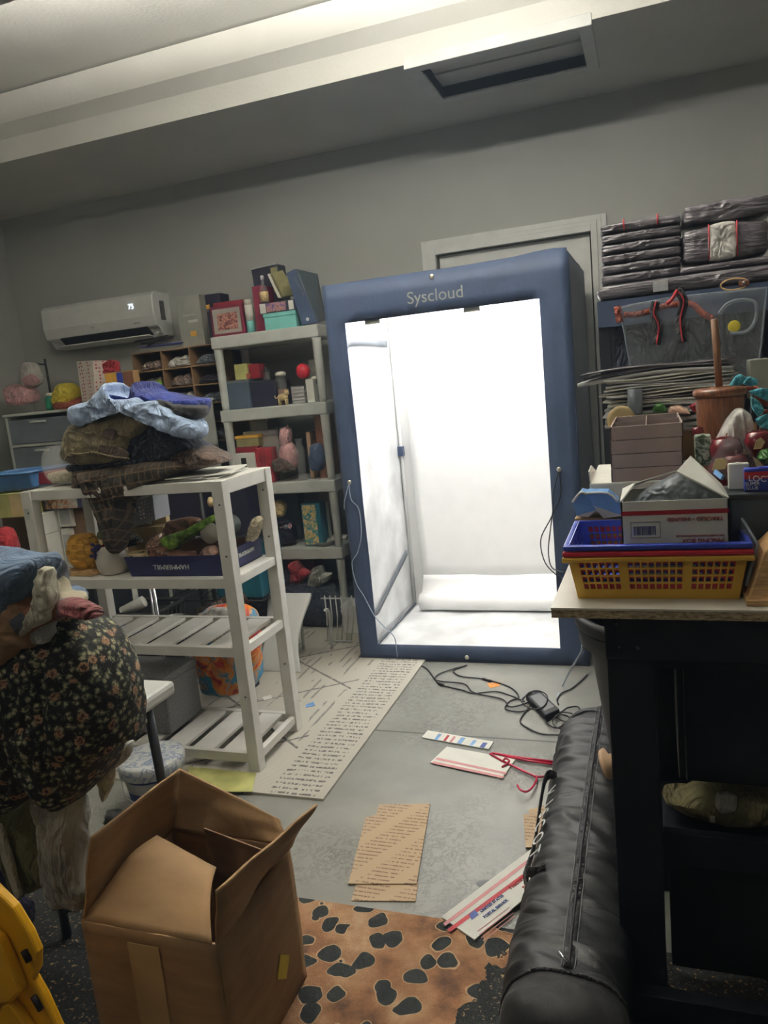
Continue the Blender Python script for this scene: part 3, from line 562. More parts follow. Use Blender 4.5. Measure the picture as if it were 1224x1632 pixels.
# third tier
z = SH[2]
carton('storage_box', 'pale grey lidded carton on the third tier', 'box', (-2.514,0.999,-2.268,1.259), 4.42, .2, 'grey_card', .03, 'paper_grey', z0=z)
carton('storage_box', 'smaller pale box sitting on the grey lidded carton', 'box', (-2.464,1.26,-2.346,1.333), 4.44, .15, 'grey_card', .012, z0=(-2.514,0.999,-2.268,1.259)[3])
carton('hat_box', 'green oval box with a yellow lid at the left of the third tier', 'box', (-2.544,1.166,-2.38,1.238), 4.36, .14, 'olive_book', .018, 'hive_yellow', z0=(-2.555,1.093,-2.39,1.166)[3]-.0)
carton('hat_box', 'dark red box beneath the yellow-lidded oval box', 'box', (-2.555,1.093,-2.39,1.166), 4.36, .14, 'book_red', z0=z+.07)
carton('camera_box', 'white box with a round black lens print at the front left of the third tier', 'box', (-2.568,1.024,-2.4,1.129), 4.32, .03, 'paper_white', z0=z, art_=[('ink_black', .4, .62, .45, .85)])
carton('shoe_box', 'wide flat box under the dark red one on the third tier', 'box', (-2.57,1.002,-2.405,1.125), 4.36, .14, 'grey_card', z0=z)
bpy.data.objects.remove(bpy.data.objects['shoe_box'].children[0]) if False else None
carton('gift_box', 'deep red upright box in front of the grey lidded carton', 'box', (-2.41,1.033,-2.285,1.153), 4.33, .08, 'red_cloth', z0=z)
pk = thing('plush_horse', (-2.1, 4.4, z), 'pink plush horse standing upright on the third tier', 'toy')
obj('body', B().puff([(-2.233,4.4,1.171),(-2.17,4.4,1.175),(-2.136,4.4,1.1),(-2.152,4.4,1.008),(-2.228,4.4,1.008),(-2.257,4.4,1.091)], .09, .004), 'pink_plush', pk)
obj('head', B().puff([(-2.225,4.39,1.26),(-2.179,4.39,1.276),(-2.157,4.39,1.239),(-2.171,4.39,1.168),(-2.207,4.39,1.13),(-2.243,4.39,1.165)], .07, .004), 'pink_plush', pk)
obj('ear', B().ball((-2.18,4.39,1.264), .014, (.7, .5, 1.6), 10), 'pink_plush', pk)
obj('eye', B().ball((-2.165,4.35,1.2), .005, (1, 1, 1), 8), 'ink_black', pk)
jar('glass_vase', 'tall clear cut-glass vase on the third tier', 'vase', ((-2.107,4.38,1.009)[0], 4.38, z), [(.034, 0), (.03, .015), (.026, .06), (.03, .14), (.034, .2), (.022, .215), (.02, .25), (.03, .262)], 'glass')
carton('book', 'peach-spined book leaning beside the glass vase', 'book', (-2.072,1.013,-2.045,1.228), 4.42, .15, 'skin_beige', z0=z)
carton('wooden_board', 'brown board standing by the right post of the third tier', 'board', (-1.996,1.009,-1.948,1.328), 4.4, .22, 'wood_brown', z0=z)
soft('plush_toy', 'dark blue rounded cloth toy at the right of the third tier', 'toy', [(-2.024,4.4,1.149),(-1.963,4.4,1.153),(-1.938,4.4,1.076),(-1.966,4.4,0.986),(-2.036,4.4,0.982),(-2.048,4.4,1.063)], .12, 'tent_glare_navy')
soft('shoe', 'dark shoe with a pale rim at the front of the third tier', 'shoe', [(-2.289,4.34,1.065),(-2.224,4.34,1.081),(-2.168,4.34,1.038),(-2.138,4.34,0.996),(-2.271,4.34,0.995)], .08, 'brown_camo')
# fourth tier
z = SH[3]
carton('poster_box', 'tall teal box printed with flowers on the fourth tier', 'box', (-2.137,0.534,-2.006,0.779), 4.36, .1, 'teal_bin', z0=z, art_=[('art_teal_print', .05, .78, .04, .96)])
carton('small_box', 'narrow white box beside the teal flower box', 'box', (-2.054,0.619,-2.01,0.767), 4.42, .1, 'paper_white', z0=z)
carton('small_box', 'small dusty pink box on the back of the fourth tier', 'box', (-2.078,0.761,-1.989,0.811), 4.5, .1, 'taupe', z0=(-2.078,0.761,-1.989,0.811)[1])
jar('shell_bowl', 'pale bowl of curled shells in front of the teal flower box', 'bowl', ((-2.001,4.36,0.549)[0], 4.37, z), [(.03, 0), (.05, .01), (.068, .03), (.07, .034), (.06, .03), (.03, .012)], 'grey_card')
for i, (px_, s_) in enumerate(((508,.02), (517,.024), (527,.018))):
    obj('seashell', B().ball(((-1.93, -1.895, -1.855)[i], 4.36, z+.05), s_, (1, .8, .9), 12, .5), 'ceramic_white', None, ['left pale shell in the bowl on the fourth tier', 'middle and largest pale shell in the fourth-tier bowl', 'right pale shell in the fourth-tier bowl'][i], 'shell', 'shells in the bowl')
soft('folded_scarf', 'gold patterned cloth bundle on the fourth tier', 'cloth', [(-2.366,4.4,0.792),(-2.3,4.4,0.802),(-2.26,4.4,0.763),(-2.287,4.4,0.697),(-2.352,4.4,0.691)], .08, 'label_cream')
soft('doll', 'dim doll with two pale hands on the fourth tier behind the shelf post', 'doll', [(-2.366,4.4,0.658),(-2.29,4.4,0.672),(-2.223,4.4,0.629),(-2.218,4.4,0.528),(-2.366,4.4,0.514)], .12, 'dark_box')
for x, l_ in (((-2.282,4.33,0.645), 'left'), ((-2.214,4.33,0.643), 'right')):
    obj('mitten', B().ball(x, .014, (1, .6, 1.3), 10), 'pink_plush', None, 'small pinkish mitten on the %s side of the dim doll' % l_, 'mitten', 'pair of mittens on the doll')
carton('storage_box', 'dark blue case at the back left of the fourth tier', 'box', (-2.438,0.498,-2.259,0.822), 4.58, .1, 'slate_bin', .02, z0=z)
# bottom zone by the rack
soft('plush_toy', 'crimson soft toy drooping under the fourth tier', 'toy', [(-2.231,4.3,0.402),(-2.175,4.3,0.422),(-2.155,4.3,0.368),(-2.097,4.3,0.334),(-2.146,4.3,0.301),(-2.179,4.3,0.251),(-2.241,4.3,0.259),(-2.222,4.3,0.331)], .12, 'red_cloth', .008)
soft('plush_toy', 'grey long-eared soft toy under the fourth tier', 'toy', [(-2.076,4.32,0.366),(-2.022,4.32,0.378),(-2.01,4.32,0.328),(-1.958,4.32,0.323),(-1.99,4.32,0.278),(-2.046,4.32,0.245),(-2.103,4.32,0.22),(-2.124,4.32,0.262)], .12, 'grey_knit', .008)
soft('blanket', 'black and grey crumpled blanket heap at the foot of the plastic shelving unit', 'blanket', [(-2.515,4.32,0.315),(-2.391,4.32,0.369),(-2.271,4.32,0.313),(-2.089,4.32,0.262),(-1.968,4.32,0.24),(-1.928,4.32,0.136),(-1.92,4.32,0.01),(-2.488,4.32,0.003),(-2.535,4.32,0.176)], .3, 'navy_denim', .015)
carton('storage_bin', 'teal bin lying behind the crimson soft toy', 'bin', (-2.363,0.341,-2.154,0.436), 4.5, .15, 'burgundy', z0=SH[4]+.2)
carton('storage_bin', 'grey blue tub at the lower right of the plastic shelving unit', 'bin', (-2.093,0.024,-1.851,0.214), 4.34, .25, 'slate_bin', .02, z0=SH[4])
carton('appliance', 'small pale appliance on the rug beside the photo tent', 'appliance', (-1.817,0.087,-1.694,0.186), 4.1, .15, 'appliance_white', .02, z0=.01)

# ---------------------------------------------------------------- cubbyhole organiser and things on it
CY = 4.45
cr_ = [(-3.325,4.45,1.865), (-2.565,4.45,1.858)]
cx0, cx1 = -3.31, -2.63
t = thing('cubbyhole_organiser', ((cx0+cx1)/2, CY+.15, 1.3), 'brown cardboard cubbyhole organiser filled with bagged bits beside the plastic shelving unit', 'organiser')
zt, zb_ = 1.84, 1.22
b = B(); cols = [cx0+i*(cx1-cx0)/4 for i in range(5)]; rows = [zt-i*.125 for i in range(6)]
cols = [cx0, -3.08, -2.86, -2.63]
for x in cols: b.box(x-.004, x+.004, CY, CY+.32, zb_-.01, zt)
for z_ in rows: b.box(cx0, cx1, CY, CY+.32, z_-.004, z_+.004)
obj('dividers', b, 'cubby_board', t)
obj('back', bx(cx0, cx1, CY+.315, CY+.32, zb_-.01, zt), 'cubby_board', t)
obj('stand', B().box(cx0+.02, cx1-.02, CY+.02, CY+.3, .04, zb_-.014), 'black_plastic', t)
obj('stand_foot', B().box(cx0, cx1, CY, CY+.32, 0, .04), 'black_plastic', t)
rnd = random.Random(3); n_ = 0
where = ['left', 'middle', 'right']; rw = ['top', 'second', 'third', 'fourth', 'fifth']
look = [('art_bags', 'clear bag of dark bits'), ('dark_box', 'dark wrapped bundle'), ('wrap_white', 'silvery plastic bag'), ('brown_camo', 'brown cloth bundle'), ('cloudy_plastic', 'cloudy plastic bag'), ('art_bags', 'mottled bag of trinkets')]
for r_ in range(5):
    for c_ in range(3):
        x0, x1 = cols[c_]+.012, cols[c_+1]-.012; z0 = rows[r_+1]+.004
        m_, l_ = look[(r_*3+c_*2) % 6]; h_ = .06+.035*rnd.random(); w_ = x1-x0
        pts = [(x0+w_*u, CY+.09, z0+h_*v) for u, v in ((0, .02), (.03, .5), (.2, .8), (.4, .95), (.55, .75), (.75, 1), (.95, .55), (1, .02))]
        soft('bag_of_trinkets', '%s in the %s row, %s column of the cubbyhole organiser' % (l_, rw[r_], where[c_]), 'bag', pts, .13, m_, .012, 22, 'bags in the cubbyholes', r_*3+c_)
jar('toy_ball', 'small yellow-green ball in the left column of the cubbyhole organiser', 'ball', (-3.13, CY-.0, rows[2]+.004), [(.008, 0), (.024, .01), (.03, .03), (.024, .05), (.008, .06)], 'snack_green')
k = (-2.941,1.86,-2.76,2.173)
gb = carton('gift_box', 'tall silvery grey box with a yellow sticker on the cubbyhole organiser', 'box', k, 4.5, .15, 'grey_card', z0=zt+.004, art_=[('hive_yellow', .45, .7, .2, .3), ('paper_white', .42, .82, .47, .52)])
text(gb, 'Reflections', .022, ((k[0]+k[2])/2, 4.495, k[1]+(k[3]-k[1])*.6), (1, 0, 0), (0, 0, 1), 'ink_white')
k = (-2.818,1.864,-2.648,2.17)
gb = carton('chocolate_box', 'dark navy tall box with gold crest behind the framed lodge picture', 'box', k, 4.57, .12, 'dark_box', z0=zt+.004, art_=[('hive_yellow', .35, .5, .72, .8)])
text(gb, "World's", .04, ((k[0]+k[2])/2-.01, 4.562, k[3]-.1), (1, 0, 0), (0, 0, 1), 'ink_grey')
carton('pencil_case', 'clear and blue flat case lying on the left end of the cubbyhole organiser', 'case', (-3.262,1.85,-2.928,1.882), 4.48, .12, 'clear_plastic', .006, 'blue_plastic', z0=zt+.004)
for i, (pa, pb) in enumerate((((-3.306,4.5,1.922), (-3.035,4.5,1.938)), ((-3.272,4.52,1.906), (-3.013,4.52,1.912)), ((-3.181,4.46,1.883), (-3.04,4.46,1.922)))):
    obj('black_pen', B().tube([pa, pb], .006, 8, radii=[.007, .003]), 'black_plastic', None, ['longest black rod lying over the clear flat case', 'black rod slanting beneath the air conditioner end', 'short black rod at the left end of the clear case'][i], 'rod', 'black rods on the organiser')

# plastic drawer towers
def drawers(name, label, x0, x1, y0, dep, zs, zt, fill=('art_bags', 'cloudy_plastic')):
    t = thing(name, ((x0+x1)/2, y0+dep/2, 0), label, 'drawers')
    b = B().box(x0, x0+.025, y0, y0+dep, 0, zt-.02).box(x1-.025, x1, y0, y0+dep, 0, zt-.02).box(x0, x1, y0+dep-.01, y0+dep, 0, zt)
    for z in zs: b.box(x0, x1, y0, y0+dep, z-.018, z)
    obj('frame', b, 'resin_white', t, bevel=.003)
    obj('top', bx(x0-.01, x1+.01, y0-.012, y0+dep, zt-.02, zt), 'resin_white', t, bevel=.006)
    zz = list(zs)+[zt-.02]
    for i in range(len(zz)-1):
        d = obj('drawer', B().box(x0+.03, x1-.03, y0-.004, y0, zz[i]+.006, zz[i+1]-.025).box(x0+.03, x0+.034, y0, y0+dep-.03, zz[i]+.006, zz[i+1]-.04).box(x1-.034, x1-.03, y0, y0+dep-.03, zz[i]+.006, zz[i+1]-.04), 'cloudy_plastic', t)
        xm = (x0+x1)/2; obj('handle', B().box(xm-.07, xm+.07, y0-.016, y0-.004, zz[i+1]-.055, zz[i+1]-.04), 'resin_white', d, bevel=.003)
    return t
DT = (-4.045,4.3,1.524)
drawers('plastic_drawer_tower', 'white plastic drawer tower with see-through drawers in the far left corner', -4.35, -3.75, 4.3, .42, [.1, .36, .62, .88, 1.1, 1.3], 1.52)
drawers('plastic_drawer_tower', 'grey see-through drawer tower between the cubbyhole organiser and the plastic shelving unit', -3.0, -2.68, 4.05, .32, [.06, .36, .66, .95, 1.2], 1.5)
for i, (k_, m_, nm, lb) in enumerate((((-4.361,1.322,-4.167,1.385), 'cream_cloth', 'yarn_bundle', 'pale yarn bundle at the left inside the upper clear drawer'), ((-4.172,1.307,-3.971,1.387), 'grey_knit', 'yarn_bundle', 'grey yarn bundle at the right inside the upper clear drawer'))):
    x0, z0, x1, z1 = k_; z0 = 1.305; soft(nm, lb, 'yarn', [(x0, 4.42, z0), (x0, 4.42, z1-.02), ((x0+x1)/2, 4.42, z1), (x1, 4.42, z1-.03), (x1, 4.42, z0)], .1, m_, .01, 30, 'yarn in the clear drawer', i)
carton('yarn_label_box', 'printed white card standing inside the second clear drawer', 'card', (-4.174,1.135,-4.04,1.243), 4.36, .02, 'paper_white', z0=1.105, art_=[('ink_grey', .15, .8, .3, .7)])
carton('pink_box', 'pink box inside the second clear drawer', 'box', (-4.387,1.113,-4.254,1.159), 4.4, .1, 'pink_plush', z0=1.105)
# on the drawer tower: toys and flowers
z = 1.52
soft('plush_toy', 'pink and white soft toy lying on the far left drawer tower', 'toy', [(-4.396,4.42,1.703),(-4.319,4.42,1.732),(-4.203,4.42,1.708),(-4.14,4.42,1.658),(-4.166,4.42,1.593),(-4.274,4.42,1.575),(-4.386,4.42,1.593),(-4.397,4.42,1.649)], .16, 'pink_plush', .01)
soft('plush_toy', 'pale soft toy with a bonnet sitting above the pink one in the corner', 'toy', [(-4.247,4.45,1.823),(-4.201,4.45,1.876),(-4.141,4.45,1.861),(-4.126,4.45,1.802),(-4.115,4.45,1.721),(-4.209,4.45,1.685),(-4.269,4.45,1.726)], .12, 'white_plush', .008)
soft('pink_ribbon', 'pink bow on the pale bonneted soft toy', 'ribbon', [(-4.186,4.36,1.757),(-4.101,4.36,1.784),(-4.033,4.36,1.734),(-4.085,4.36,1.704),(-4.162,4.36,1.711)], .03, 'pink_plush', .006)
jar('green_bottle', 'dark green bottle with a white cap on the far left drawer tower', 'bottle', ((-3.971,4.36,1.559)[0], 4.36, z), [(.035, 0), (.04, .02), (.04, .08), (.028, .1)], 'green_basket', [('cap', [(.026, .1), (.026, .115), (.02, .12)], 'ceramic_white')])
soft('floral_bundle', 'yellow and olive foil bundle on the drawer tower', 'decoration', [(-3.943,4.38,1.621),(-3.873,4.38,1.693),(-3.807,4.38,1.696),(-3.75,4.38,1.656),(-3.732,4.38,1.586),(-3.795,4.38,1.543),(-3.921,4.38,1.54)], .16, 'tape_yellow', .012, 20)
soft('wrapped_parcel', 'red-brown wrapped parcel at the front of the drawer tower', 'parcel', [(-3.928,4.33,1.557),(-3.886,4.33,1.575),(-3.779,4.33,1.566),(-3.677,4.33,1.592),(-3.687,4.33,1.542),(-3.8,4.33,1.516),(-3.899,4.33,1.511)], .08, 'rust_cloth', .006)
rk = thing('wire_stand', (-3.99, 4.5, z), 'thin black upright stand behind the toys on the far left drawer tower', 'stand')
obj('upright', B().tube([((-4.091,4.5,1.887)[0], 4.5, z), (-4.091,4.5,1.887)], .008, 8), 'black_plastic', rk)
obj('arm', B().tube([(-4.183,4.5,1.861), (-4.094,4.5,1.847)], .006, 8), 'black_plastic', rk)
gb = thing('gift_bag', (-3.5, 4.3, 1.3), 'white gift bag covered with small red hearts behind the clothes pile', 'bag')
obj('bag_body', B().hexa([(-3.568,4.2,1.556), (-3.421,4.15,1.547), (-3.353,4.25,1.536), (-3.503,4.35,1.542)], [(-3.561,4.2,1.819), (-3.391,4.15,1.803), (-3.343,4.25,1.801), (-3.491,4.35,1.819)]), 'gift_hearts', gb)
soft('tissue_paper', 'crimson tissue paper sticking out of the hearts gift bag', 'paper', [(-3.378,4.24,1.784),(-3.324,4.24,1.807),(-3.267,4.24,1.79),(-3.274,4.24,1.726),(-3.333,4.24,1.707),(-3.381,4.24,1.719)], .06, 'red_cloth', .012, 30)
obj('gift_bag_box', B().box(-3.52, -3.37, 4.12, 4.4, 0, (-3.472,4.2,1.548)[2]), 'kraft_dark', None, 'tall brown carton the hearts gift bag stands on', 'box', bevel=.004)
carton('story_book', 'orange, blue and tan picture tin behind the clothes pile', 'tin', (-3.277,1.601,-3.059,1.717), 4.1, .06, 'wood_light', z0=(-3.277,1.601,-3.059,1.717)[1], art_=[('hive_yellow', .02, .4, .05, .95), ('blue_plastic', .42, .62, .05, .95), ('wood_brown', .64, .98, .05, .95)])
jar('wooden_post', 'x', 'x', (0, 0, -9), [(.01, 0), (.01, .01)], 'wood_light')
bpy.data.objects.remove(bpy.data.objects['wooden_post'])
obj('tin_shelf', B().box(-3.45, -2.95, 4.05, 4.2, 1.2, 1.21) if False else bx(-3.32, -3.02, 4.06, 4.18, 0, (-3.277,1.601,-3.059,1.717)[1]), 'dark_box', None, 'narrow dark carton under the orange and blue picture tin', 'box', bevel=.004)


# ================================================================ white slatted shelf in the foreground
def PXB(*a): return a
FX0, FX1, FY0, FY1, FZ = -2.49, -1.525, 2.47, 2.87, 1.19
t = thing('slatted_shelf', ((FX0+FX1)/2, 2.67, .01), 'white wooden four-tier slatted shelf carrying the clothes pile, on the cream rug', 'shelf')
pw = .05
for x in (FX0, FX1-pw):
    for y in (FY0, FY1-pw):
        p = obj('post', bx(x, x+pw, y, y+pw, .01, FZ), 'white_lacquer', t, bevel=.003)
        hb = B()
        for z in (.33, .9, 1.1): hb.lathe([(.004, 0), (.004, .003)], (x+pw*.6, y-.0015, z), 8, rot(PI/2, 'X', (0, 0, 0)))
        obj('bolt', hb, 'grey_metal', p)
for z, name in ((FZ, 'top'), (.81, 'm'), (.53, 'l'), (.085, 'b')):
    obj('rail', bx(FX0+pw, FX1-pw, FY0+.005, FY0+.03, z-.04, z), 'white_lacquer', t, bevel=.002)
    obj('rail', bx(FX0+pw, FX1-pw, FY1-.03, FY1-.005, z-.04, z), 'white_lacquer', t, bevel=.002)
    for x in (FX0+.005, FX1-.03):
        zz = .055 if name == 'top' else .035
        obj('rail', bx(x, x+.025, FY0+pw, FY1-pw, z-zz, z), 'white_lacquer', t, bevel=.002)
    if name in 'top m':
        obj('board', bx(FX0+.03, FX1-.03, FY0+.03, FY1-.03, z-.012, z-.001), 'white_lacquer', t, bevel=.001)
    else:
        n_ = 6; w_ = (FX1-FX0-2*pw)/n_
        for i in range(n_):
            xx = FX0+pw+i*w_; obj('slat', bx(xx+.016, xx+w_-.026, FY0+.03, FY1-.03, z-.018, z-.002), 'white_lacquer', t, bevel=.002)
obj('corner_bracket', B().box(FX0+.01, FX0+.035, FY0-.003, FY0, 1.07, 1.12), 'resin_white', t)

# --- clothes pile on the shelf top, from the bottom up
soft('plaid_shirt', 'brown plaid shirt whose sleeve hangs from the clothes pile over the shelf edge', 'shirt', [(-2.239,2.54,1.258),(-2.163,2.54,1.259),(-1.872,2.54,1.276),(-1.75,2.54,1.276),(-1.704,2.54,1.259),(-1.734,2.54,1.233),(-1.814,2.54,1.205),(-1.915,2.54,1.185),(-1.949,2.54,1.145),(-2.003,2.54,1.117),(-2.051,2.54,1.126),(-2.048,2.54,1.043),(-2.072,2.54,0.949),(-2.093,2.54,0.904),(-2.119,2.54,0.912),(-2.145,2.54,0.974),(-2.163,2.54,1.047),(-2.183,2.54,1.155),(-2.247,2.54,1.174),(-2.256,2.54,1.206)], .14, 'plaid', .012, 12, seed=1, st=(1.6, 1, .6), n=96)
soft('plaid_shirt', 'rear bulk of folded plaid cloth lying under the dark jeans', 'shirt', [(-2.349,2.68,1.26),(-2.107,2.68,1.252),(-1.731,2.68,1.288),(-1.662,2.68,1.263),(-1.712,2.68,1.223),(-1.993,2.68,1.182),(-2.316,2.68,1.192)], .2, 'plaid', .01, 12, seed=2)
soft('camo_trousers', 'brown patterned trousers with a buckle spreading to the right end of the clothes pile', 'trousers', [(-1.871,2.62,1.247),(-1.796,2.62,1.284),(-1.733,2.62,1.315),(-1.661,2.62,1.311),(-1.602,2.62,1.282),(-1.579,2.62,1.248),(-1.644,2.62,1.235),(-1.763,2.62,1.221),(-1.837,2.62,1.22)], .2, 'brown_camo', .018, 20, seed=3)
soft('dark_jeans', 'dark navy jeans under the khaki trousers in the clothes pile', 'jeans', [(-2.338,2.66,1.279),(-2.219,2.66,1.261),(-2.069,2.66,1.271),(-1.987,2.66,1.327),(-1.931,2.66,1.38),(-1.878,2.66,1.443),(-1.845,2.66,1.461),(-1.805,2.66,1.397),(-1.735,2.66,1.334),(-1.673,2.66,1.297),(-1.721,2.66,1.274),(-1.807,2.66,1.256),(-1.818,2.66,1.223),(-1.939,2.66,1.23),(-2.159,2.66,1.236),(-2.341,2.66,1.251)], .28, 'navy_denim', .016, 12, seed=4, n=96)
kt = soft('khaki_trousers', 'khaki trousers with brown patches folded in the middle of the clothes pile', 'trousers', [(-2.247,2.6,1.445),(-2.201,2.6,1.431),(-2.143,2.6,1.452),(-2.028,2.6,1.479),(-1.946,2.6,1.498),(-1.875,2.6,1.49),(-1.848,2.6,1.473),(-1.833,2.6,1.444),(-1.851,2.6,1.421),(-1.9,2.6,1.384),(-1.928,2.6,1.36),(-1.966,2.6,1.317),(-2.02,2.6,1.276),(-2.118,2.6,1.269),(-2.229,2.6,1.273),(-2.3,2.6,1.292),(-2.321,2.6,1.334),(-2.297,2.6,1.372),(-2.275,2.6,1.415)], .24, 'khaki', .008, 11, seed=5, n=96, st=(1, 1, 1.8))
obj('trouser_patch', B().puff([(-2.041,2.478,1.398),(-2.016,2.478,1.421),(-1.97,2.478,1.413),(-1.986,2.478,1.374),(-2.034,2.478,1.388)], .008, .001), 'brown_camo', kt)
obj('trouser_patch', B().puff([(-2.073,2.478,1.328),(-2.051,2.478,1.361),(-1.964,2.478,1.346),(-1.925,2.478,1.319),(-1.934,2.478,1.287),(-2.002,2.478,1.304)], .008, .001), 'brown_camo', kt)
obj('hem', B().tube(smooth_path([(-2.202,2.468,1.337),(-2.147,2.468,1.329),(-2.079,2.468,1.332),(-2.007,2.468,1.313),(-1.918,2.468,1.298)], 5), .0035, 6), 'khaki', kt)
bs = soft('blue_shirt', 'royal blue shirt lying over the top of the clothes pile', 'shirt', [(-2.076,2.62,1.571),(-2.066,2.62,1.545),(-2.01,2.62,1.527),(-1.955,2.62,1.53),(-1.923,2.62,1.57),(-1.905,2.62,1.591),(-1.898,2.62,1.56),(-1.856,2.62,1.544),(-1.81,2.62,1.535),(-1.707,2.62,1.507),(-1.643,2.62,1.494),(-1.646,2.62,1.463),(-1.665,2.62,1.43),(-1.694,2.62,1.43),(-1.736,2.62,1.457),(-1.772,2.62,1.483),(-1.828,2.62,1.502),(-1.88,2.62,1.511),(-1.967,2.62,1.514),(-2.028,2.62,1.514),(-2.071,2.62,1.532)], .22, 'royal_blue', .01, 12, seed=6, n=96)
soft('black_shirt', 'black shirt tucked under the royal blue shirt on the pile', 'shirt', [(-1.862,2.58,1.517),(-1.78,2.58,1.515),(-1.692,2.58,1.491),(-1.625,2.58,1.468),(-1.627,2.58,1.44),(-1.652,2.58,1.422),(-1.713,2.58,1.436),(-1.782,2.58,1.471),(-1.843,2.58,1.491)], .16, 'black_nylon_matte', .01, 14, seed=7)
soft('light_blue_shirt', 'light blue shirt draped across the clothes pile above the khaki trousers', 'shirt', [(-2.227,2.56,1.482),(-2.21,2.56,1.517),(-2.161,2.56,1.528),(-2.113,2.56,1.534),(-2.081,2.56,1.552),(-2.056,2.56,1.569),(-2.035,2.56,1.587),(-2.011,2.56,1.598),(-2.001,2.56,1.587),(-2.012,2.56,1.561),(-1.988,2.56,1.531),(-1.91,2.56,1.527),(-1.865,2.56,1.531),(-1.837,2.56,1.506),(-1.813,2.56,1.512),(-1.779,2.56,1.509),(-1.748,2.56,1.487),(-1.722,2.56,1.473),(-1.687,2.56,1.446),(-1.645,2.56,1.421),(-1.625,2.56,1.393),(-1.629,2.56,1.364),(-1.654,2.56,1.346),(-1.687,2.56,1.356),(-1.726,2.56,1.38),(-1.754,2.56,1.402),(-1.782,2.56,1.424),(-1.794,2.56,1.454),(-1.825,2.56,1.476),(-1.876,2.56,1.49),(-1.935,2.56,1.492),(-1.983,2.56,1.489),(-2.035,2.56,1.473),(-2.074,2.56,1.461),(-2.133,2.56,1.445),(-2.17,2.56,1.432),(-2.214,2.56,1.451)], .2, 'light_blue_shirt', .013, 12, seed=8, n=120, st=(1.3, 1, 1.3))
soft('folded_cloth', 'dark cloth with a lime mark filling the right flank of the clothes pile', 'cloth', [(-1.91,2.6,1.359),(-1.824,2.6,1.443),(-1.775,2.6,1.42),(-1.727,2.6,1.357),(-1.691,2.6,1.315),(-1.739,2.6,1.283),(-1.855,2.6,1.264),(-1.926,2.6,1.304)], .2, 'navy_denim', .014, 14, seed=9)
ot = soft('pile_core', 'grey-green cloth bundle hidden in the heart of the clothes pile', 'cloth', [(-2.356,2.75,1.374),(-2.287,2.75,1.465),(-2.117,2.75,1.492),(-1.958,2.75,1.492),(-1.812,2.75,1.442),(-1.779,2.75,1.361),(-1.813,2.75,1.245),(-2.365,2.75,1.24)], .18, 'olive_cloth', .01, 10, seed=10)
# papers at the right end of the top
for i, (dx, a, l) in enumerate(((0, .1, 'bottom magazine'), (-.03, -.12, 'middle magazine'), (.02, .3, 'topmost magazine'))):
    m = thing('magazine', (-1.72+dx, 2.68, FZ+.001+i*.006), 'pale %s of the loose papers at the right end of the slatted shelf top' % l, 'magazine', 'papers on the slatted shelf')
    b = bx(-1.86+dx, -1.6+dx, 2.53, 2.83, FZ+.001+i*.006, FZ+.006+i*.006); obj('pages', b, 'paper_grey' if i % 2 else 'paper_white', m)
    obj('cover_print', bx(-1.84+dx, -1.66+dx, 2.56, 2.72, FZ+.006+i*.006, FZ+.0066+i*.006), 'grey_card', m); m.rotation_euler = (0, 0, a)
gw = thing('glass_bowl', (-2.43, 2.68, FZ), 'round clear glass bowl with pale sand at the left end of the shelf top', 'bowl')
gc = ((-2.403,2.66,1.277)[0], 2.66, FZ)
obj('bowl', B().lathe([(.05, .0), (.07, .012), (.09, .045), (.098, .085), (.09, .13), (.07, .162), (.062, .17), (.066, .172), (.09, .135), (.095, .085), (.087, .047), (.066, .016), (.02, .01)], gc, 36, cap=False), 'glass', gw)
obj('sand', B().lathe([(.01, .012), (.06, .014), (.08, .04), (.075, .055), (.03, .062), (.002, .06)], gc, 24), 'sand', gw)

# --- on the middle tier
z = .81
L = thing('box_lid', (-1.81, 2.7, z), 'navy and white copy-paper box lid holding odds and ends on the slatted shelf', 'box lid')
lx0, lx1, ly0, ly1, lh = -2.03, -1.6, 2.52, 2.84, .085
obj('base', bx(lx0, lx1, ly0, ly1, z, z+.004), 'box_navy', L)
w = B().hexa([(lx0-.005, ly0, z), (lx1, ly0, z), (lx1, ly0+.004, z), (lx0-.005, ly0+.004, z)], [(lx0-.02, ly0-.012, z+lh), (lx1+.004, ly0-.006, z+lh), (lx1+.004, ly0-.002, z+lh), (lx0-.02, ly0-.008, z+lh)])
obj('side', w, 'box_navy', L); obj('side', bx(lx0, lx1, ly1-.004, ly1, z, z+lh), 'kraft_dark', L)
obj('side', bx(lx0, lx0+.004, ly0, ly1, z, z+lh), 'box_navy', L); obj('side', bx(lx1-.004, lx1, ly0, ly1, z, z+lh), 'box_navy', L)
obj('divider_flap', B().slab([(lx0+.24, ly1-.02, z+.03), (lx1-.01, ly0+.03, z+.03), (lx1-.01, ly0+.03, z+lh+.035), (lx0+.24, ly1-.02, z+lh+.05)], .004), 'kraft_dark', L)
text(L, 'HAMMERMILL', .028, (-1.83, ly0-.012, z+.042), (-1, 0, .0), (0, 0, -1), 'paper_white')
text(L, 'HAMMERMILL', .024, (lx1+.002, 2.7, z+.05), (0, -1, 0), (0, 0, -1), 'paper_white')
mg = thing('mug', (-1.985, 2.56, z+.05), 'cream cup standing at the left end of the navy box lid', 'mug')
mc = ((-2.033,2.58,0.898)[0], 2.575, z+.02)
obj('cup', B().lathe([(.03, 0), (.04, .02), (.044, .07), (.04, .07), (.036, .02), (.01, .01)], mc, 24), 'ceramic_cream', mg)
obj('handle', B().tube([(mc[0]+.042+.015*math.sin(a), 2.56, mc[2]+.04+.018*math.cos(a)) for a in [PI*i/8 for i in range(9)]], .004, 6), 'ceramic_cream', mg)
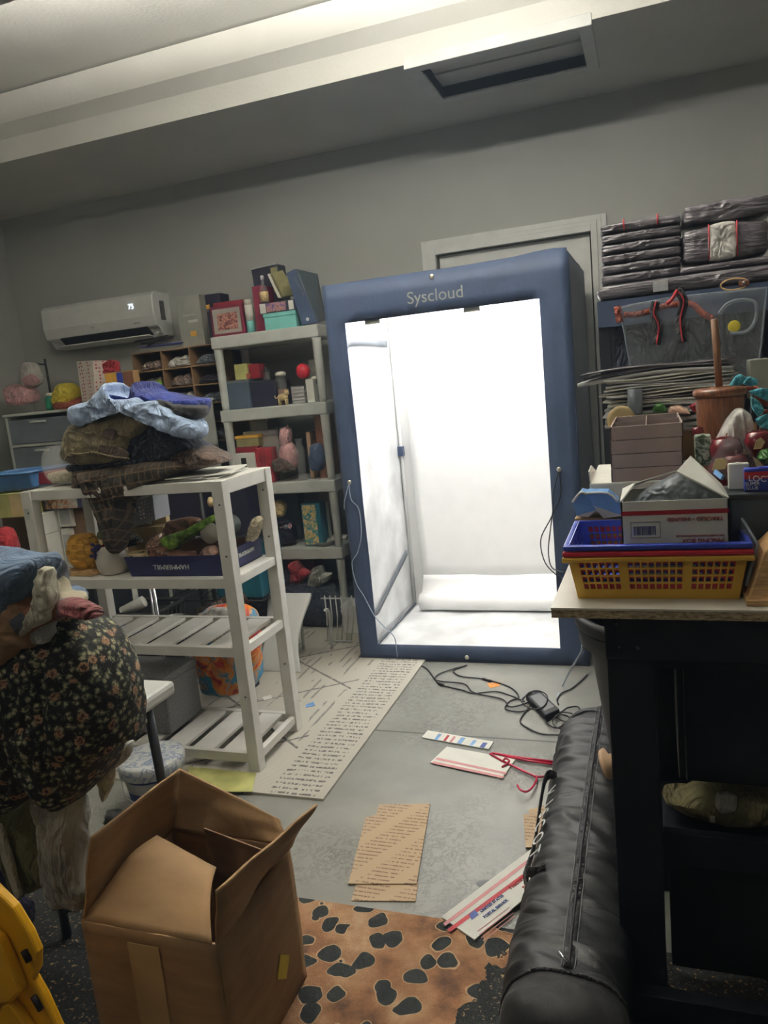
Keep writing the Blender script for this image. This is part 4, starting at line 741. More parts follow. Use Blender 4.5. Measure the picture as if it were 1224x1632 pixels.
def roll(name, label, cat, a, b_, r, mat, end=None, n=14):
    t = thing(name, a, label, cat); a, b_ = Vector(a), Vector(b_)
    obj('body', B().tube([a, a.lerp(b_, .02), a.lerp(b_, .98), b_], r, 20, radii=[r*.9, r, r, r*.9]), mat, t)
    if end: obj('end_cap', B().tube([a+(a-b_)*.02, a.lerp(b_, .06)], r*1.05, 20), end, t)
    return t
soft('snack_bag', 'shiny green and yellow snack bag lying across the box lid', 'bag', [(-1.936,2.62,0.94),(-1.896,2.62,0.961),(-1.801,2.62,0.985),(-1.674,2.62,1.038),(-1.673,2.62,1.012),(-1.738,2.62,0.972),(-1.809,2.62,0.937),(-1.884,2.62,0.886),(-1.914,2.62,0.892)], .09, 'snack_green', .006, 20, seed=2)
soft('snack_bag', 'brown glossy bag of dried food in front of the green snack bag', 'bag', [(-1.974,2.58,0.881),(-1.952,2.58,0.918),(-1.9,2.58,0.917),(-1.834,2.58,0.895),(-1.76,2.58,0.893),(-1.753,2.58,0.862),(-1.856,2.58,0.853),(-1.963,2.58,0.857)], .08, 'cooked_brown', .006, 24, seed=3)
soft('snack_bag', 'pinkish clear bag of nuts behind the cream cup', 'bag', [(-2.024,2.64,0.916),(-1.993,2.64,0.948),(-1.953,2.64,0.963),(-1.94,2.64,0.93),(-1.958,2.64,0.898),(-2.016,2.64,0.889)], .07, 'meat_pink', .006, 24, seed=4)
soft('snack_bag', 'dark red crumpled bag at the back of the box lid', 'bag', [(-2.006,2.74,0.953),(-1.973,2.74,0.997),(-1.876,2.74,1.01),(-1.822,2.74,0.997),(-1.846,2.74,0.96),(-1.92,2.74,0.929),(-1.985,2.74,0.925)], .08, 'cooked_brown', .008, 24, seed=5)
soft('snack_bag', 'cloudy clear bag at the right of the box lid', 'bag', [(-1.753,2.6,0.873),(-1.717,2.6,0.909),(-1.682,2.6,0.913),(-1.656,2.6,0.887),(-1.677,2.6,0.851),(-1.744,2.6,0.851)], .07, 'meat_pink', .006, 24, seed=6)
rl_ = roll('canister', 'dark green canister with white ring ends tipped over in the box lid', 'canister', (-1.691,2.6,0.965), (-1.685,2.78,0.968), .04, 'green_basket', 'ceramic_white')
MATS['canister_green'] = M('canister_green', (32, 52, 44), .4); rl_.children[0].data.materials[0] = MATS['canister_green']
soft('bread_roll', 'pale cream lumpy bag standing at the right end of the box lid', 'bag', [(-1.633,2.78,0.891),(-1.609,2.78,0.95),(-1.586,2.78,0.987),(-1.561,2.78,0.997),(-1.546,2.78,0.98),(-1.557,2.78,0.943),(-1.587,2.78,0.895),(-1.619,2.78,0.88)], .05, 'sand', .004, 20, seed=7)
carton('small_box', 'pale open carton standing askew behind the box lid', 'box', (-2.11,0.949,-2.044,1.023), 2.8, .05, 'ceramic_cream', z0=z, rz=.3)
# beehive, goose jar
bh = thing('beehive_ornament', (-2.27, 2.62, z), 'yellow pleated ornament on a brown wooden base on the slatted shelf', 'ornament')
hc = ((-2.324,2.6,0.829)[0], 2.6, z); b = B()
n_ = 56; rows = 13
vs = []
for j in range(rows*2+1):
    v = j/(rows*2); r = .075*(math.sin(PI*(.12+.76*v)))**.5
    for k in range(n_):
        zig = 1+.09*(1 if (k//4+j//4) % 2 else -1)
        a = 2*PI*k/n_; vs.append(Vector((hc[0]+r*zig*math.cos(a), hc[1]+r*.8*zig*math.sin(a), z+.022+.145*v)))
b.add(vs, [(j*n_+k, j*n_+(k+1) % n_, (j+1)*n_+(k+1) % n_, (j+1)*n_+k) for j in range(rows*2) for k in range(n_)]+[tuple(range(rows*2*n_, rows*2*n_+n_))])
b.sm = [False]*len(b.f); obj('body', b, 'hive_yellow', bh)
obj('base', B().poly([(hc[0]-.085, 2.53, z), (hc[0]+.08, 2.53, z), (hc[0]+.11, 2.6, z), (hc[0]+.05, 2.68, z), (hc[0]-.08, 2.68, z)], (0, 0, .02)), 'wood_light', bh, bevel=.003)
j = thing('cookie_jar', (-2.1, 2.6, z), 'round white ceramic jar with a red knob and purple grapes around its neck', 'jar')
jc = ((-2.17,2.58,0.846)[0], 2.585, z)
obj('body', B().lathe([(.045, 0), (.055, .006), (.068, .035), (.07, .065), (.058, .1), (.038, .12), (.02, .128)], jc, 30), 'ceramic_white', j)
obj('foot', B().lathe([(.047, 0), (.049, .004), (.047, .008)], jc, 30), 'burgundy', j)
obj('knob', B().ball((jc[0]-.01, jc[1]-.02, z+.135), .025, (1, .9, 1), 16), 'lid_red', j)
obj('knob_eye', B().ball((jc[0]-.01, jc[1]-.043, z+.142), .011, (1, .5, 1), 12), 'ceramic_cream', j)
gr = B(); rr_ = random.Random(5)
for i in range(26): gr.ball((jc[0]-.045+rr_.uniform(-.018, .018), jc[1]-.035+rr_.uniform(-.02, .02), z+.105+rr_.uniform(-.03, .03)), .008, (1, 1, 1), 8)
obj('grapes', gr, 'grape_purple', j)
obj('pear', B().lathe([(.003, 0), (.014, .004), (.02, .018), (.014, .034), (.006, .042)], ((-2.309,2.7,0.916)[0], 2.7, (-2.306,2.7,0.93)[2]-.0), 14), 'pear_green', j)
def holed(c4, nu, nv, duty=.5, mu=.06, mv=.15, groups=None):
    us = [0]; 
    if groups:
        tot = sum(groups); gap = .045; w_ = (1-2*mu-gap*(len(groups)-1))/tot; x = mu; hs = set()
        for gi, g_ in enumerate(groups):
            for i in range(g_):
                us += [x+w_*(1-duty)/2, x+w_*(1+duty)/2]; hs.add(len(us)-2); x += w_
            x += gap
        us.append(1)
    else:
        w_ = (1-2*mu)/nu; hs = set()
        for i in range(nu): us += [mu+w_*(i+(1-duty)/2), mu+w_*(i+(1+duty)/2)]; hs.add(len(us)-2)
        us.append(1)
    vs = [0]; h_ = (1-mv-.12)/nv; hv = set()
    for i in range(nv): vs += [mv+h_*(i+(1-duty)/2), mv+h_*(i+(1+duty)/2)]; hv.add(len(vs)-2)
    vs.append(1)
    return B().lattice(c4, us, vs, lambda i, j: i in hs and j in hv)
gk = thing('plastic_basket', (-2.06, 2.86, z+.1), 'light grey perforated plastic basket tilted behind the box lid', 'basket')
a_, b_, c_, d_ = (-2.198,2.72,0.966), (-2.03,2.72,1.008), (-2.042,2.74,1.115), (-2.22,2.74,1.072)
obj('front_wall', holed([a_, b_, c_, d_], 9, 5, .55), 'grey_basket', gk, solid=.004)
bk = [Vector(p)+Vector((0, .11, 0)) for p in (a_, b_, c_, d_)]
obj('back_wall', holed(bk, 9, 5, .55), 'grey_basket', gk, solid=.004)
obj('end_wall', B().slab([b_, bk[1], bk[2], c_], .004), 'grey_basket', gk); obj('end_wall', B().slab([a_, bk[0], bk[3], d_], .004), 'grey_basket', gk)
obj('rim', B().tube([d_, c_, bk[2], bk[3]], .006, 8, True), 'grey_basket', gk)
obj('base', B().slab([a_, b_, bk[1], bk[0]], .004), 'grey_basket', gk)
obj('handle_slot', B().slab([(-2.164,2.72,1.057), (-2.123,2.72,1.067), (-2.127,2.72,1.047), (-2.168,2.72,1.038)], .012), 'louver_black', gk)
carton('white_carton', 'pale carton the grey basket rests on, middle tier of the slatted shelf', 'box', (-2.211,0.911,-2.008,0.973), 2.74, .1, 'ceramic_cream', z0=z)
gk = thing('plastic_basket', (-2.1, 2.8, z+.25), 'small emerald green slotted basket peeking out under the plaid sleeve', 'basket')
a_, b_, c_, d_ = (-2.261,2.8,1.068), (-2.217,2.8,1.069), (-2.195,2.8,1.131), (-2.267,2.8,1.128)
obj('wall', holed([a_, b_, c_, d_], 4, 1, .4, .1, .25), 'green_basket', gk, solid=.003)
obj('wall', B().slab([Vector(p)+Vector((0, .06, 0)) for p in (a_, b_, c_, d_)], .003), 'green_basket', gk)
obj('rim', B().tube([d_, c_, Vector(c_)+Vector((0, .06, 0)), Vector(d_)+Vector((0, .06, 0))], .004, 6, True), 'green_basket', gk)
soft('wreath', 'pale and purple dried wreath at the foot of the plaid sleeve', 'wreath', [(-2.159,2.66,0.964),(-2.124,2.66,0.974),(-2.078,2.66,0.945),(-2.07,2.66,0.918),(-2.141,2.66,0.903),(-2.159,2.66,0.925)], .05, 'floral_tapestry', .01, 30)

# --- behind the slatted shelf, left: boxes on a dark chest
ch = thing('storage_chest', (-3.1, 3.2, 0), 'black storage chest behind the slatted shelf, under the white cartons', 'chest')
obj('body', bx(-3.45, -2.6, 3.02, 3.5, 0, .66), 'black_paint', ch, bevel=.006); obj('lid', bx(-3.46, -2.59, 3.01, 3.51, .66, .7), 'black_paint', ch, bevel=.006)
BZ = .7
def wc(lbl, r, y, red=False, z0=None):
    return carton('ornament_carton', lbl, 'box', r, y, .1, 'paper_white', z0=z0, group='white cartons behind the slatted shelf', art_=[('paper_grey', .15, .85, .15, .85)] if not red else [('ink_red', .05, .95, .05, .95), ('paper_white', .4, .9, .2, .8)])
wc('white carton with a framed label seen through the left of the slatted shelf', (-3.015,0.894,-2.909,1.013), 3.1)
wc('white carton right of the framed-label one, seen through the left bay', (-2.904,0.918,-2.816,1.029), 3.1)
wc('white carton below the framed-label one, left bay of the shelf', (-3.008,0.773,-2.91,0.893), 3.1, z0=BZ)
wc('white carton at the lower right of the left bay group', (-2.902,0.785,-2.834,0.91), 3.1, z0=BZ)
wc('white carton with a framed label left of the front left post', (-3.009,0.9,-2.914,1.007), 3.0)
wc('red-printed white carton below the framed label one left of the post', (-3.024,0.804,-2.913,0.899), 3.0, True, z0=BZ)
carton('nature_puzzle', 'flat box with a nature photograph lying above the white cartons', 'box', (-2.999,1.014,-2.744,1.085), 3.08, .16, 'dark_box', z0=None, art_=[('art_nature', .02, .98, .05, .95)])
carton('lime_box', 'olive-green and tan printed box left of the slatted shelf', 'box', (-3.165,1.007,-2.941,1.127), 2.93, .12, 'lime_box', z0=None, art_=[('ceramic_cream', .62, .99, .05, .95), ('ink_grey', .1, .3, .3, .7)])
soft('red_bag', 'dark red bag beside the white cartons at the left edge', 'bag', [(-3.176,2.9,0.937),(-3.087,2.9,0.967),(-3.04,2.9,0.959),(-3.012,2.9,0.907),(-3.024,2.9,0.82),(-3.215,2.9,0.774)], .12, 'red_cloth', .006)
tr_ = thing('tray', (-2.9, 3.0, 1.16), 'blue plastic tray lying above the lime box at the left edge', 'tray')
q0 = (-3.222,1.127,-2.893,1.216)
obj('tray_body', B().hexa([(q0[0], 2.96, q0[1]), (q0[2], 2.96, q0[1]+.02), (q0[2], 3.2, q0[1]+.02), (q0[0], 3.2, q0[1])], [(q0[0]-.02, 2.94, q0[3]), (q0[2]+.01, 2.94, q0[3]+.01), (q0[2]+.01, 3.22, q0[3]+.01), (q0[0]-.02, 3.22, q0[3])]), 'blue_tray', tr_, bevel=.008)
obj('tray_rim', B().tube([(q0[0]-.02, 2.94, q0[3]), (q0[2]+.012, 2.94, q0[3]+.01), (q0[2]+.012, 3.22, q0[3]+.01), (q0[0]-.02, 3.22, q0[3])], .007, 8, True), 'blue_tray', tr_)
carton('red_book', 'dark red book with a cream label between the blue tray and the glass bowl', 'book', (-2.926,1.156,-2.778,1.215), 3.0, .15, 'book_red', z0=None, art_=[('ceramic_cream', .8, .98, .3, .8)])
obj('crate_stack', bx(-3.3, -2.62, 3.12, 3.45, .7, (-2.999,1.014,-2.744,1.085)[1]-.003), 'kraft_dark', None, 'plain brown carton stack in the dark behind the white cartons', 'box', bevel=.004)
sc_ = thing('flat_screen', (-2.45, 3.0, 0), 'thin dark flat screen with a grey face standing behind the slatted shelf', 'screen')
obj('panel', B().slab([(-2.982,3,0.409), (-2.679,3,0.447), (-2.678,3,0.725), (-2.89,3,0.727)], .03), 'grey_metal', sc_); obj('edge_frame', B().tube([(-2.637,2.98,0.73), (-2.659,2.98,0.388)], .012, 8), 'black_plastic', sc_)
obj('foot', bx(-2.72, -2.42, 2.93, 3.01, 0, (-2.86,3,0.411)[2]), 'black_plastic', sc_)
# rack uprights and dim clutter seen between the tiers
rk = thing('wire_rack', (-2.4, 3.55, 0), 'dark wire rack with chrome uprights behind the slatted shelf', 'rack')
for x in (-2.62, -2.3):
    for y in (3.5, 3.85): obj('upright', B().tube([(x, y, 0), (x, y, 1.02)], .012, 10), 'black_plastic', rk)
for z_ in (.4, .75):
    b = B().tube([(-2.62, 3.5, z_), (-2.0, 3.5, z_), (-2.0, 3.85, z_), (-2.62, 3.85, z_)], .006, 6, True)
    for i in range(9): b.tube([(-2.58+i*.07, 3.5, z_), (-2.58+i*.07, 3.85, z_)], .0025, 5)
    obj('wire_shelf', b, 'black_plastic', rk)
carton('storage_bin', 'big dark teal bin on the wire rack behind the box lid', 'bin', (-2.56, .76, -2.04, 1.05), 3.53, .28, 'dark_box', .03, 'teal_bin', z0=.76)
carton('storage_bin', 'teal bin on the lower wire shelf behind the chrome ring', 'bin', (-2.3, .41, -2.02, .7), 3.53, .28, 'teal_bin', .03, 'teal_bin', z0=.41)
jar('spool', 'wooden thread spool lying in the dark behind the box lid', 'spool', (-2.081,3.3,0.981), [(.0, 0), (.0, .001)], 'wood_light')
bpy.data.objects.remove(bpy.data.objects['spool'])
sp = thing('wooden_goblet', (-2.147,3.4,0.949), 'small pale turned goblet lying on its side behind the right post', 'goblet')
pp = Vector((-2.233,3.48,0.955)); obj('cup', B().tube([pp, pp+Vector((.015, 0, 0)), pp+Vector((.04, 0, 0)), pp+Vector((.07, 0, 0)), pp+Vector((.085, 0, 0))], .02, 14, radii=[.028, .024, .01, .012, .026]), 'ceramic_cream', sp)
bk_ = thing('wire_basket', (-2.3, 3.15, 0), 'black wicker basket holding a red ball behind the slatted shelf', 'basket')
bq = (-2.659,0.341,-2.366,0.466); x0, x1 = bq[0], bq[2]; zt_ = bq[3]
wv = B()
for i in range(24):
    u = i/23; wv.tube([(x0+.02+(x1-x0-.04)*u, 3.08, .02), (x0+(x1-x0)*u, 3.05, zt_)], .004, 5)
for i in range(8):
    u = i/7; wv.tube([(x1-.02, 3.08+.2*u, .02), (x1, 3.05+.26*u, zt_)], .004, 5)
obj('wicker_wall', wv, 'dark_wicker', bk_)
obj('liner', B().hexa([(x0+.03, 3.09, .01), (x1-.03, 3.09, .01), (x1-.03, 3.28, .01), (x0+.03, 3.28, .01)], [(x0+.01, 3.07, zt_-.03), (x1-.01, 3.07, zt_-.03), (x1-.01, 3.3, zt_-.03), (x0+.01, 3.3, zt_-.03)]), 'louver_black', bk_)
obj('rim', B().tube([(x0, 3.05, zt_), (x1, 3.05, zt_), (x1, 3.31, zt_), (x0, 3.31, zt_)], .012, 8, True), 'dark_wicker', bk_)
obj('red_ball', B().ball((-2.669,3.14,0.512), .05, (1, 1, 1.05), 20), 'red_plastic', None, 'glossy red ball on the left of the black wicker basket', 'ball')
roll('cloth_roll', 'cream fluffy roll lying on the black wicker basket', 'roll', (-2.593,3.1,0.461), (-2.482,3.14,0.51), .03, 'white_fur', 'white_fur')
carton('small_box', 'slim white carton standing up behind the cream roll', 'box', (-2.64,0.49,-2.593,0.579), 3.2, .04, 'paper_white', z0=None)
cr = thing('ring_stand', (-2.3, 3.0, 0), 'chrome stand with a horizontal ring behind the third tier', 'stand')
cp = Vector((-2.322,3.02,0.461)); zc = (-2.238,3.02,0.462)[2]; cx = (-2.227,3.02,0.462)[0]
obj('upright', B().tube([(cp.x, 3.02, 0), (cp.x, 3.02, (-2.314,3.02,0.653)[2])], .009, 10), 'chrome', cr)
obj('upright', B().tube([(cp.x-.03, 3.03, 0), (cp.x-.03, 3.03, (-2.314,3.02,0.653)[2])], .006, 10), 'chrome', cr)
obj('ring', B().tube([(cx+.062*math.cos(2*PI*i/24), 3.02+.062*math.sin(2*PI*i/24), zc) for i in range(24)], .006, 8, True), 'chrome', cr)
pb = thing('printed_box', (-1.95, 3.2, .3), 'brown long box with white print leaning beside the colourful beach bag', 'box')
obj('body', B().hexa([(-2.177,3.15,0.403), (-1.877,3.15,0.503), (-1.966,3.3,0.456), (-2.281,3.3,0.351)], [(-2.197,3.15,0.462), (-1.912,3.15,0.573), (-2.003,3.3,0.529), (-2.301,3.3,0.413)]), 'brown_camo', pb)
obj('label', B().slab([(-2.164,3.13,0.403), (-1.946,3.13,0.477), (-1.947,3.13,0.515), (-2.164,3.13,0.449)], .004), 'paper_white', pb)
text(pb, 'TILES', .028, (-2.054,3.14,0.499), (.93, 0, .28), (-.28, 0, .93), 'paper_grey')
obj('dark_carton', bx(-2.12, -1.97, 3.18, 3.3, .012, (-2.13,3.2,0.387)[2]-.02), 'dark_box', None, 'dark carton holding up the long brown printed box', 'box', bevel=.003)
bb = thing('beach_bag', (-1.95, 3.0, 0), 'turquoise and orange beach bag standing on the rug behind the slatted shelf', 'bag')
obj('bag_body', B().puff([(-2.095,3,0.097),(-2.109,3,0.232),(-2.129,3,0.391),(-2.081,3,0.471),(-2.003,3,0.531),(-1.848,3,0.544),(-1.771,3,0.505),(-1.763,3,0.398),(-1.783,3,0.181),(-1.86,3,0.114),(-1.985,3,0.083)], .16, .01, 12, seed=3), 'art_beach', bb)
obj('clear_wrap', B().puff([(-2.092,2.93,0.401),(-2.043,2.93,0.495),(-1.94,2.93,0.548),(-1.836,2.93,0.536),(-1.805,2.93,0.453),(-1.864,2.93,0.391),(-2,2.93,0.382)], .07, .01, 24, seed=4), 'wrap_white', bb)
ot = thing('storage_ottoman', (-2.2, 2.7, .087), 'grey linen storage ottoman standing on the bottom slats of the white shelf', 'ottoman')
obj('body', bx(-2.42, -2.0, 2.57, 2.82, .087, .31), 'grey_linen', ot, bevel=.01); obj('lid', bx(-2.424, -1.996, 2.566, 2.824, .31, .345), 'grey_linen', ot, bevel=.008)
# white plastic board leaning by the plastic shelving
wbd = thing('bath_board', (-1.9, 3.6, .01), 'white waisted plastic bench board leaning behind the right end of the slatted shelf', 'board')
def brd(u, v):
    half = .13-.03*math.sin(PI*min(1, v*1.1))+.0*v
    A = Vector((-1.949,3.481,0.01)); T = Vector((-1.949,3.72,0.376)); c_ = A.lerp(T, v); c_.y -= .03*math.sin(PI*v)
    hw = half*(1-.0*v)
    return c_+Vector(((u-.5)*2*hw, 0, 0))
obj('board', B().grid(brd, 6, 16), 'appliance_white', wbd, solid=.02, bevel=.004)
lg = B()
for s_ in (0, .18):
    lg.tube(smooth_path([(-1.72-s_, 3.66, .3), (-1.74-s_, 3.75, .25), (-1.78-s_, 3.82, .02)], 5), .009, 8)
obj('prop_leg', lg, 'resin_white', wbd)
wr = B(); bc = (-1.919,3.86,0.128)
for i in range(6): wr.tube([(-1.86+i*.03, 3.95, .02), (-1.84+i*.034, 3.93, .17), (-1.84+i*.034, 3.93, .3)], .004, 5)
wr.tube([(-1.87, 3.94, .28), (-1.66, 3.94, .28)], .005, 6); wr.tube([(-1.87, 3.94, .02), (-1.7, 3.94, .02)], .005, 6)
obj('wire_bin', wr, 'resin_white', None, 'small white wire bin behind the white bench board', 'bin')
# bucket with floral lid
bu = thing('paint_bucket', (-1.8, 2.2, 0), 'white and blue tub with a patterned paper lid under the folding table end', 'tub')
uc = ((-1.818,2.2,0.174)[0], 2.2, .0); zl = (-1.814,2.2,0.2)[2]
obj('tub', B().lathe([(.085, 0), (.09, .005), (.105, zl-.04)], uc, 28), 'ink_blue', bu)
obj('tub_label', B().lathe([(.1065-.012, zl*.35), (.1065, zl-.06)], uc, 28, cap=False), 'paper_grey', bu)
q = N('lid_print', .3); q.base(q.ramp(q.noise(24, None, 3, .5, 1), [(.45, (206, 208, 206)), (.55, (120, 138, 176)), (.6, (206, 208, 206))]))
obj('lid', B().lathe([(.108, zl-.05), (.122, zl-.045), (.124, zl), (.11, zl+.006), (.02, zl+.008)], uc, 28), 'lid_print', bu)
obj('bail', B().tube([(uc[0]+.115*math.cos(a), 2.2-.09*abs(math.sin(a))-.02, zl-.06-.07*math.sin(a)) for a in [PI*i/14 for i in range(15)]], .0035, 6), 'appliance_white', bu)
obj('paper_sheet', bx(-1.78, -1.52, 2.28, 2.46, .0, .004) if False else B().slab([(-1.853,2.457,0.014), (-1.536,2.456,0.014), (-1.481,2.324,0.014), (-1.738,2.282,0.014)], .002), 'lime_box', None, 'pale yellow sheet of paper on the floor before the slatted shelf', 'paper')

# ================================================================ folding table and fabric heap at the left
t = thing('folding_table', (-1.9, 1.45, 0), 'white plastic folding table at the left under the heap of fabrics', 'table')
obj('tabletop', bx(-2.75, -1.275, 1.4, 1.69, .7, .74), 'appliance_white', t, bevel=.012)
for (x, y) in ((-1.42, 1.6), (-1.6, 1.5)):
    pass
obj('leg', B().tube([(-1.308,1.6,0.707), (-1.283,1.58,0.495), (-1.33, 1.57, .02)], .013, 12), 'grey_metal', t)
obj('leg', B().tube([(-1.62, 1.5, .7), (-1.64, 1.51, .015)], .013, 12), 'grey_metal', t)
obj('leg', B().tube([(-2.6, 1.45, .7), (-2.6, 1.45, .015)], .013, 12), 'grey_metal', t)
obj('leg', B().tube([(-2.6, 1.62, .7), (-2.6, 1.62, .015)], .013, 12), 'grey_metal', t)
obj('crossbar', B().tube([(-1.64, 1.51, .1), (-1.33, 1.58, .17)], .01, 10), 'grey_metal', t)
obj('leg_brace', B().tube([(-1.35, 1.6, .62), (-1.5, 1.6, .5), (-1.62, 1.6, .7)], .006, 8), 'grey_metal', t)
soft('floral_throw', 'black tapestry throw woven with small roses hanging over the folding table', 'throw', [(-1.314,1.33,1.037),(-1.269,1.33,1.054),(-1.23,1.33,1.041),(-1.197,1.33,1.021),(-1.175,1.33,1.001),(-1.158,1.33,0.975),(-1.146,1.33,0.948),(-1.135,1.33,0.913),(-1.129,1.33,0.881),(-1.128,1.33,0.842),(-1.135,1.33,0.796),(-1.14,1.33,0.755),(-1.173,1.33,0.738),(-1.207,1.33,0.716),(-1.229,1.33,0.677),(-1.249,1.33,0.646),(-1.286,1.33,0.614),(-1.325,1.33,0.587),(-1.328,1.33,0.617),(-1.348,1.33,0.628),(-1.371,1.33,0.636),(-1.414,1.33,0.607),(-1.455,1.33,0.585),(-1.499,1.33,0.557),(-1.534,1.33,0.543),(-1.56,1.33,0.571),(-1.62,1.33,0.605),(-1.686,1.33,0.633),(-1.615,1.33,0.914),(-1.487,1.33,0.951),(-1.378,1.33,1.015)], .26, 'floral_tapestry', .012, 9, seed=11, n=120, st=(1.8, 1, .7))
soft('fur_trim', 'pale grey fur trim under the right edge of the floral throw', 'fur', [(-1.292,1.42,0.663),(-1.263,1.42,0.682),(-1.231,1.42,0.691),(-1.234,1.42,0.664),(-1.256,1.42,0.638),(-1.281,1.42,0.624),(-1.294,1.42,0.636)], .05, 'white_fur', .012, 50, seed=2)
soft('white_label_cloth', 'white cloth tongue hanging below the floral throw', 'cloth', [(-1.326,1.4,0.6),(-1.308,1.4,0.616),(-1.276,1.4,0.647),(-1.275,1.4,0.613),(-1.293,1.4,0.577),(-1.32,1.4,0.537),(-1.326,1.4,0.553),(-1.323,1.4,0.58)], .03, 'cream_cloth', .004)
soft('grey_sleeve', 'light grey sweatshirt sleeve hanging below the floral throw', 'sleeve', [(-1.446,1.34,0.61),(-1.386,1.34,0.629),(-1.339,1.34,0.607),(-1.339,1.34,0.55),(-1.357,1.34,0.464),(-1.359,1.34,0.413),(-1.358,1.34,0.361),(-1.351,1.34,0.328),(-1.375,1.34,0.279),(-1.394,1.34,0.279),(-1.425,1.34,0.282),(-1.461,1.34,0.269),(-1.466,1.34,0.311),(-1.463,1.34,0.382),(-1.46,1.34,0.469),(-1.457,1.34,0.538)], .1, 'grey_knit', .012, 12, seed=4, n=96, st=(1.8, 1, .7))
soft('olive_garment', 'olive and pale green garment hanging at the left under the throw', 'garment', [(-1.727,1.4,0.51),(-1.66,1.4,0.517),(-1.602,1.4,0.494),(-1.528,1.4,0.544),(-1.522,1.4,0.477),(-1.525,1.4,0.387),(-1.532,1.4,0.295),(-1.592,1.4,0.253),(-1.628,1.4,0.244),(-1.66,1.4,0.216),(-1.687,1.4,0.311),(-1.709,1.4,0.401),(-1.741,1.4,0.453)], .08, 'olive_cloth', .012, 10, seed=5, n=96, st=(2.5, 1, .6))
soft('garment_hem', 'pale striped hem edge of the olive garment', 'hem', [(-1.607,1.34,0.484),(-1.598,1.34,0.453),(-1.589,1.34,0.383),(-1.583,1.34,0.279),(-1.602,1.34,0.269),(-1.613,1.34,0.351),(-1.621,1.34,0.423)], .02, 'cream_cloth', .002)
soft('navy_trouser_leg', 'navy trouser leg hanging behind the yellow plastic panel', 'trousers', [(-1.776,1.42,0.304),(-1.711,1.42,0.294),(-1.688,1.42,0.201),(-1.665,1.42,0.166),(-1.665,1.42,0.127),(-1.677,1.42,0.102),(-1.714,1.42,0.084),(-1.743,1.42,0.154),(-1.805,1.42,0.183)], .08, 'navy_blue_cloth', .01, 12, seed=6)
soft('patchwork_jacket', 'patchwork jacket in greys and tans between the jeans and the floral throw', 'jacket', [(-1.24,1.27,1.191),(-1.23,1.27,1.176),(-1.238,1.27,1.155),(-1.236,1.27,1.131),(-1.221,1.27,1.113),(-1.196,1.27,1.11),(-1.173,1.27,1.099),(-1.187,1.27,1.075),(-1.233,1.27,1.056),(-1.263,1.27,1.038),(-1.271,1.27,1.006),(-1.305,1.27,1.002),(-1.327,1.27,0.985),(-1.358,1.27,0.959),(-1.387,1.27,0.943),(-1.429,1.27,0.936),(-1.488,1.27,0.927),(-1.462,1.27,1.035),(-1.356,1.27,1.095),(-1.29,1.27,1.152)], .16, 'patchwork', .012, 12, seed=7, n=96)
soft('cream_sleeve', 'cream and olive sleeve lying along the patchwork jacket', 'sleeve', [(-1.208,1.22,1.186),(-1.185,1.22,1.186),(-1.188,1.22,1.159),(-1.188,1.22,1.125),(-1.198,1.22,1.095),(-1.206,1.22,1.073),(-1.247,1.22,1.056),(-1.281,1.22,1.038),(-1.269,1.22,1.047),(-1.257,1.22,1.069),(-1.231,1.22,1.111)], .06, 'cream_cloth', .01, 14, seed=8)
soft('maroon_sleeve', 'dull maroon cuff lying over the floral throw', 'sleeve', [(-1.228,1.25,1.099),(-1.195,1.25,1.109),(-1.166,1.25,1.109),(-1.135,1.25,1.1),(-1.11,1.25,1.086),(-1.104,1.25,1.072),(-1.125,1.25,1.068),(-1.159,1.25,1.076),(-1.194,1.25,1.074),(-1.225,1.25,1.065),(-1.236,1.25,1.076)], .06, 'maroon_cloth', .006, 14, seed=9)
soft('striped_cuff', 'grey ribbed cuff hanging beneath the patchwork jacket', 'cuff', [(-1.274,1.24,1.048),(-1.229,1.24,1.066),(-1.239,1.24,1.02),(-1.25,1.24,1.014),(-1.277,1.24,1.017)], .05, 'grey_knit', .004, 30)
dj = soft('blue_jeans', 'faded blue jeans thrown on top of the fabric heap at the left edge', 'jeans', [(-1.415,1.25,1.216),(-1.342,1.25,1.22),(-1.317,1.25,1.214),(-1.294,1.25,1.21),(-1.259,1.25,1.205),(-1.225,1.25,1.207),(-1.214,1.25,1.195),(-1.222,1.25,1.171),(-1.247,1.25,1.137),(-1.277,1.25,1.102),(-1.309,1.25,1.073),(-1.344,1.25,1.046),(-1.355,1.25,1.026),(-1.389,1.25,1.022),(-1.461,1.25,1.027)], .16, 'blue_denim', .006, 12, seed=10, n=96)
soft('denim_shirt', 'crumpled pale denim cloth behind the maroon cuff', 'shirt', [(-1.411,1.45,1.071),(-1.381,1.45,1.074),(-1.344,1.45,1.067),(-1.328,1.45,1.051),(-1.335,1.45,1.039),(-1.388,1.45,1.042),(-1.414,1.45,1.048)], .08, 'blue_denim', .01, 20, seed=3)
soft('cloth_bundle', 'dark cloth bundle lying on the folding table beneath the jeans', 'cloth', [(-2.1, 1.42, .742), (-1.5, 1.42, .742), (-1.45, 1.42, .85), (-1.6, 1.42, 1.0), (-1.9, 1.42, 1.05), (-2.1, 1.42, 1.0)], .36, 'navy_denim', .012, 8, seed=5)

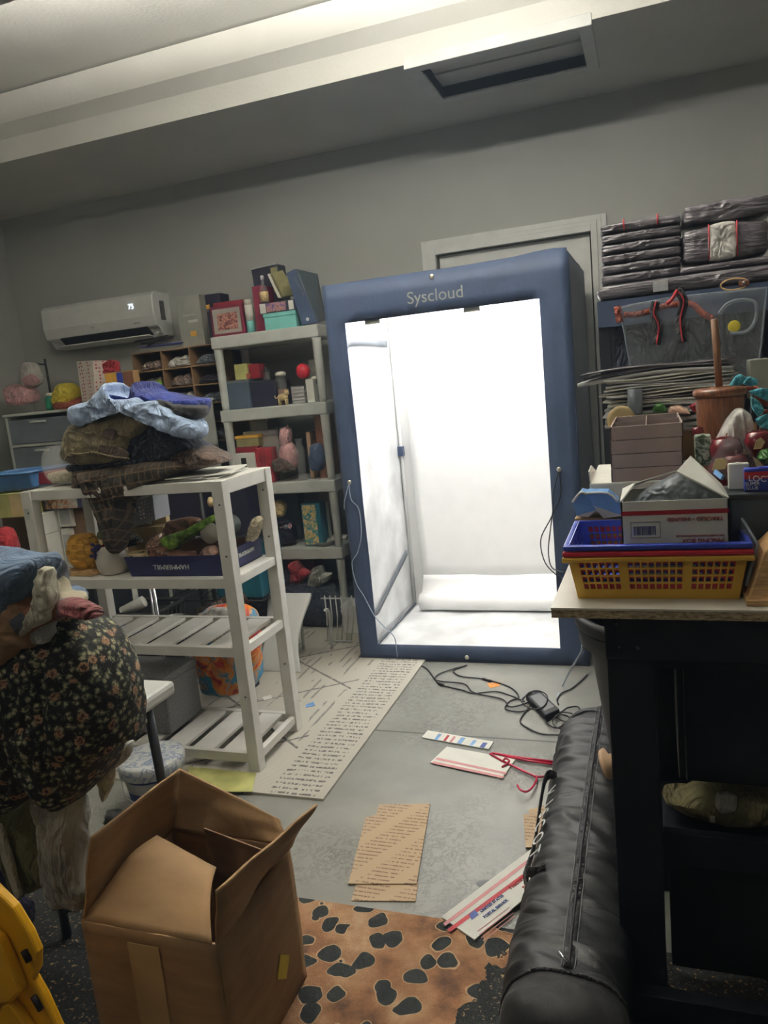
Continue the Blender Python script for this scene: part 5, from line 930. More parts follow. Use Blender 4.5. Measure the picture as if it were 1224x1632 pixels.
# ---------------------------------------------------------------- yellow plastic panel, lower left
yl = thing('yellow_plastic_panel', (-1.15, .95, .0), 'bright yellow plastic panel with oval slots in the lower left corner', 'panel')
Y_ = .95
def yq(pts, y, th, m='warning_yellow', nm='panel', bev=.005): return obj(nm, B().poly([(p[0], y, p[2]) for p in [Vector(q_) for q_ in pts]], (0, th, 0)), m, yl, bevel=bev)
yq([(-1.252,0.95,0.692),(-1.188,0.95,0.638),(-1.15,0.95,0.604),(-1.124,0.95,0.554),(-1.113,0.95,0.516),(-1.123,0.95,0.474),(-1.136,0.95,0.456),(-1.119,0.95,0.421),(-1.095,0.95,0.345),(-1.353,0.95,0.286)], .95, .02)
yq([(-1.249,0.93,0.615),(-1.173,0.93,0.548),(-1.151,0.93,0.473),(-1.145,0.93,0.447),(-1.173,0.93,0.42),(-1.206,0.93,0.408),(-1.321,0.93,0.327)], .925, .025, 'warning_yellow', 'raised_rib', .006)
yq([(-1.207,0.93,0.402),(-1.183,0.93,0.415),(-1.139,0.93,0.354),(-1.24,0.93,0.331)], .93, .02, 'warning_yellow', 'raised_rib', .006)
for (cx_, cy_, dx, dy, w_) in ((43,1525,5,9,0), (59,1597,8,13,0)): pass
yb = B()
for A_, B_ in (((-1.137,0.945,0.522), (-1.13,0.945,0.501)), ((-1.136,0.945,0.425), (-1.124,0.945,0.398))): yb.tube([A_, B_], .006, 10)
obj('slot', yb, 'louver_black', yl, label='dark oval slots')

# ================================================================ open carton
t = thing('cardboard_carton', (-1.06, 1.36, .012), 'large open brown cardboard carton standing on the animal-print rug', 'box')
x0, x1, y0, y1, z0, z1 = -1.235, -.89, 1.185, 1.53, .013, .385
cz = lambda x, y: z1+.0
def wall(a, b_, zt_, m, nm, th=.006, lbl=None):
    def f(u, v):
        p = Vector(a).lerp(Vector(b_), u); p.z = z0+(zt_-z0)*v; nrm = Vector((b_[1]-a[1], a[0]-b_[0], 0)).normalized()
        return p+nrm*.008*math.sin(PI*u)*math.sin(PI*v)+nrm*.003*noise.noise(p*9)
    return obj(nm, B().grid(f, 14, 14), m, t, solid=th, label=lbl)
wall((x0, y0, 0), (x1, y0, 0), z1, 'kraft', 'side_wall'); wall((x1, y0, 0), (x1, y1, 0), z1, 'kraft', 'side_wall')
wall((x1, y1, 0), (x0, y1, 0), z1, 'kraft', 'side_wall'); wall((x0, y1, 0), (x0, y0, 0), z1, 'kraft', 'side_wall')
obj('bottom', bx(x0+.004, x1-.004, y0+.004, y1-.004, z0, z0+.006), 'kraft', t)
def flap(q4, nm='flap', amp=.008, sd=0, m='kraft'):
    a, b_, c_, d_ = [Vector(p) for p in q4]; n_ = (b_-a).cross(d_-a).normalized()
    return obj(nm, B().grid(lambda u, v: a.lerp(b_, u).lerp(d_.lerp(c_, u), v)+n_*(amp*noise.noise(Vector((u*2.5+sd, v*2, sd)))+.018*math.sin(PI*v)*(1 if sd == 1 else 0)), 12, 12), m, t, solid=.006)
F1 = flap([(x0, y0, z1), (x1-.01, y0-.002, z1), (-0.99,1.36,0.423), (-1.16,1.38,0.475)], 'flap', .016, 1)
flap([(x0, y0, z1), (x0, y1, z1), (-1.16,1.5,0.585), (-1.184,1.2,0.584)], 'flap', .01, 2)
flap([(x0, y1, z1), (x1, y1, z1), (-0.926,1.56,0.435), (-1.207,1.56,0.549)], 'flap', .008, 3)
flap([(x1, y0, z1), (x1, y1, z1), (-0.787,1.5,0.526), (-0.86,1.17,0.524)], 'flap', .012, 4)
obj('inner_divider', B().slab([(x0+.14, y1-.05, .2), (x1-.02, y1-.08, .2), (x1-.02, y1-.08, .42), (x0+.14, y1-.05, .44)], .004), 'kraft_dark', t)
obj('packing_tape', B().box(-1.11, -1.03, y0-.0115, y0-.0095, .05, .36), 'tape_clear', t)
lb = obj('shipping_label', B().slab([(-0.877,1.374,0.14), (-0.877,1.413,0.109), (-0.877,1.441,0.15), (-0.877,1.402,0.184)], .002), 'tape_yellow', t)
lbx = obj('label_print', B(), 'ink_black', t) if False else None
lb.data.transform(Matrix.Translation((0, 0, 0)))
obj('wool_ball', B().ball((-1.899,2.05,0.03), .03, (1.3, 1, .9), 16, .5), 'black_nylon_matte', None, 'small black woolly lump on the floor beside the carton', 'lump')

# ================================================================ things lying on the floor
def flat(name, label, cat, px, mat, z=.002, th=.003, extra=()):
    t = thing(name, px[0], label, cat); cz_ = th
    obj('sheet', B().poly([(p[0], p[1], z) for p in px], (0, 0, th)), mat, t)
    for nm, q_, m_ in extra: obj(nm, B().poly([(p[0], p[1], z+th) for p in q_], (0, 0, .0006)), m_, t)
    return t
flat('cardboard_sheet', 'kraft cardboard sheet printed with rows of slogans, lower of the overlapping pair', 'cardboard', [(-0.9,1.927,0),(-0.713,1.955,0),(-0.698,1.873,0),(-0.886,1.837,0)], 'kraft_printed', .001)
flat('cardboard_sheet', 'large kraft sheet printed with rows of slogans in the middle of the floor', 'cardboard', [(-0.973,2.335,0),(-0.791,2.371,0),(-0.715,1.943,0),(-0.921,1.902,0),(-0.992,2.248,0),(-0.96,2.269,0)], 'kraft_printed', .005)
flat('cardboard_sheet', 'kraft cardboard piece near the bag handle, the front one', 'cardboard', [(-0.46,2.361,0),(-0.364,2.374,0),(-0.343,2.195,0),(-0.424,2.18,0)], 'kraft_printed', .005)
flat('cardboard_sheet', 'kraft cardboard piece near the bag, tucked behind the front one', 'cardboard', [(-0.448,2.398,0),(-0.377,2.442,0),(-0.354,2.376,0),(-0.433,2.355,0)], 'kraft_printed', .001)
U1 = [(-0.596,1.784,0),(-0.412,2.156,0),(-0.341,2.17,0),(-0.326,2.041,0),(-0.493,1.742,0)]
us = thing('shipping_box_sheet', U1[0], 'white flattened postal mailing box with red stripes beside the black bag', 'cardboard')
obj('sheet', B().poly([(p[0], p[1], .014) for p in [(-0.602,1.808,0),(-0.405,2.157,0),(-0.335,2.12,0),(-0.326,2.041,0),(-0.493,1.742,0)]], (0, 0, .004)), 'paper_white', us)
obj('stripe', B().poly([(p[0], p[1], .0182) for p in [(-0.574,1.761,0.018),(-0.366,2.107,0.018),(-0.357,2.096,0.018),(-0.562,1.756,0.018)]], (0, 0, .0005)), 'ink_red', us)
obj('stripe', B().poly([(p[0], p[1], .0182) for p in [(-0.59,1.783,0.018),(-0.398,2.119,0.018),(-0.389,2.111,0.018),(-0.581,1.775,0.018)]], (0, 0, .0005)), 'ink_pink', us)
A_, B_ = Vector((-0.487,1.827,0.02)), Vector((-0.375,2.012,0.02)); xd = (B_-A_).normalized(); yd = Vector((-xd.y, xd.x, 0))
text(us, 'UNITED STATES', .013, (-0.474,1.888,0.019), xd, yd, 'ink_blue'); text(us, 'POSTAL SERVICE.', .013, (-0.459,1.87,0.019), xd, yd, 'ink_blue')
text(us, 'PRIORITY', .018, (-0.417,1.994,0.019), xd, yd, 'ink_red'); text(us, 'MAIL', .012, (-0.393,1.982,0.019), xd, yd, 'ink_red')
obj('postal_emblem', B().poly([(p[0], p[1], .0182) for p in [(-0.527,1.831,0.018),(-0.516,1.854,0.018),(-0.502,1.837,0.018),(-0.516,1.813,0.018)]], (0, 0, .0006)), 'ink_blue', us)
for c_ in ((-0.46,1.824,0.019), (-0.453,1.813,0.019), (-0.446,1.802,0.019), (-0.439,1.792,0.019)):
    c_ = Vector(c_); obj('small_print', B().poly([c_-xd*.06-yd*.001, c_+xd*.07-yd*.001, c_+xd*.07+yd*.001, c_-xd*.06+yd*.001], (0, 0, .0004)), 'ink_pink', us)
en = flat('mailer_sheet', 'white mailer sheet with blue and red bars near the floor joint', 'mailer', [(-0.964,2.859,0),(-0.955,2.924,0),(-0.657,2.863,0),(-0.665,2.798,0)], 'paper_white', .002, .004, (
    ('bar', [(-0.866,2.842,0.007),(-0.86,2.893,0.007),(-0.849,2.889,0.007),(-0.854,2.838,0.007)], 'ink_red'), ('bar', [(-0.838,2.835,0.007),(-0.831,2.886,0.007),(-0.82,2.882,0.007),(-0.826,2.831,0.007)], 'ink_pink'),
    ('bar', [(-0.906,2.847,0.007),(-0.9,2.899,0.007),(-0.886,2.896,0.007),(-0.891,2.844,0.007)], 'milk_blue'), ('bar', [(-0.804,2.828,0.007),(-0.797,2.879,0.007),(-0.778,2.876,0.007),(-0.785,2.825,0.007)], 'milk_blue'), ('emblem', [(-0.705,2.81,0.007),(-0.698,2.849,0.007),(-0.679,2.846,0.007),(-0.686,2.802,0.007)], 'ink_blue'), ('bar', [(-0.749,2.82,0.007),(-0.741,2.865,0.007),(-0.727,2.861,0.007),(-0.735,2.816,0.007)], 'milk_blue')))
ml = flat('mailer_sheet', 'larger white mailer with two pink stripes under the red hangers', 'mailer', [(-0.871,2.659,0),(-0.838,2.794,0),(-0.546,2.734,0),(-0.574,2.587,0)], 'paper_white', .002, .004, (
    ('stripe', [(-0.863,2.653,0.007),(-0.86,2.668,0.007),(-0.566,2.599,0.007),(-0.57,2.584,0.007)], 'ink_pink'), ('stripe', [(-0.856,2.684,0.007),(-0.853,2.699,0.007),(-0.561,2.627,0.007),(-0.563,2.613,0.007)], 'ink_pink')))
flat('paper_tag', 'orange paper tag on the floor before the photo tent', 'tag', [(-0.804,3.452,0),(-0.744,3.481,0),(-0.738,3.428,0),(-0.778,3.402,0)], 'orange_tag', .001, .001)
flat('candy_wrapper', 'blue and white wrapper on the cream rug', 'wrapper', [(-1.611,3.09,0.01),(-1.586,3.129,0.01),(-1.561,3.089,0.01),(-1.596,3.064,0.01)], 'milk_blue', .011, .002)
flat('candy_wrapper', 'white and brown wrapper on the cream rug near the shelf post', 'wrapper', [(-1.875,3.147,0.01),(-1.843,3.181,0.01),(-1.815,3.139,0.01),(-1.847,3.113,0.01)], 'paper_white', .011, .002)
flat('candy_wrapper', 'small orange scrap on the cream rug beside the shelf post', 'wrapper', [(-1.93,3.067,0.01),(-1.911,3.084,0.01),(-1.882,3.037,0.01),(-1.904,3.027,0.01)], 'orange_tag', .011, .002)
flat('plaster_flake', 'grey flake of sealer on the floor near the animal-print rug', 'flake', [(-0.546,1.988,0),(-0.526,2.01,0),(-0.5,2.015,0),(-0.506,1.985,0),(-0.531,1.977,0)], 'ink_grey', .0005, .0005)
# red wire hangers
def hanger(name, label, bar, hook):
    t = thing(name, bar[0], label, 'hanger'); bar = [Vector((p[0], p[1], .009)) for p in bar]
    obj('frame', B().tube(bar, .0045, 8, False), 'hanger_red', t)
    obj('hook', B().tube(smooth_path([(p[0], p[1], .009+.004*i) for i, p in enumerate(hook)], 6), .004, 8), 'hanger_red', t)
    return t
hanger('coat_hanger', 'red plastic coat hanger with its hook towards the camera', [(-0.36,2.635,0.01),(-0.448,2.607,0.01),(-0.595,2.707,0.01),(-0.651,2.754,0.01),(-0.639,2.761,0.01),(-0.527,2.742,0.01),(-0.358,2.724,0.01)], [(-0.458,2.615,0.01),(-0.445,2.599,0.01),(-0.449,2.528,0.01),(-0.464,2.483,0.01),(-0.487,2.484,0.01),(-0.501,2.507,0.01)])
hanger('coat_hanger', 'second red hanger lying half under the first', [(-0.372,2.707,0.01),(-0.5,2.722,0.01),(-0.616,2.755,0.01)], [(-0.586,2.66,0.01),(-0.571,2.682,0.01),(-0.564,2.697,0.01),(-0.579,2.705,0.01),(-0.583,2.685,0.01)])
flat('price_tag', 'black tag lying by the red hangers', 'tag', [(-0.587,2.659,0),(-0.57,2.73,0),(-0.553,2.733,0),(-0.572,2.657,0)], 'ink_black', .007, .001) if False else None
# power supply and cables
pw_ = thing('power_adapter', (-0.493,3.192,0), 'black power supply brick in the cable tangle before the tent', 'power adapter')
q4 = [Vector(p) for p in [(-0.472,3.071,0),(-0.419,3.138,0),(-0.534,3.335,0),(-0.588,3.273,0)]]
obj('body', B().hexa([p+Vector((0, 0, .006)) for p in q4], [p+Vector((0, 0, .035)) for p in q4]), 'black_plastic', pw_, bevel=.006)
cq = sum(q4, Vector())/4; obj('label', B().hexa([cq.lerp(p, .7)+Vector((0, 0, .035)) for p in q4], [cq.lerp(p, .7)+Vector((0, 0, .0358)) for p in q4]), 'ink_grey', pw_)
def cable(label, pts, mat='cable_black', r=.0035, z=.006, plug=None):
    pp = []; 
    for p in pts: pp.append(Vector((p[0], p[1], max(p[2], z))))
    if plug is None: return obj('cable', B().tube(smooth_path(pp, 6), r, 6), mat, None, label, 'cable', 'cables of the photo tent')
    t = thing('cable', pp[0], label, 'cable', 'cables of the photo tent'); obj('wire', B().tube(smooth_path(pp, 6), r, 6), mat, t)
    i = plug; obj('connector', B().tube([pp[i], pp[i].lerp(pp[i+1], .35)], .007, 8), mat, t); return t
cable('cable running from the tent front left edge across the floor to the power brick', [(-1.365,3.76,0.006),(-1.335,3.679,0.006),(-1.255,3.659,0.006),(-1.162,3.614,0.006),(-1.073,3.473,0.006),(-1.034,3.414,0.006),(-0.961,3.376,0.006),(-0.899,3.353,0.006),(-0.841,3.323,0.006),(-0.742,3.355,0.006),(-0.67,3.32,0.006),(-0.591,3.26,0.006)], plug=5)
cable('cable looping from the lowest tent eyelet to the power brick', [(-0.952,3.667,0.006),(-0.993,3.612,0.006),(-1.004,3.578,0.006),(-0.947,3.518,0.006),(-0.831,3.497,0.006),(-0.708,3.432,0.006),(-0.648,3.365,0.006),(-0.626,3.297,0.006),(-0.659,3.252,0.006),(-0.662,3.172,0.006),(-0.592,3.154,0.006),(-0.543,3.199,0.006)], plug=4)
cable('cable from the eyelet arcing left then right into the tangle', [(-0.952,3.665,0.007),(-1.012,3.608,0.007),(-1.066,3.536,0.007),(-1.072,3.471,0.007),(-1.029,3.444,0.007),(-0.91,3.425,0.007),(-0.839,3.328,0.007),(-0.697,3.273,0.007),(-0.649,3.197,0.007),(-0.59,3.231,0.007),(-0.541,3.304,0.007)])
ct = [(870,1120),(890,1135),(905,1128),(920,1126),(924,1134),(915,1146),(900,1155),(885,1160),(870,1150),(878,1138),(895,1148),(915,1152),(930,1150)]
cable('knotted cable loops right of the power brick', [(-0.493,3.244,0.012),(-0.428,3.155,0.012),(-0.393,3.204,0.012),(-0.354,3.221,0.012),(-0.339,3.172,0.012),(-0.356,3.096,0.012),(-0.39,3.039,0.012),(-0.425,3.005,0.012),(-0.47,3.058,0.012),(-0.458,3.133,0.012),(-0.407,3.078,0.012),(-0.353,3.061,0.012),(-0.316,3.078,0.012)], z=.012)
cable('cable looping over the top of the power brick', [(-0.589,3.18,0.03),(-0.575,3.276,0.03),(-0.534,3.308,0.03),(-0.488,3.258,0.03),(-0.486,3.153,0.03),(-0.524,3.111,0.03),(-0.567,3.144,0.03),(-0.593,3.206,0.03),(-0.56,3.291,0.03)], z=.04, r=.003)
cable('cable sweeping below the power brick to the black bag', [(-0.56,3.223,0.006),(-0.578,3.118,0.006),(-0.575,3.045,0.006),(-0.518,2.982,0.006),(-0.468,2.955,0.006),(-0.419,2.956,0.006),(-0.369,2.957,0.006)])
cable('cable from the tangle up towards the trash bin', [(-0.439,3.251,0.006),(-0.45,3.303,0.006),(-0.435,3.374,0.006),(-0.4,3.421,0.006),(-0.365,3.512,0.006),(-0.339,3.599,0.006)])
cable('cable crossing the tangle to the foot of the bin', [(-0.442,3.138,0.016),(-0.397,3.119,0.016),(-0.341,3.078,0.016),(-0.276,3.063,0.016),(-0.239,3.079,0.016)], z=.016)
cable('small cable ring at the right of the tangle', [(-0.442,3.045,0.02),(-0.422,3.108,0.02),(-0.382,3.1,0.02),(-0.364,3.043,0.02),(-0.388,2.982,0.02),(-0.426,3,0.02),(-0.439,3.069,0.02),(-0.409,3.134,0.02),(-0.366,3.127,0.02)], z=.022, r=.003)
cable('pale cable hanging down from the table corner to the floor', [(-0.247,2.5,0.566), (-0.262,2.6,0.501), (-0.323,2.8,0.358), (-0.436,3.442,0.02), (-0.452,3.317,0.006)], 'cable_white', .004, .006)
cable('thin pale cable from the left eyelet down the tent front to the floor', [(-1.52, 3.705, .98), (-1.515, 3.7, .9), (-1.479,3.705,0.843), (-1.479,3.705,0.714), (-1.511,3.705,0.611), (-1.551,3.705,0.549), (-1.538,3.705,0.437), (-1.502,3.705,0.367), (-1.453,3.7,0.262), (-1.402,3.7,0.199), (-1.35,3.7,0.14), (-1.343,3.7,0.069), (-1.35,3.724,0.006)], 'cable_white', .003, .006)
cable('thin pale cable beside the left eyelet of the tent', [(-1.522, 3.705, .98), (-1.557,3.705,0.887), (-1.561,3.705,0.846)], 'cable_white', .0025)
cable('thin dark cable looping from the right eyelet beside the table', [(-.43, 3.705, .99), (-0.43,3.705,0.873), (-0.482,3.705,0.763), (-0.536,3.7,0.659), (-0.524,3.7,0.547), (-0.476,3.7,0.483), (-0.444,3.7,0.46), (-0.407,3.6,0.463)], 'cable_black', .003)
cable('second thin cable from the right eyelet meeting the first', [(-.432, 3.705, .99), (-0.462,3.705,0.89), (-0.47,3.705,0.806), (-0.487,3.7,0.705), (-0.503,3.7,0.595), (-0.489,3.7,0.515), (-0.418,3.6,0.519)], 'cable_black', .003)

# ================================================================ black zipped bag
t = thing('equipment_bag', (-.235, 2.05, 0), 'long black zipped nylon bag lying on the floor beside the black bench', 'bag')
ya, yb_ = 1.28, 2.76; cxb = -.235
def bagp(u, v):   # u around, v along
    y = ya+(yb_-ya)*v; e = min(1, (1-abs(2*v-1))/.11); e = (1-(1-e)**2)**.5 if e < 1 else 1
    e = max(e, .02); a = 2*PI*u; sx = math.copysign(abs(math.cos(a))**.75, math.cos(a)); sz = math.copysign(abs(math.sin(a))**.75, math.sin(a))
    w_ = .128+.006*math.sin(v*9); hgt = .125
    vv = v+.035*math.cos(a)*(1 if math.sin(a) > -.5 else .3); wk = .010*(.5-abs(noise.noise(Vector((math.cos(a)*.9, vv*20, math.sin(a)*.9))))*2)+.006*noise.noise(Vector((a*1.1, vv*42, 3)))
    r = (1+wk*8) if e > .5 else 1
    return Vector((cxb+w_*sx*e*r+(.02*(1-v)**2+.012*v), y, max(.004, .13+hgt*sz*(.4+.6*e)*r)))
obj('bag_body', B().grid(lambda u, v: bagp(u, .085+.915*v), 64, 200), 'black_nylon', t)
obj('end_panel', B().grid(lambda u, v: bagp(u, .085*v), 48, 16), 'black_nylon_matte', t, label='matte black end panel')
zt_ = lambda y: bagp(.25, (y-ya)/(yb_-ya)).z
zxx = lambda y: bagp(.25, (y-ya)/(yb_-ya)).x
ys_ = [1.42+(2.72-1.42)*i/60 for i in range(61)]
zp_ = lambda off, y: Vector((zxx(y)+.012+off, y, zt_(y)))
def ribbon(pts, w, nm, m, lift=.003):
    vs = []
    for p in pts: vs += [p+Vector((-w/2, 0, lift)), p+Vector((w/2, 0, lift))]
    return obj(nm, B().add(vs, [(2*i, 2*i+1, 2*i+3, 2*i+2) for i in range(len(pts)-1)], True), m, t, solid=.003)
ribbon([zp_(0, y) for y in ys_], .02, 'zip_tape', 'black_strap', .002)
ribbon([zp_(0, y) for y in ys_], .006, 'zip_teeth', 'black_plastic', .005)
obj('piping', B().tube([zp_(.014, y)+Vector((0, 0, .002)) for y in ys_], .0011, 6), 'ink_grey', t); obj('piping', B().tube([zp_(-.014, y)+Vector((0, 0, .002)) for y in ys_], .0011, 6), 'ink_grey', t)
pl_ = zp_(0, 1.42); obj('zip_pull', B().tube([pl_+Vector((0, 0, .014)), pl_+Vector((-.02, .018, .02))], .004, 8), 'chrome', t)
def sidep(y, a): return bagp(a, (y-ya)/(yb_-ya))
# carry handle on the left side
hp = [sidep(2.22, .36), sidep(2.2, .40)+Vector((-.02, 0, .02)), (-0.377,2.08,0.091), (-0.38,1.95,0.097), (-0.376,1.88,0.117), (-0.357,1.84,0.143), sidep(1.78, .42)+Vector((-.015, 0, .01)), sidep(1.76, .36), sidep(1.76, .33)]
hs = smooth_path(hp, 6); vs = []
for i, p in enumerate(hs):
    d_ = Vector((.0, .0, .015)); vs += [p-d_, p+d_]
obj('carry_strap', B().add(vs, [(2*i, 2*i+1, 2*i+3, 2*i+2) for i in range(len(hs)-1)], True), 'black_strap', t, solid=.004)
for i, ch_ in enumerate('VISCOT'):
    y = 2.16-i*.062; p = sidep(y, .40); n_ = (p-Vector((cxb, y, .12))); n_.y = 0; n_.normalize(); xd = Vector((0, -1, 0)); yd = n_.cross(xd)
    text(t, ch_, .06, p+n_*.008, xd, yd, 'ink_white')
ep = B().tube([bagp(u/40, .085)+Vector((0, 0, .002)) for u in range(41)], .004, 6); obj('end_seam', ep, 'black_strap', t)
ep = B().tube([bagp(u/40, .93)+Vector((0, 0, .002)) for u in range(41)], .004, 6); obj('end_seam', ep, 'black_strap', t)
obj('sun_hat', B().lathe([(.0, 0), (.05, .002), (.055, .015), (.035, .02), (.03, .045), (.002, .05)], (-0.176,2.25,0.266), 24, Matrix.Rotation(1.2, 4, 'Y')), 'skin_beige', None, 'beige rounded pad between the black bag and the bench leg', 'pad')

# ================================================================ trash bin
t = thing('trash_bin', (.03, 2.12, 0), 'black tapered bin under the bench corner with a grey rim', 'bin')
tc = (-.02, 2.15, 0)
obj('bin_body', B().lathe([(.085, 0), (.09, .01), (.12, .34), (.17, .72), (.19, .76)], tc, 40, cap=False), 'black_plastic', t, solid=.005)
obj('rim', B().lathe([(.195, .765), (.205, .775), (.208, .795), (.2, .805), (.185, .8)], tc, 40, cap=False), 'black_plastic', t, solid=.005)
obj('rim_band', B().lathe([(.175, .715), (.195, .72), (.2, .765)], tc, 40, cap=False), 'black_plastic', t, solid=.004)

# ================================================================ bench on the right
t = thing('workbench', (.4, 1.9, 0), 'black-framed bench with a cream chipboard top at the right', 'bench')
TZ_ = 1.0
obj('benchtop', B().poly([(-.213, 1.555, .978), (1.1, 1.53, .978), (1.1, 2.8, .978), (-.2, 2.8, .978)], (0, 0, .018)), 'chipboard', t, label='raw chipboard core of the bench top')
obj('laminate', B().poly([(-.214, 1.554, .996), (1.1, 1.529, .996), (1.1, 2.801, .996), (-.201, 2.801, .996)], (0, 0, .004)), 'laminate_cream', t)
obj('apron', bx(-.11, 1.1, 1.585, 1.61, .878, .977), 'black_paint', t, bevel=.002)
ab = B()
for x, z_ in ((-.085, .955), (-.08, .905), (-.045, .905)): ab.lathe([(.004, 0), (.004, .004)], (x, 1.5845, z_), 8, rot(PI/2, 'X', (0, 0, 0)))
obj('screw', ab, 'grey_metal', t)
for x, y in ((-.11, 1.59), (-.11, 2.62), (1.0, 1.59), (1.0, 2.62)): obj('leg', bx(x, x+.098, y+.02, y+.118, 0, .978), 'black_paint', t, bevel=.003)
obj('side_apron', bx(-.11, -.085, 1.73, 2.63, .878, .977), 'black_paint', t)
obj('inner_rail', bx(-.01, 1.0, 1.66, 1.69, .83, .878), 'black_paint', t, bevel=.002)
obj('stretcher', bx(-.105, 1.0, 1.575, 1.61, .0, .085), 'black_paint', t, bevel=.002)
dr = obj('drawer_box', bx(.03, .98, 1.74, 2.2, .53, .83), 'black_plastic', t, bevel=.004); obj('drawer_front', bx(.045, .97, 1.725, 1.74, .535, .82), 'black_paint', dr, bevel=.003)
obj('lower_shelf', bx(-.01, 1.0, 1.7, 2.3, .34, .362), 'black_paint', t)
obj('shelf_lip', bx(-.01, 1.0, 1.66, 1.685, .36, .44), 'black_paint', t, bevel=.002)
obj('lower_panel', bx(.0, 1.0, 1.72, 1.745, .05, .335), 'black_plastic', t, bevel=.003)
pz = thing('plush_animal', (.2, 1.8, .466), 'pale stuffed animal lying on the shelf inside the black bench', 'toy')
obj('body', B().puff([(-0.009,1.86,0.424),(0.02,1.86,0.416),(0.071,1.86,0.448),(0.142,1.86,0.462),(0.23,1.86,0.457),(0.278,1.86,0.451),(0.271,1.86,0.392),(0.21,1.86,0.372),(0.141,1.86,0.365),(0.084,1.86,0.375),(0.034,1.86,0.387),(-0.005,1.86,0.41)], .12, .004), 'pale_plush', pz)
obj('patch', B().puff([(0.112,1.795,0.467),(0.137,1.795,0.475),(0.157,1.795,0.464),(0.152,1.795,0.429),(0.122,1.795,0.419),(0.109,1.795,0.437)], .02, .001), 'white_plush', pz)
obj('paw', B().ball((0.198,1.81,0.415), .022, (1.2, .8, .8), 14), 'pale_plush', pz)
obj('tag', bx(*[(0.096,1.79,0.413)[0], (0.107,1.79,0.414)[0], 1.788, 1.79, (0.101,1.79,0.397)[2], (0.101,1.79,0.413)[2]]), 'paper_white', pz)
# --- nested baskets
def pbasket(name, label, x0, x1, y0, y1, z0, z1, mat, g):
    t = thing(name, ((x0+x1)/2, (y0+y1)/2, z0), label, 'basket', g); s_ = .016
    b0 = [Vector(p) for p in ((x0+s_, y0+s_, z0), (x1-s_, y0+s_, z0), (x1-s_, y1-s_, z0), (x0+s_, y1-s_, z0))]
    t0 = [Vector(p) for p in ((x0, y0, z1), (x1, y0, z1), (x1, y1, z1), (x0, y1, z1))]
    for i, k, gs in ((0, 1, (6, 8, 6)), (2, 3, (6, 8, 6)), (1, 2, (5, 5)), (3, 0, (5, 5))):
        obj('basket_wall', holed([b0[i], b0[k], t0[k], t0[i]], 1, 4, .74, .05, .2, gs), mat, t, solid=.0022)
    obj('base', B().slab(b0, .003), mat, t)
    r_ = B(); o_ = .012
    r_.hexa([(x0-o_, y0-o_, z1-.011), (x1+o_, y0-o_, z1-.011), (x1+o_, y0, z1-.011), (x0-o_, y0, z1-.011)], [(x0-o_, y0-o_, z1), (x1+o_, y0-o_, z1), (x1+o_, y0, z1), (x0-o_, y0, z1)])
    r_.box(x0-o_, x1+o_, y1, y1+o_, z1-.011, z1).box(x0-o_, x0, y0, y1, z1-.011, z1).box(x1, x1+o_, y0, y1, z1-.011, z1)
    obj('rim', r_, mat, t, bevel=.003); return t
G_ = 'nested storage baskets on the bench'
pbasket('storage_basket', 'yellow storage basket with square holes, lowest of the three nested on the bench', -.178, .168, 1.605, 1.86, 1.001, 1.096, 'yellow_plastic', G_)
pbasket('storage_basket', 'red storage basket nested between the yellow and the blue one', -.1765, .1665, 1.6065, 1.8585, 1.012, 1.108, 'red_plastic', G_)
pbasket('storage_basket', 'blue storage basket, topmost of the three nested on the bench', -.175, .165, 1.608, 1.857, 1.023, 1.121, 'blue_plastic', G_)
# --- mailing box in the blue basket
t = thing('mailing_box', (.04, 1.72, 1.03), 'white open mailing box with a red stripe standing in the blue basket', 'box')
mx0, mx1, my0, my1, mz0, mz1 = -.068, .138, 1.63, 1.8, 1.03, 1.205
obj('base', bx(mx0, mx1, my0, my1, mz0, mz0+.003), 'paper_white', t)
for a in ((mx0, mx1, my0, my0+.003), (mx0, mx1, my1-.003, my1), (mx0, mx0+.003, my0, my1), (mx1-.003, mx1, my0, my1)): obj('side_wall', bx(*a, mz0, mz1), 'paper_white', t)
obj('stripe', bx(mx0, mx1, my0-.0008, my0, 1.176, 1.185), 'ink_red', t)
text(t, 'TRACKED \u2022 INSURED', .0112, (.074, my0-.001, 1.166), (-1, 0, 0), (0, 0, -1), 'ink_red')
text(t, 'MAILING BOX', .0125, (.088, my0-.001, 1.121), (-1, 0, 0), (0, 0, -1), 'ink_red')
text(t, 'FOR DOMESTIC AND INTERNATIONAL USE', .0046, (.083, my0-.001, 1.131), (-1, 0, 0), (0, 0, -1), 'ink_red')
lf = B().box(-.046, .002, my0-.0006, my0-.0002, 1.13, 1.1305); 
fr_ = B(); 
for a in ((-.05, .008, 1.128, 1.1292), (-.05, .008, 1.1608, 1.162), (-.05, -.049, 1.128, 1.162), (.007, .008, 1.128, 1.162)): fr_.box(a[0], a[1], my0-.001, my0, a[2], a[3])
obj('label_frame', fr_, 'ink_grey', t)
bc_ = B(); rr_ = random.Random(2); x = -.044
while x < .0: w_ = rr_.choice((.0007, .0014)); bc_.box(x, x+w_, my0-.001, my0, 1.134, 1.153); x += w_+rr_.choice((.0009, .0016))
obj('barcode', bc_, 'ink_blue', t)
obj('flap', B().slab([(mx0, my0, mz1), (mx0, my1, mz1), (0.047,1.8,1.241), (-0.039,1.72,1.23)], .003), 'paper_white', t)
rfp = B().slab([(mx1, my0, mz1), (mx1, my1, mz1), (0.077,1.82,1.269), (0.043,1.66,1.259)], .003)
fp = obj('flap', rfp, 'paper_white', t, label='printed right flap folded up over the opening')
obj('flap_print', B().slab([(0.126,1.64,1.241), (0.117,1.7,1.245), (0.121,1.7,1.254), (0.13,1.64,1.249)], .0045), 'milk_blue', fp)
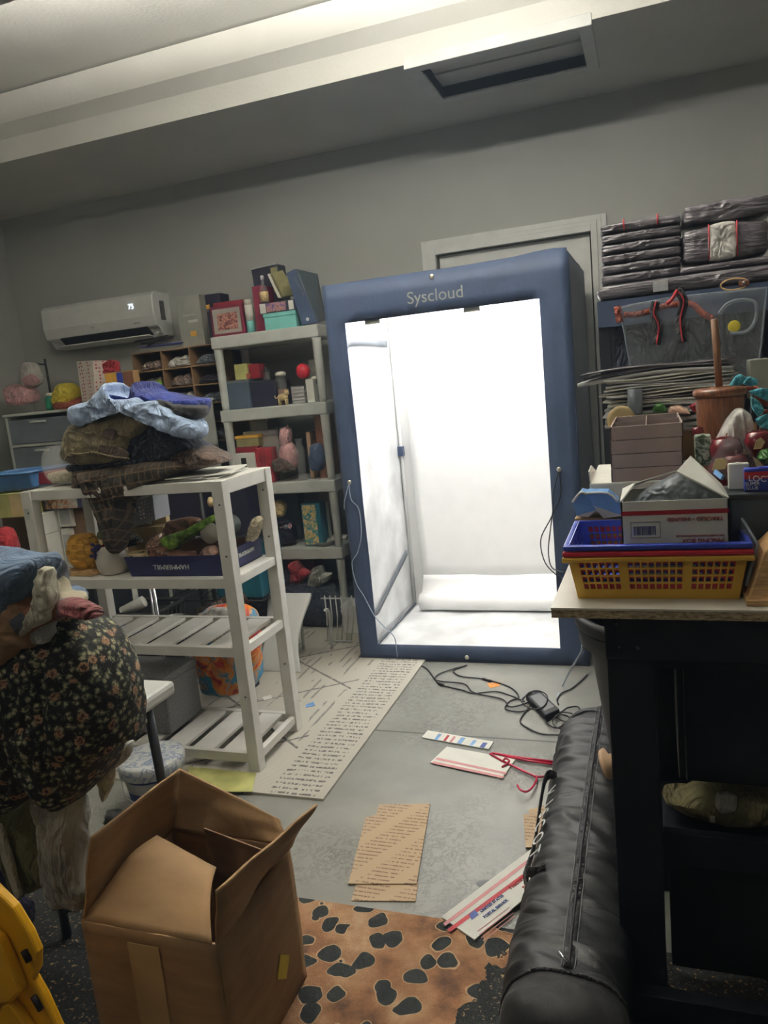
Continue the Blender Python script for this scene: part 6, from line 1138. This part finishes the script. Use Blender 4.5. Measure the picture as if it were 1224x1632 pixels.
soft('plastic_bag', 'clear plastic bag stuffed in the open mailing box', 'bag', [(-0.051,1.72,1.189),(-0.017,1.72,1.215),(0.024,1.72,1.237),(0.053,1.72,1.249),(0.084,1.72,1.226),(0.132,1.72,1.195),(0.131,1.72,1.165),(-0.051,1.72,1.172)], .08, 'cloudy_plastic', .01, 30, seed=5)
# --- milk-blue boxes
for i, (pts, lb) in enumerate((([(-0.193,1.9,1.161),(-0.172,1.9,1.184),(-0.157,1.9,1.179),(-0.134,1.9,1.14),(-0.156,1.9,1.122),(-0.183,1.9,1.126)], 'torn light blue carton at the far left of the bench clutter'), ([(-0.156,1.88,1.185),(-0.107,1.88,1.183),(-0.084,1.88,1.161),(-0.075,1.88,1.127),(-0.119,1.88,1.122),(-0.142,1.88,1.154)], 'light blue gable carton leaning on the blue basket'))):
    m = thing('gable_carton', pts[0], lb, 'carton', 'light blue cartons behind the baskets')
    obj('body', B().poly(pts, (0, .07, .0)), 'milk_blue', m)
    obj('gable_end', B().poly([Vector(p)+Vector((0, -.002, 0)) for p in (pts[3], pts[4], pts[5])], (0, .002, 0)), 'paper_grey', m)
    obj('torn_edge', B().tube(smooth_path([pts[0], pts[1], pts[2]], 3), .003, 6), 'paper_white', m)
obj('brown_carton', bx(-.19, -.02, 1.9, 1.975, 1.001, (-0.138,1.9,1.119)[2]), 'kraft', None, 'low brown carton behind the baskets under the light blue cartons', 'box', bevel=.003)
# --- white carton, taupe trays
k = (-0.16,1.093,-0.065,1.222)
t = thing('shipping_carton', (0, 2.1, 1.0), 'creased off-white carton under the stacked taupe trays', 'box')
zt_ = (-0.11,1.95,1.197)[2]-.004
obj('body', bx((-0.156,1.98,1.178)[0], .17, 1.98, 2.34, 1.001, zt_), 'paper_white', t, bevel=.004)
obj('flap', B().slab([((-0.153,1.98,1.226)[0], 1.98, zt_), ((-0.153,1.98,1.226)[0], 2.2, zt_), (-0.166,2.2,1.21), (-0.156,1.98,1.223)], .003), 'paper_white', t)
th_ = .0335
for i in range(4):
    zz = zt_+i*(th_+.0015); xo = (0, 0, -.0, .002)[i]
    lbx = ['taupe organiser tray at the bottom of the stack of four', 'taupe organiser tray second from the bottom of the stack', 'taupe organiser tray second from the top of the stack', 'topmost taupe organiser tray with dark divided compartments'][i]
    r_ = thing('organiser_tray', (0, 0, zz), lbx, 'tray', 'stacked taupe organiser trays')
    a0, a1, b0, b1 = -.102+xo, .068+xo, 1.985, 2.325
    for q_ in ((a0, a1, b0, b0+.004), (a0, a1, b1-.004, b1), (a0, a0+.004, b0, b1), (a1-.004, a1, b0, b1)): obj('side', bx(*q_, zz, zz+th_), 'taupe', r_, bevel=.001)
    obj('felt_floor', bx(a0+.004, a1-.004, b0+.004, b1-.004, zz+(.014 if i == 3 else 0), zz+(.018 if i == 3 else .006)), 'felt_dark', r_)
    if i == 3:
        obj('divider', bx(a0+.004, a1-.004, (b0+b1)/2-.001, (b0+b1)/2+.001, zz+.018, zz+th_-.002), 'taupe', r_); obj('divider', bx((a0+a1)/2-.001, (a0+a1)/2+.001, b0+.004, b1-.004, zz+.018, zz+th_-.002), 'taupe', r_)
    r_.rotation_euler = (0, 0, 0)
# --- big carton with stack of flat mailers behind
obj('carton_base', bx(-.14, .3, 2.31, 2.44, 1.001, 1.3) if False else bx(-.1, .28, 2.4, 2.7, 1.001, 1.28), 'kraft', None, 'plain carton on the bench behind the taupe trays, below the mailers', 'box', bevel=.004)
rs = random.Random(11); z = 1.282; i = 0; SX0 = (-0.13,2.4,1.374)[0]
names = ['grey', 'white', 'pale grey', 'white', 'dark-edged']
while z < 1.475:
    th = rs.choice((.005, .008, .006, .014)); big = z > 1.44; a0 = (SX0 if not big else (-0.193,2.36,1.502)[0])+rs.uniform(-.012, .012); a1 = .235+rs.uniform(-.03, .01)
    m_ = rs.choice(('paper_grey', 'paper_white', 'paper_grey', 'paper_white', 'wrap')) if th < .01 else 'paper_grey'
    mm = obj('flat_mailer', B().grid(lambda u, v: Vector((a0+(a1-a0)*u, 2.36+.36*v, z+.004*math.sin(6*u+i)+(.0 if not big else -.012*(1-u)**3))), 8, 2).xf(rotz(rs.uniform(-.05, .05), (.05, 2.5, 0))), m_, None, '%s flat mailer, sheet %s of the tall stack beside the churn, counted from the bottom' % (['grey', 'white', 'pale', 'crumpled'][i % 4], ['one', 'two', 'three', 'four', 'five', 'six', 'seven', 'eight', 'nine', 'ten', 'eleven', 'twelve', 'thirteen', 'fourteen', 'fifteen', 'sixteen', 'seventeen', 'eighteen', 'nineteen', 'twenty', 'twenty-one', 'twenty-two', 'twenty-three', 'twenty-four', 'twenty-five', 'twenty-six', 'twenty-seven', 'twenty-eight', 'twenty-nine', 'thirty', 'thirty-one', 'thirty-two', 'thirty-three', 'thirty-four', 'thirty-five'][i]), 'mailer', 'flat mailers stacked on the bench', solid=th*.8)
    z += th+.0015; i += 1
jar('tape_dispenser', 'roll of yellowed tape behind the taupe trays', 'tape', (-0.085,2.35,1.322), [(.03, 0), (.04, 0), (.04, .02), (.03, .02)], 'ceramic_cream')
bpy.data.objects['tape_dispenser'].rotation_euler = (PI/2, 0, 0)
jar('measuring_glass', 'clear ribbed plastic cup beside the tape roll behind the taupe trays', 'cup', ((-0.045,2.345,1.37)[0], 2.35, (-0.046,2.345,1.352)[2]-.02), [(.016, 0), (.02, .005), (.021, .075), (.019, .075), (.018, .006)], 'cloudy_plastic')
soft('green_leaf_cap', 'dull green cap peeking over the back of the taupe trays', 'cap', [(0.002,2.36,1.338),(0.009,2.36,1.358),(0.028,2.36,1.36),(0.041,2.36,1.344),(0.039,2.36,1.332)], .05, 'leaf_green')
soft('onion_bag', 'pinkish brown clear bag behind the taupe trays', 'bag', [(0.043,2.36,1.33),(0.05,2.36,1.347),(0.074,2.36,1.351),(0.097,2.36,1.336),(0.103,2.36,1.322)], .06, 'meat_pink')
soft('red_foil', 'pink-red foil scrap left of the churn', 'foil', [(0.091,2.15,1.357),(0.107,2.15,1.367),(0.125,2.15,1.367),(0.127,2.15,1.348),(0.106,2.15,1.34)], .03, 'red_cloth', .008, 30)
# --- butter churn
ch = thing('butter_churn', (.11, 2.06, 1.0), 'brown glazed butter churn with a wooden plunger stick', 'churn')
cc = ((0.158,2.06,1.37)[0], 2.06, 1.001); zt_ = (0.159,2.06,1.397)[2]-1.001
obj('body', B().lathe([(.04, 0), (.044, .02), (.044, zt_-.17), (.052, zt_-.1), (.056, zt_-.02), (.054, zt_-.012)], cc, 32), 'wood_brown', ch)
obj('lid', B().lathe([(.056, zt_-.014), (.061, zt_-.01), (.062, zt_), (.056, zt_+.006), (.02, zt_+.01)], cc, 32), 'wood_brown', ch, label='dark glossy lid')
obj('plunger_stick', B().tube([(cc[0], 2.06, 1.001+zt_), (0.149,2.04,1.568)], .0085, 12), 'stick_wood', ch)
# --- apples, gown, clear bag
ap = [(1133,700,.022),(1150,722,.03),(1182,728,.028),(1166,700,.024)]
def apple(c_, r, lb):
    t = thing('apple_ornament', (c_[0], c_[1], c_[2]-r), lb, 'ornament', 'dark red apple ornaments')
    obj('fruit', B().lathe([(.02*r/.03, 0), (.6*r, .06*r), (.95*r, .6*r), (r, 1.1*r), (.8*r, 1.7*r), (.4*r, 1.85*r), (.05*r, 1.6*r)], (c_[0], c_[1], c_[2]-r), 20), 'apple_red', t)
    obj('stem', B().tube([(c_[0], c_[1], c_[2]+.6*r), (c_[0]+.003, c_[1], c_[2]+1.1*r)], .0015, 6), 'wood_brown', t); return t
apple((0.155,1.88,1.27), .036, 'largest dark red apple ornament in the clear bag')
apple((0.17,1.84,1.24), .03, 'dark red apple ornament low in the clear bag, above the pale tag')
apple((0.223,1.88,1.284), .032, 'dark red apple ornament at the right edge of the photo')
apple((0.147,1.9,1.219), .03, 'apple ornament half hidden behind the cream tag')
apple((0.102,1.98,1.307), .014, 'tiny brownish apple between the trays and the churn')
apple((0.209,1.92,1.227), .03, 'shadowed apple ornament behind the glue pack')
for i, (q_, lb) in enumerate((([(0.119,1.8,1.237),(0.127,1.8,1.262),(0.142,1.8,1.264),(0.152,1.8,1.256),(0.146,1.8,1.239)], 'cream hang tag in front of the apple ornaments'), ([(0.206,1.83,1.275),(0.211,1.83,1.294),(0.221,1.83,1.3),(0.229,1.83,1.29),(0.222,1.83,1.276)], 'cream round tag at the right edge on an apple ornament'), ([(0.201,1.8,1.263),(0.213,1.8,1.254),(0.23,1.8,1.229),(0.228,1.8,1.221),(0.208,1.8,1.241)], 'tan slanting tag above the glue pack'))):
    obj('hang_tag', B().poly(q_, (0, .002, 0)), 'ceramic_cream', None, lb, 'tag', 'tags of the apple ornaments')
soft('clear_bag', 'clear plastic bag wrapped around the apple ornaments', 'bag', [(0.111,1.86,1.215),(0.125,1.86,1.257),(0.145,1.86,1.296),(0.171,1.86,1.302),(0.196,1.86,1.284),(0.214,1.86,1.252),(0.207,1.86,1.21)], .12, 'clear_plastic', .006, 20)
soft('tissue_bundle', 'white tissue bundle standing behind the apple ornaments', 'tissue', [(0.132,1.95,1.268),(0.147,1.95,1.304),(0.164,1.95,1.335),(0.183,1.95,1.357),(0.196,1.95,1.358),(0.214,1.95,1.343),(0.222,1.95,1.306),(0.218,1.95,1.267),(0.178,1.95,1.254)], .1, 'wrap_white', .006, 14, seed=3, st=(2, 1, .7))
carton('card_pack', 'dark leafy printed card pack standing between the trays and the apples', 'box', (0.093,1.231,0.128,1.302), 1.93, .04, 'art_floral_dark', z0=None)
obj('hidden_carton', bx(.085, .3, 1.86, 1.97, 1.001, 1.19) if False else bx(.18, .4, 1.8, 2.0, 1.001, 1.16), 'kraft', None, 'brown carton under the apple ornaments at the right edge', 'box', bevel=.004)
soft('foliage_bundle', 'green leafy bits under the apple ornaments', 'foliage', [(0.155,1.82,1.213),(0.166,1.82,1.229),(0.191,1.82,1.228),(0.198,1.82,1.208),(0.178,1.82,1.201)], .05, 'leaf_green', .01, 40)
soft('foliage_bundle', 'green leafy bits at the right edge beside the round tag', 'foliage', [(0.214,1.86,1.252),(0.223,1.86,1.271),(0.246,1.86,1.272),(0.248,1.86,1.244),(0.23,1.86,1.24)], .05, 'leaf_green', .01, 40)
# fabric storage bin and glue
fb_ = thing('fabric_bin', (.22, 1.76, 1.0), 'grey fabric storage bin at the right edge of the bench', 'bin')
fz = (0.18,1.72,1.198)[2]
obj('body', bx((0.143,1.72,1.154)[0], .42, 1.72, 1.79, 1.001, fz-.008), 'slate_bin', fb_, bevel=.008); obj('rim', bx((0.143,1.72,1.154)[0]-.002, .424, 1.716, 1.794, fz-.014, fz), 'grey_metal', fb_, bevel=.004)
gl = carton('glue_pack', 'blue, red and white super glue pack on the grey fabric bin', 'pack', (0.177,1.197,0.251,1.247), 1.735, .02, 'blue_plastic', z0=fz, art_=[('ink_red', .0, 1, .55, .85)])
text(gl, 'LOCTITE', .017, (0.217,1.724,1.225), (1, 0, -.08), (0, 0, 1), 'ink_white')
text(gl, 'SUPER', .010, (0.192,1.733,1.215), (1, 0, 0), (0, 0, 1), 'ink_white'); text(gl, 'GLUE', .010, (0.191,1.733,1.206), (1, 0, 0), (0, 0, 1), 'ink_white')
carton('white_packet', 'white packet tilted behind the glue pack', 'packet', (0.149,1.19,0.19,1.255), 1.765, .015, 'paper_white', z0=fz)
# knife block and clear clamp case
kb = thing('knife_block', (.2, 1.62, 1.0), 'light wooden block at the right edge of the bench front', 'block')
obj('block', B().poly([(0.162,1.58,1.004), (0.217,1.58,1.004), (0.232,1.6,1.138), (0.196,1.6,1.101)], (0, .1, 0)), 'wood_light', kb, bevel=.003)
obj('block_foot', B().box((0.161,1.575,1.006)[0], .4, 1.57, 1.69, 1.001, 1.012), 'wood_light', kb)
cl = thing('clear_case', (.17, 1.66, 1.0), 'clear plastic hinged case leaning between the baskets and the wooden block', 'case')
for a, b_ in (((1184,826), (1208,868)), ((1208,868), (1190,930)), ((1186,860), (1180,925))):
    obj('panel', B().slab([tuple(Vector(U_)) for U_ in ((0, 0, 0), (0, 0, 0), (0, 0, 0), (0, 0, 0))], .001), 'clear_plastic', cl) if False else None
obj('panel', B().slab([(0.168,1.7,1.149), (0.188,1.62,1.112), (0.164,1.6,1.036), (0.159,1.68,1.022)], .004), 'clear_plastic', cl)
obj('hinge_edge', B().tube([(0.168,1.7,1.149), (0.188,1.62,1.112), (0.164,1.6,1.033)], .003, 6), 'cloudy_plastic', cl)
# teal/orange butterfly decoration
bf = thing('silk_butterfly', (.22, 2.2, 1.3), 'teal and orange fabric butterfly cluster behind the churn', 'decoration')
for i, (q_, m_) in enumerate((([(0.192,2.2,1.401),(0.207,2.2,1.423),(0.219,2.2,1.428),(0.234,2.2,1.417),(0.222,2.2,1.402),(0.201,2.2,1.394)], 'teal_cloth'), ([(0.227,2.22,1.401),(0.239,2.22,1.419),(0.26,2.22,1.411),(0.263,2.22,1.398),(0.245,2.22,1.393)], 'teal_cloth'), ([(0.236,2.2,1.381),(0.27,2.2,1.388),(0.295,2.2,1.379),(0.286,2.2,1.351),(0.257,2.2,1.367)], 'teal_cloth'), ([(0.238,2.16,1.37),(0.258,2.16,1.356),(0.269,2.16,1.331),(0.255,2.16,1.318),(0.24,2.16,1.341)], 'teal_cloth'), ([(0.253,2.24,1.368),(0.283,2.24,1.372),(0.312,2.24,1.357),(0.312,2.24,1.327),(0.276,2.24,1.34)], 'rust_cloth'), ([(0.253,2.2,1.308),(0.277,2.2,1.32),(0.306,2.2,1.314),(0.3,2.2,1.279),(0.265,2.2,1.285)], 'teal_cloth'), ([(0.225,2.26,1.39),(0.255,2.26,1.393),(0.276,2.26,1.382),(0.261,2.26,1.37),(0.234,2.26,1.375)], 'rust_cloth'), ([(0.256,2.22,1.328),(0.286,2.22,1.331),(0.309,2.22,1.322),(0.294,2.22,1.304),(0.264,2.22,1.306)], 'rust_cloth'))):
    obj('wing', B().puff(q_, .02, .003, 20, seed=i), m_, bf)
obj('stem', B().tube([(0.252,2.23,1.385), (0.244,2.23,1.27), ((0.244,2.23,1.27)[0], 2.23, 1.002)], .004, 6), 'black_plastic', bf)
carton('document_box', 'grey box with dark slots standing at the right edge behind the butterfly', 'box', (0.259,1.349,0.31,1.459), 2.36, .08, 'grey_card', z0=None)
bpy.data.objects['document_box'].location.z += 0

# ================================================================ black rack behind with wrapped bundles
RZ = 1.70
t = thing('black_rack', (.4, 3.1, 0), 'tall black shelving rack behind the bench topped with wrapped bundles', 'rack')
rx0, rx1 = -.17, 1.05
obj('top_shelf', bx(rx0, rx1, 2.9, 3.35, RZ-.045, RZ), 'black_paint', t, bevel=.003)
obj('top_cover', bx(rx0+.0, rx1, 2.895, 2.905, RZ-.09, RZ-.0), 'tent_glare_navy', t)
for x in (rx0, rx1-.04):
    for y in (2.9, 3.31): obj('post', bx(x, x+.04, y, y+.04, 0, RZ-.045), 'black_paint', t, bevel=.002)
for z_ in (.1, .55, 1.0): obj('shelf', bx(rx0, rx1, 2.9, 3.35, z_-.03, z_), 'black_paint', t)
obj('back_sheet', bx(rx0+.04, rx1-.04, 3.3, 3.31, 1.0, RZ-.05), 'navy_denim', t)
def bundle(label, r, y, dep, mat, layers, lay='wrap', z0=None, grp='wrapped bundles on the black rack'):
    x0, zz, x1, z1 = r; zz = z0 if z0 is not None else zz
    t = thing('wrapped_bundle', ((x0+x1)/2, y+dep/2, zz), label, 'bundle', grp); h = (z1-zz)/layers
    for i in range(layers):
        s_ = random.Random(i+int(x0*99)); o = s_.uniform(-.006, .006)
        def f(u, v, z_): pass
        b = B(); b.puff([(x0+o, y+dep/2, zz+h*i+h*.1), (x0+o-.004, y+dep/2, zz+h*i+h*.5), (x0+o, y+dep/2, zz+h*i+h*.9), ((x0+x1)/2, y+dep/2, zz+h*(i+1)), (x1+o, y+dep/2, zz+h*i+h*.9), (x1+o+.004, y+dep/2, zz+h*i+h*.5), (x1+o, y+dep/2, zz+h*i+h*.1), ((x0+x1)/2, y+dep/2, zz+h*i)], dep, .003, 18, seed=i, flat=.06)
        obj('layer', b, (mat if isinstance(mat, str) else mat[i % len(mat)]), t)
    return t
bundle('lowest long grey wrapped bundle spanning the front of the black rack top', (rx0-.0, RZ, .62, RZ+.06), 2.92, .36, 'wrap', 1, z0=RZ+.001)
b1 = bundle('stack of dark wrapped packs at the left of the rack top', (-0.151,1.795,0.117,1.973), 2.98, .28, 'wrap', 6, z0=RZ+.063)
k = (-0.151,1.795,0.117,1.973)
obj('strap', B().box(k[0]+(k[2]-k[0])*.3, k[0]+(k[2]-k[0])*.72, 2.985, 3.2, k[3]-.004, k[3]+.006), 'paper_grey', b1, label='pale labelled pack on the top')
for u in (.3, .72): obj('red_edge', B().tube([(k[0]+(k[2]-k[0])*u, 2.976, k[3]-.03), (k[0]+(k[2]-k[0])*u, 2.974, k[3]+.006)], .003, 6), 'ink_red', b1)
k = (0.125,1.813,0.39,1.919)
b2 = bundle('wide grey-and-white wrapped bundle at the right of the rack top', k, 2.96, .3, 'wrap', 1, z0=RZ+.09)
obj('white_pack', B().puff([(k[0]+(k[2]-k[0])*u, 2.98, RZ+.09+(k[3]-RZ-.09)*v) for u, v in ((.3, .05), (.3, .95), (.62, .97), (.62, .06))], .06, .003, 30, flat=.15), 'wrap_white', b2)
for u in (.3, .63): obj('red_edge', B().tube([(k[0]+(k[2]-k[0])*u, 2.955, RZ+.1), (k[0]+(k[2]-k[0])*u, 2.953, k[3]-.004)], .0025, 6), 'ink_red', b2)
kk = (0.128,1.91,0.402,1.993)
bundle('grey wrapped slab lying on top of the wide bundle at the right', (kk[0], k[3]+.002, kk[2], kk[3]), 2.96, .3, 'wrap', 1, z0=k[3]+.002)
bundle('flat grey pack under the wide bundle at the right of the rack top', (k[0]-.02, RZ+.062, .62, RZ+.088), 2.95, .3, 'wrap', 1, z0=RZ+.062)
obj('tape_patch', bx((0.019,2.92,1.788)[0], (0.068,2.92,1.781)[0], 2.912, 2.916, RZ+.012, RZ+.05), 'paper_grey', None, 'pale tape patch on the lowest wrapped bundle', 'tape')
kn = thing('key_ring', (0.289,2.89,1.701), 'oval wire loop with a brass-coloured clasp hanging on the rack edge', 'clasp')
kc = Vector((0.274,2.888,1.699)); obj('loop', B().tube([kc+Vector((.042*math.cos(2*PI*i/20), -.003, .018*math.sin(2*PI*i/20)+.004)) for i in range(20)], .003, 6, True), 'wood_light', kn); obj('clasp', B().box(kc.x+.012, kc.x+.045, 2.876, 2.884, kc.z-.006, kc.z+.012), 'wood_brown', kn, bevel=.003); obj('stud', B().ball((kc.x+.028, 2.872, kc.z+.004), .006, (1, .6, 1), 10), 'chrome', kn)
# clear tote hanging below with red and black straps
tb = thing('clear_tote', (.05, 2.86, 1.35), 'large clear vinyl tote with red and black straps hanging on the rack', 'bag')
tq = [(-0.092,2.87,1.671),(0.056,2.87,1.682),(0.195,2.87,1.681),(0.369,2.87,1.679),(0.353,2.87,1.515),(0.336,2.87,1.393),(-0.057,2.87,1.408),(-0.073,2.87,1.518)]
obj('vinyl_body', B().puff(tq, .03, .006, 18, flat=.3), 'clear_plastic', tb)
def band(pts, w, m, nm='strap', par=None, th=.004, lift=0):
    pts = smooth_path(pts, 5); vs = []
    for i, p in enumerate(pts):
        tg = (pts[min(i+1, len(pts)-1)]-pts[max(i-1, 0)]).normalized(); s_ = tg.cross(Vector((0, 1, 0))).normalized()*w/2; vs += [p-s_+Vector((0, lift, 0)), p+s_+Vector((0, lift, 0))]
    return obj(nm, B().add(vs, [(2*i, 2*i+1, 2*i+3, 2*i+2) for i in range(len(pts)-1)], True), m, par, solid=th)
for pts in ([(0.027,2.84,1.676),(0.018,2.84,1.635),(0.032,2.84,1.592),(0.022,2.84,1.53)], [(0.092,2.84,1.705),(0.114,2.84,1.665),(0.101,2.84,1.605),(0.107,2.84,1.529)]):
    a = band(pts, .028, 'black_strap', 'strap', tb); band(pts, .005, 'ink_red', 'stripe', a, .002, -.004)
band([(0.095,2.83,1.703),(0.075,2.83,1.673),(0.059,2.83,1.663)], .012, 'ink_red', 'strap', tb)
band([(-0.1,2.85,1.675),(-0.094,2.85,1.619)], .024, 'rust_cloth', 'zip_end', tb); band([(-0.081,2.86,1.644),(-0.027,2.86,1.641),(0.055,2.86,1.657),(0.135,2.86,1.655),(0.173,2.86,1.618),(0.204,2.86,1.598)], .02, 'rust_cloth', 'trim_tape', tb)
obj('handle', B().tube(smooth_path([(0.222,2.84,1.611),(0.249,2.84,1.64),(0.295,2.84,1.647),(0.332,2.84,1.63),(0.331,2.84,1.578),(0.304,2.84,1.544),(0.255,2.84,1.542)], 5), .006, 8), 'cloudy_plastic', tb)
obj('emblem', B().ball((0.268,2.85,1.565), .02, (1, .3, 1), 14), 'tape_yellow', tb)
obj('vinyl_piping', B().tube(tq, .004, 6, True), 'cloudy_plastic', tb)
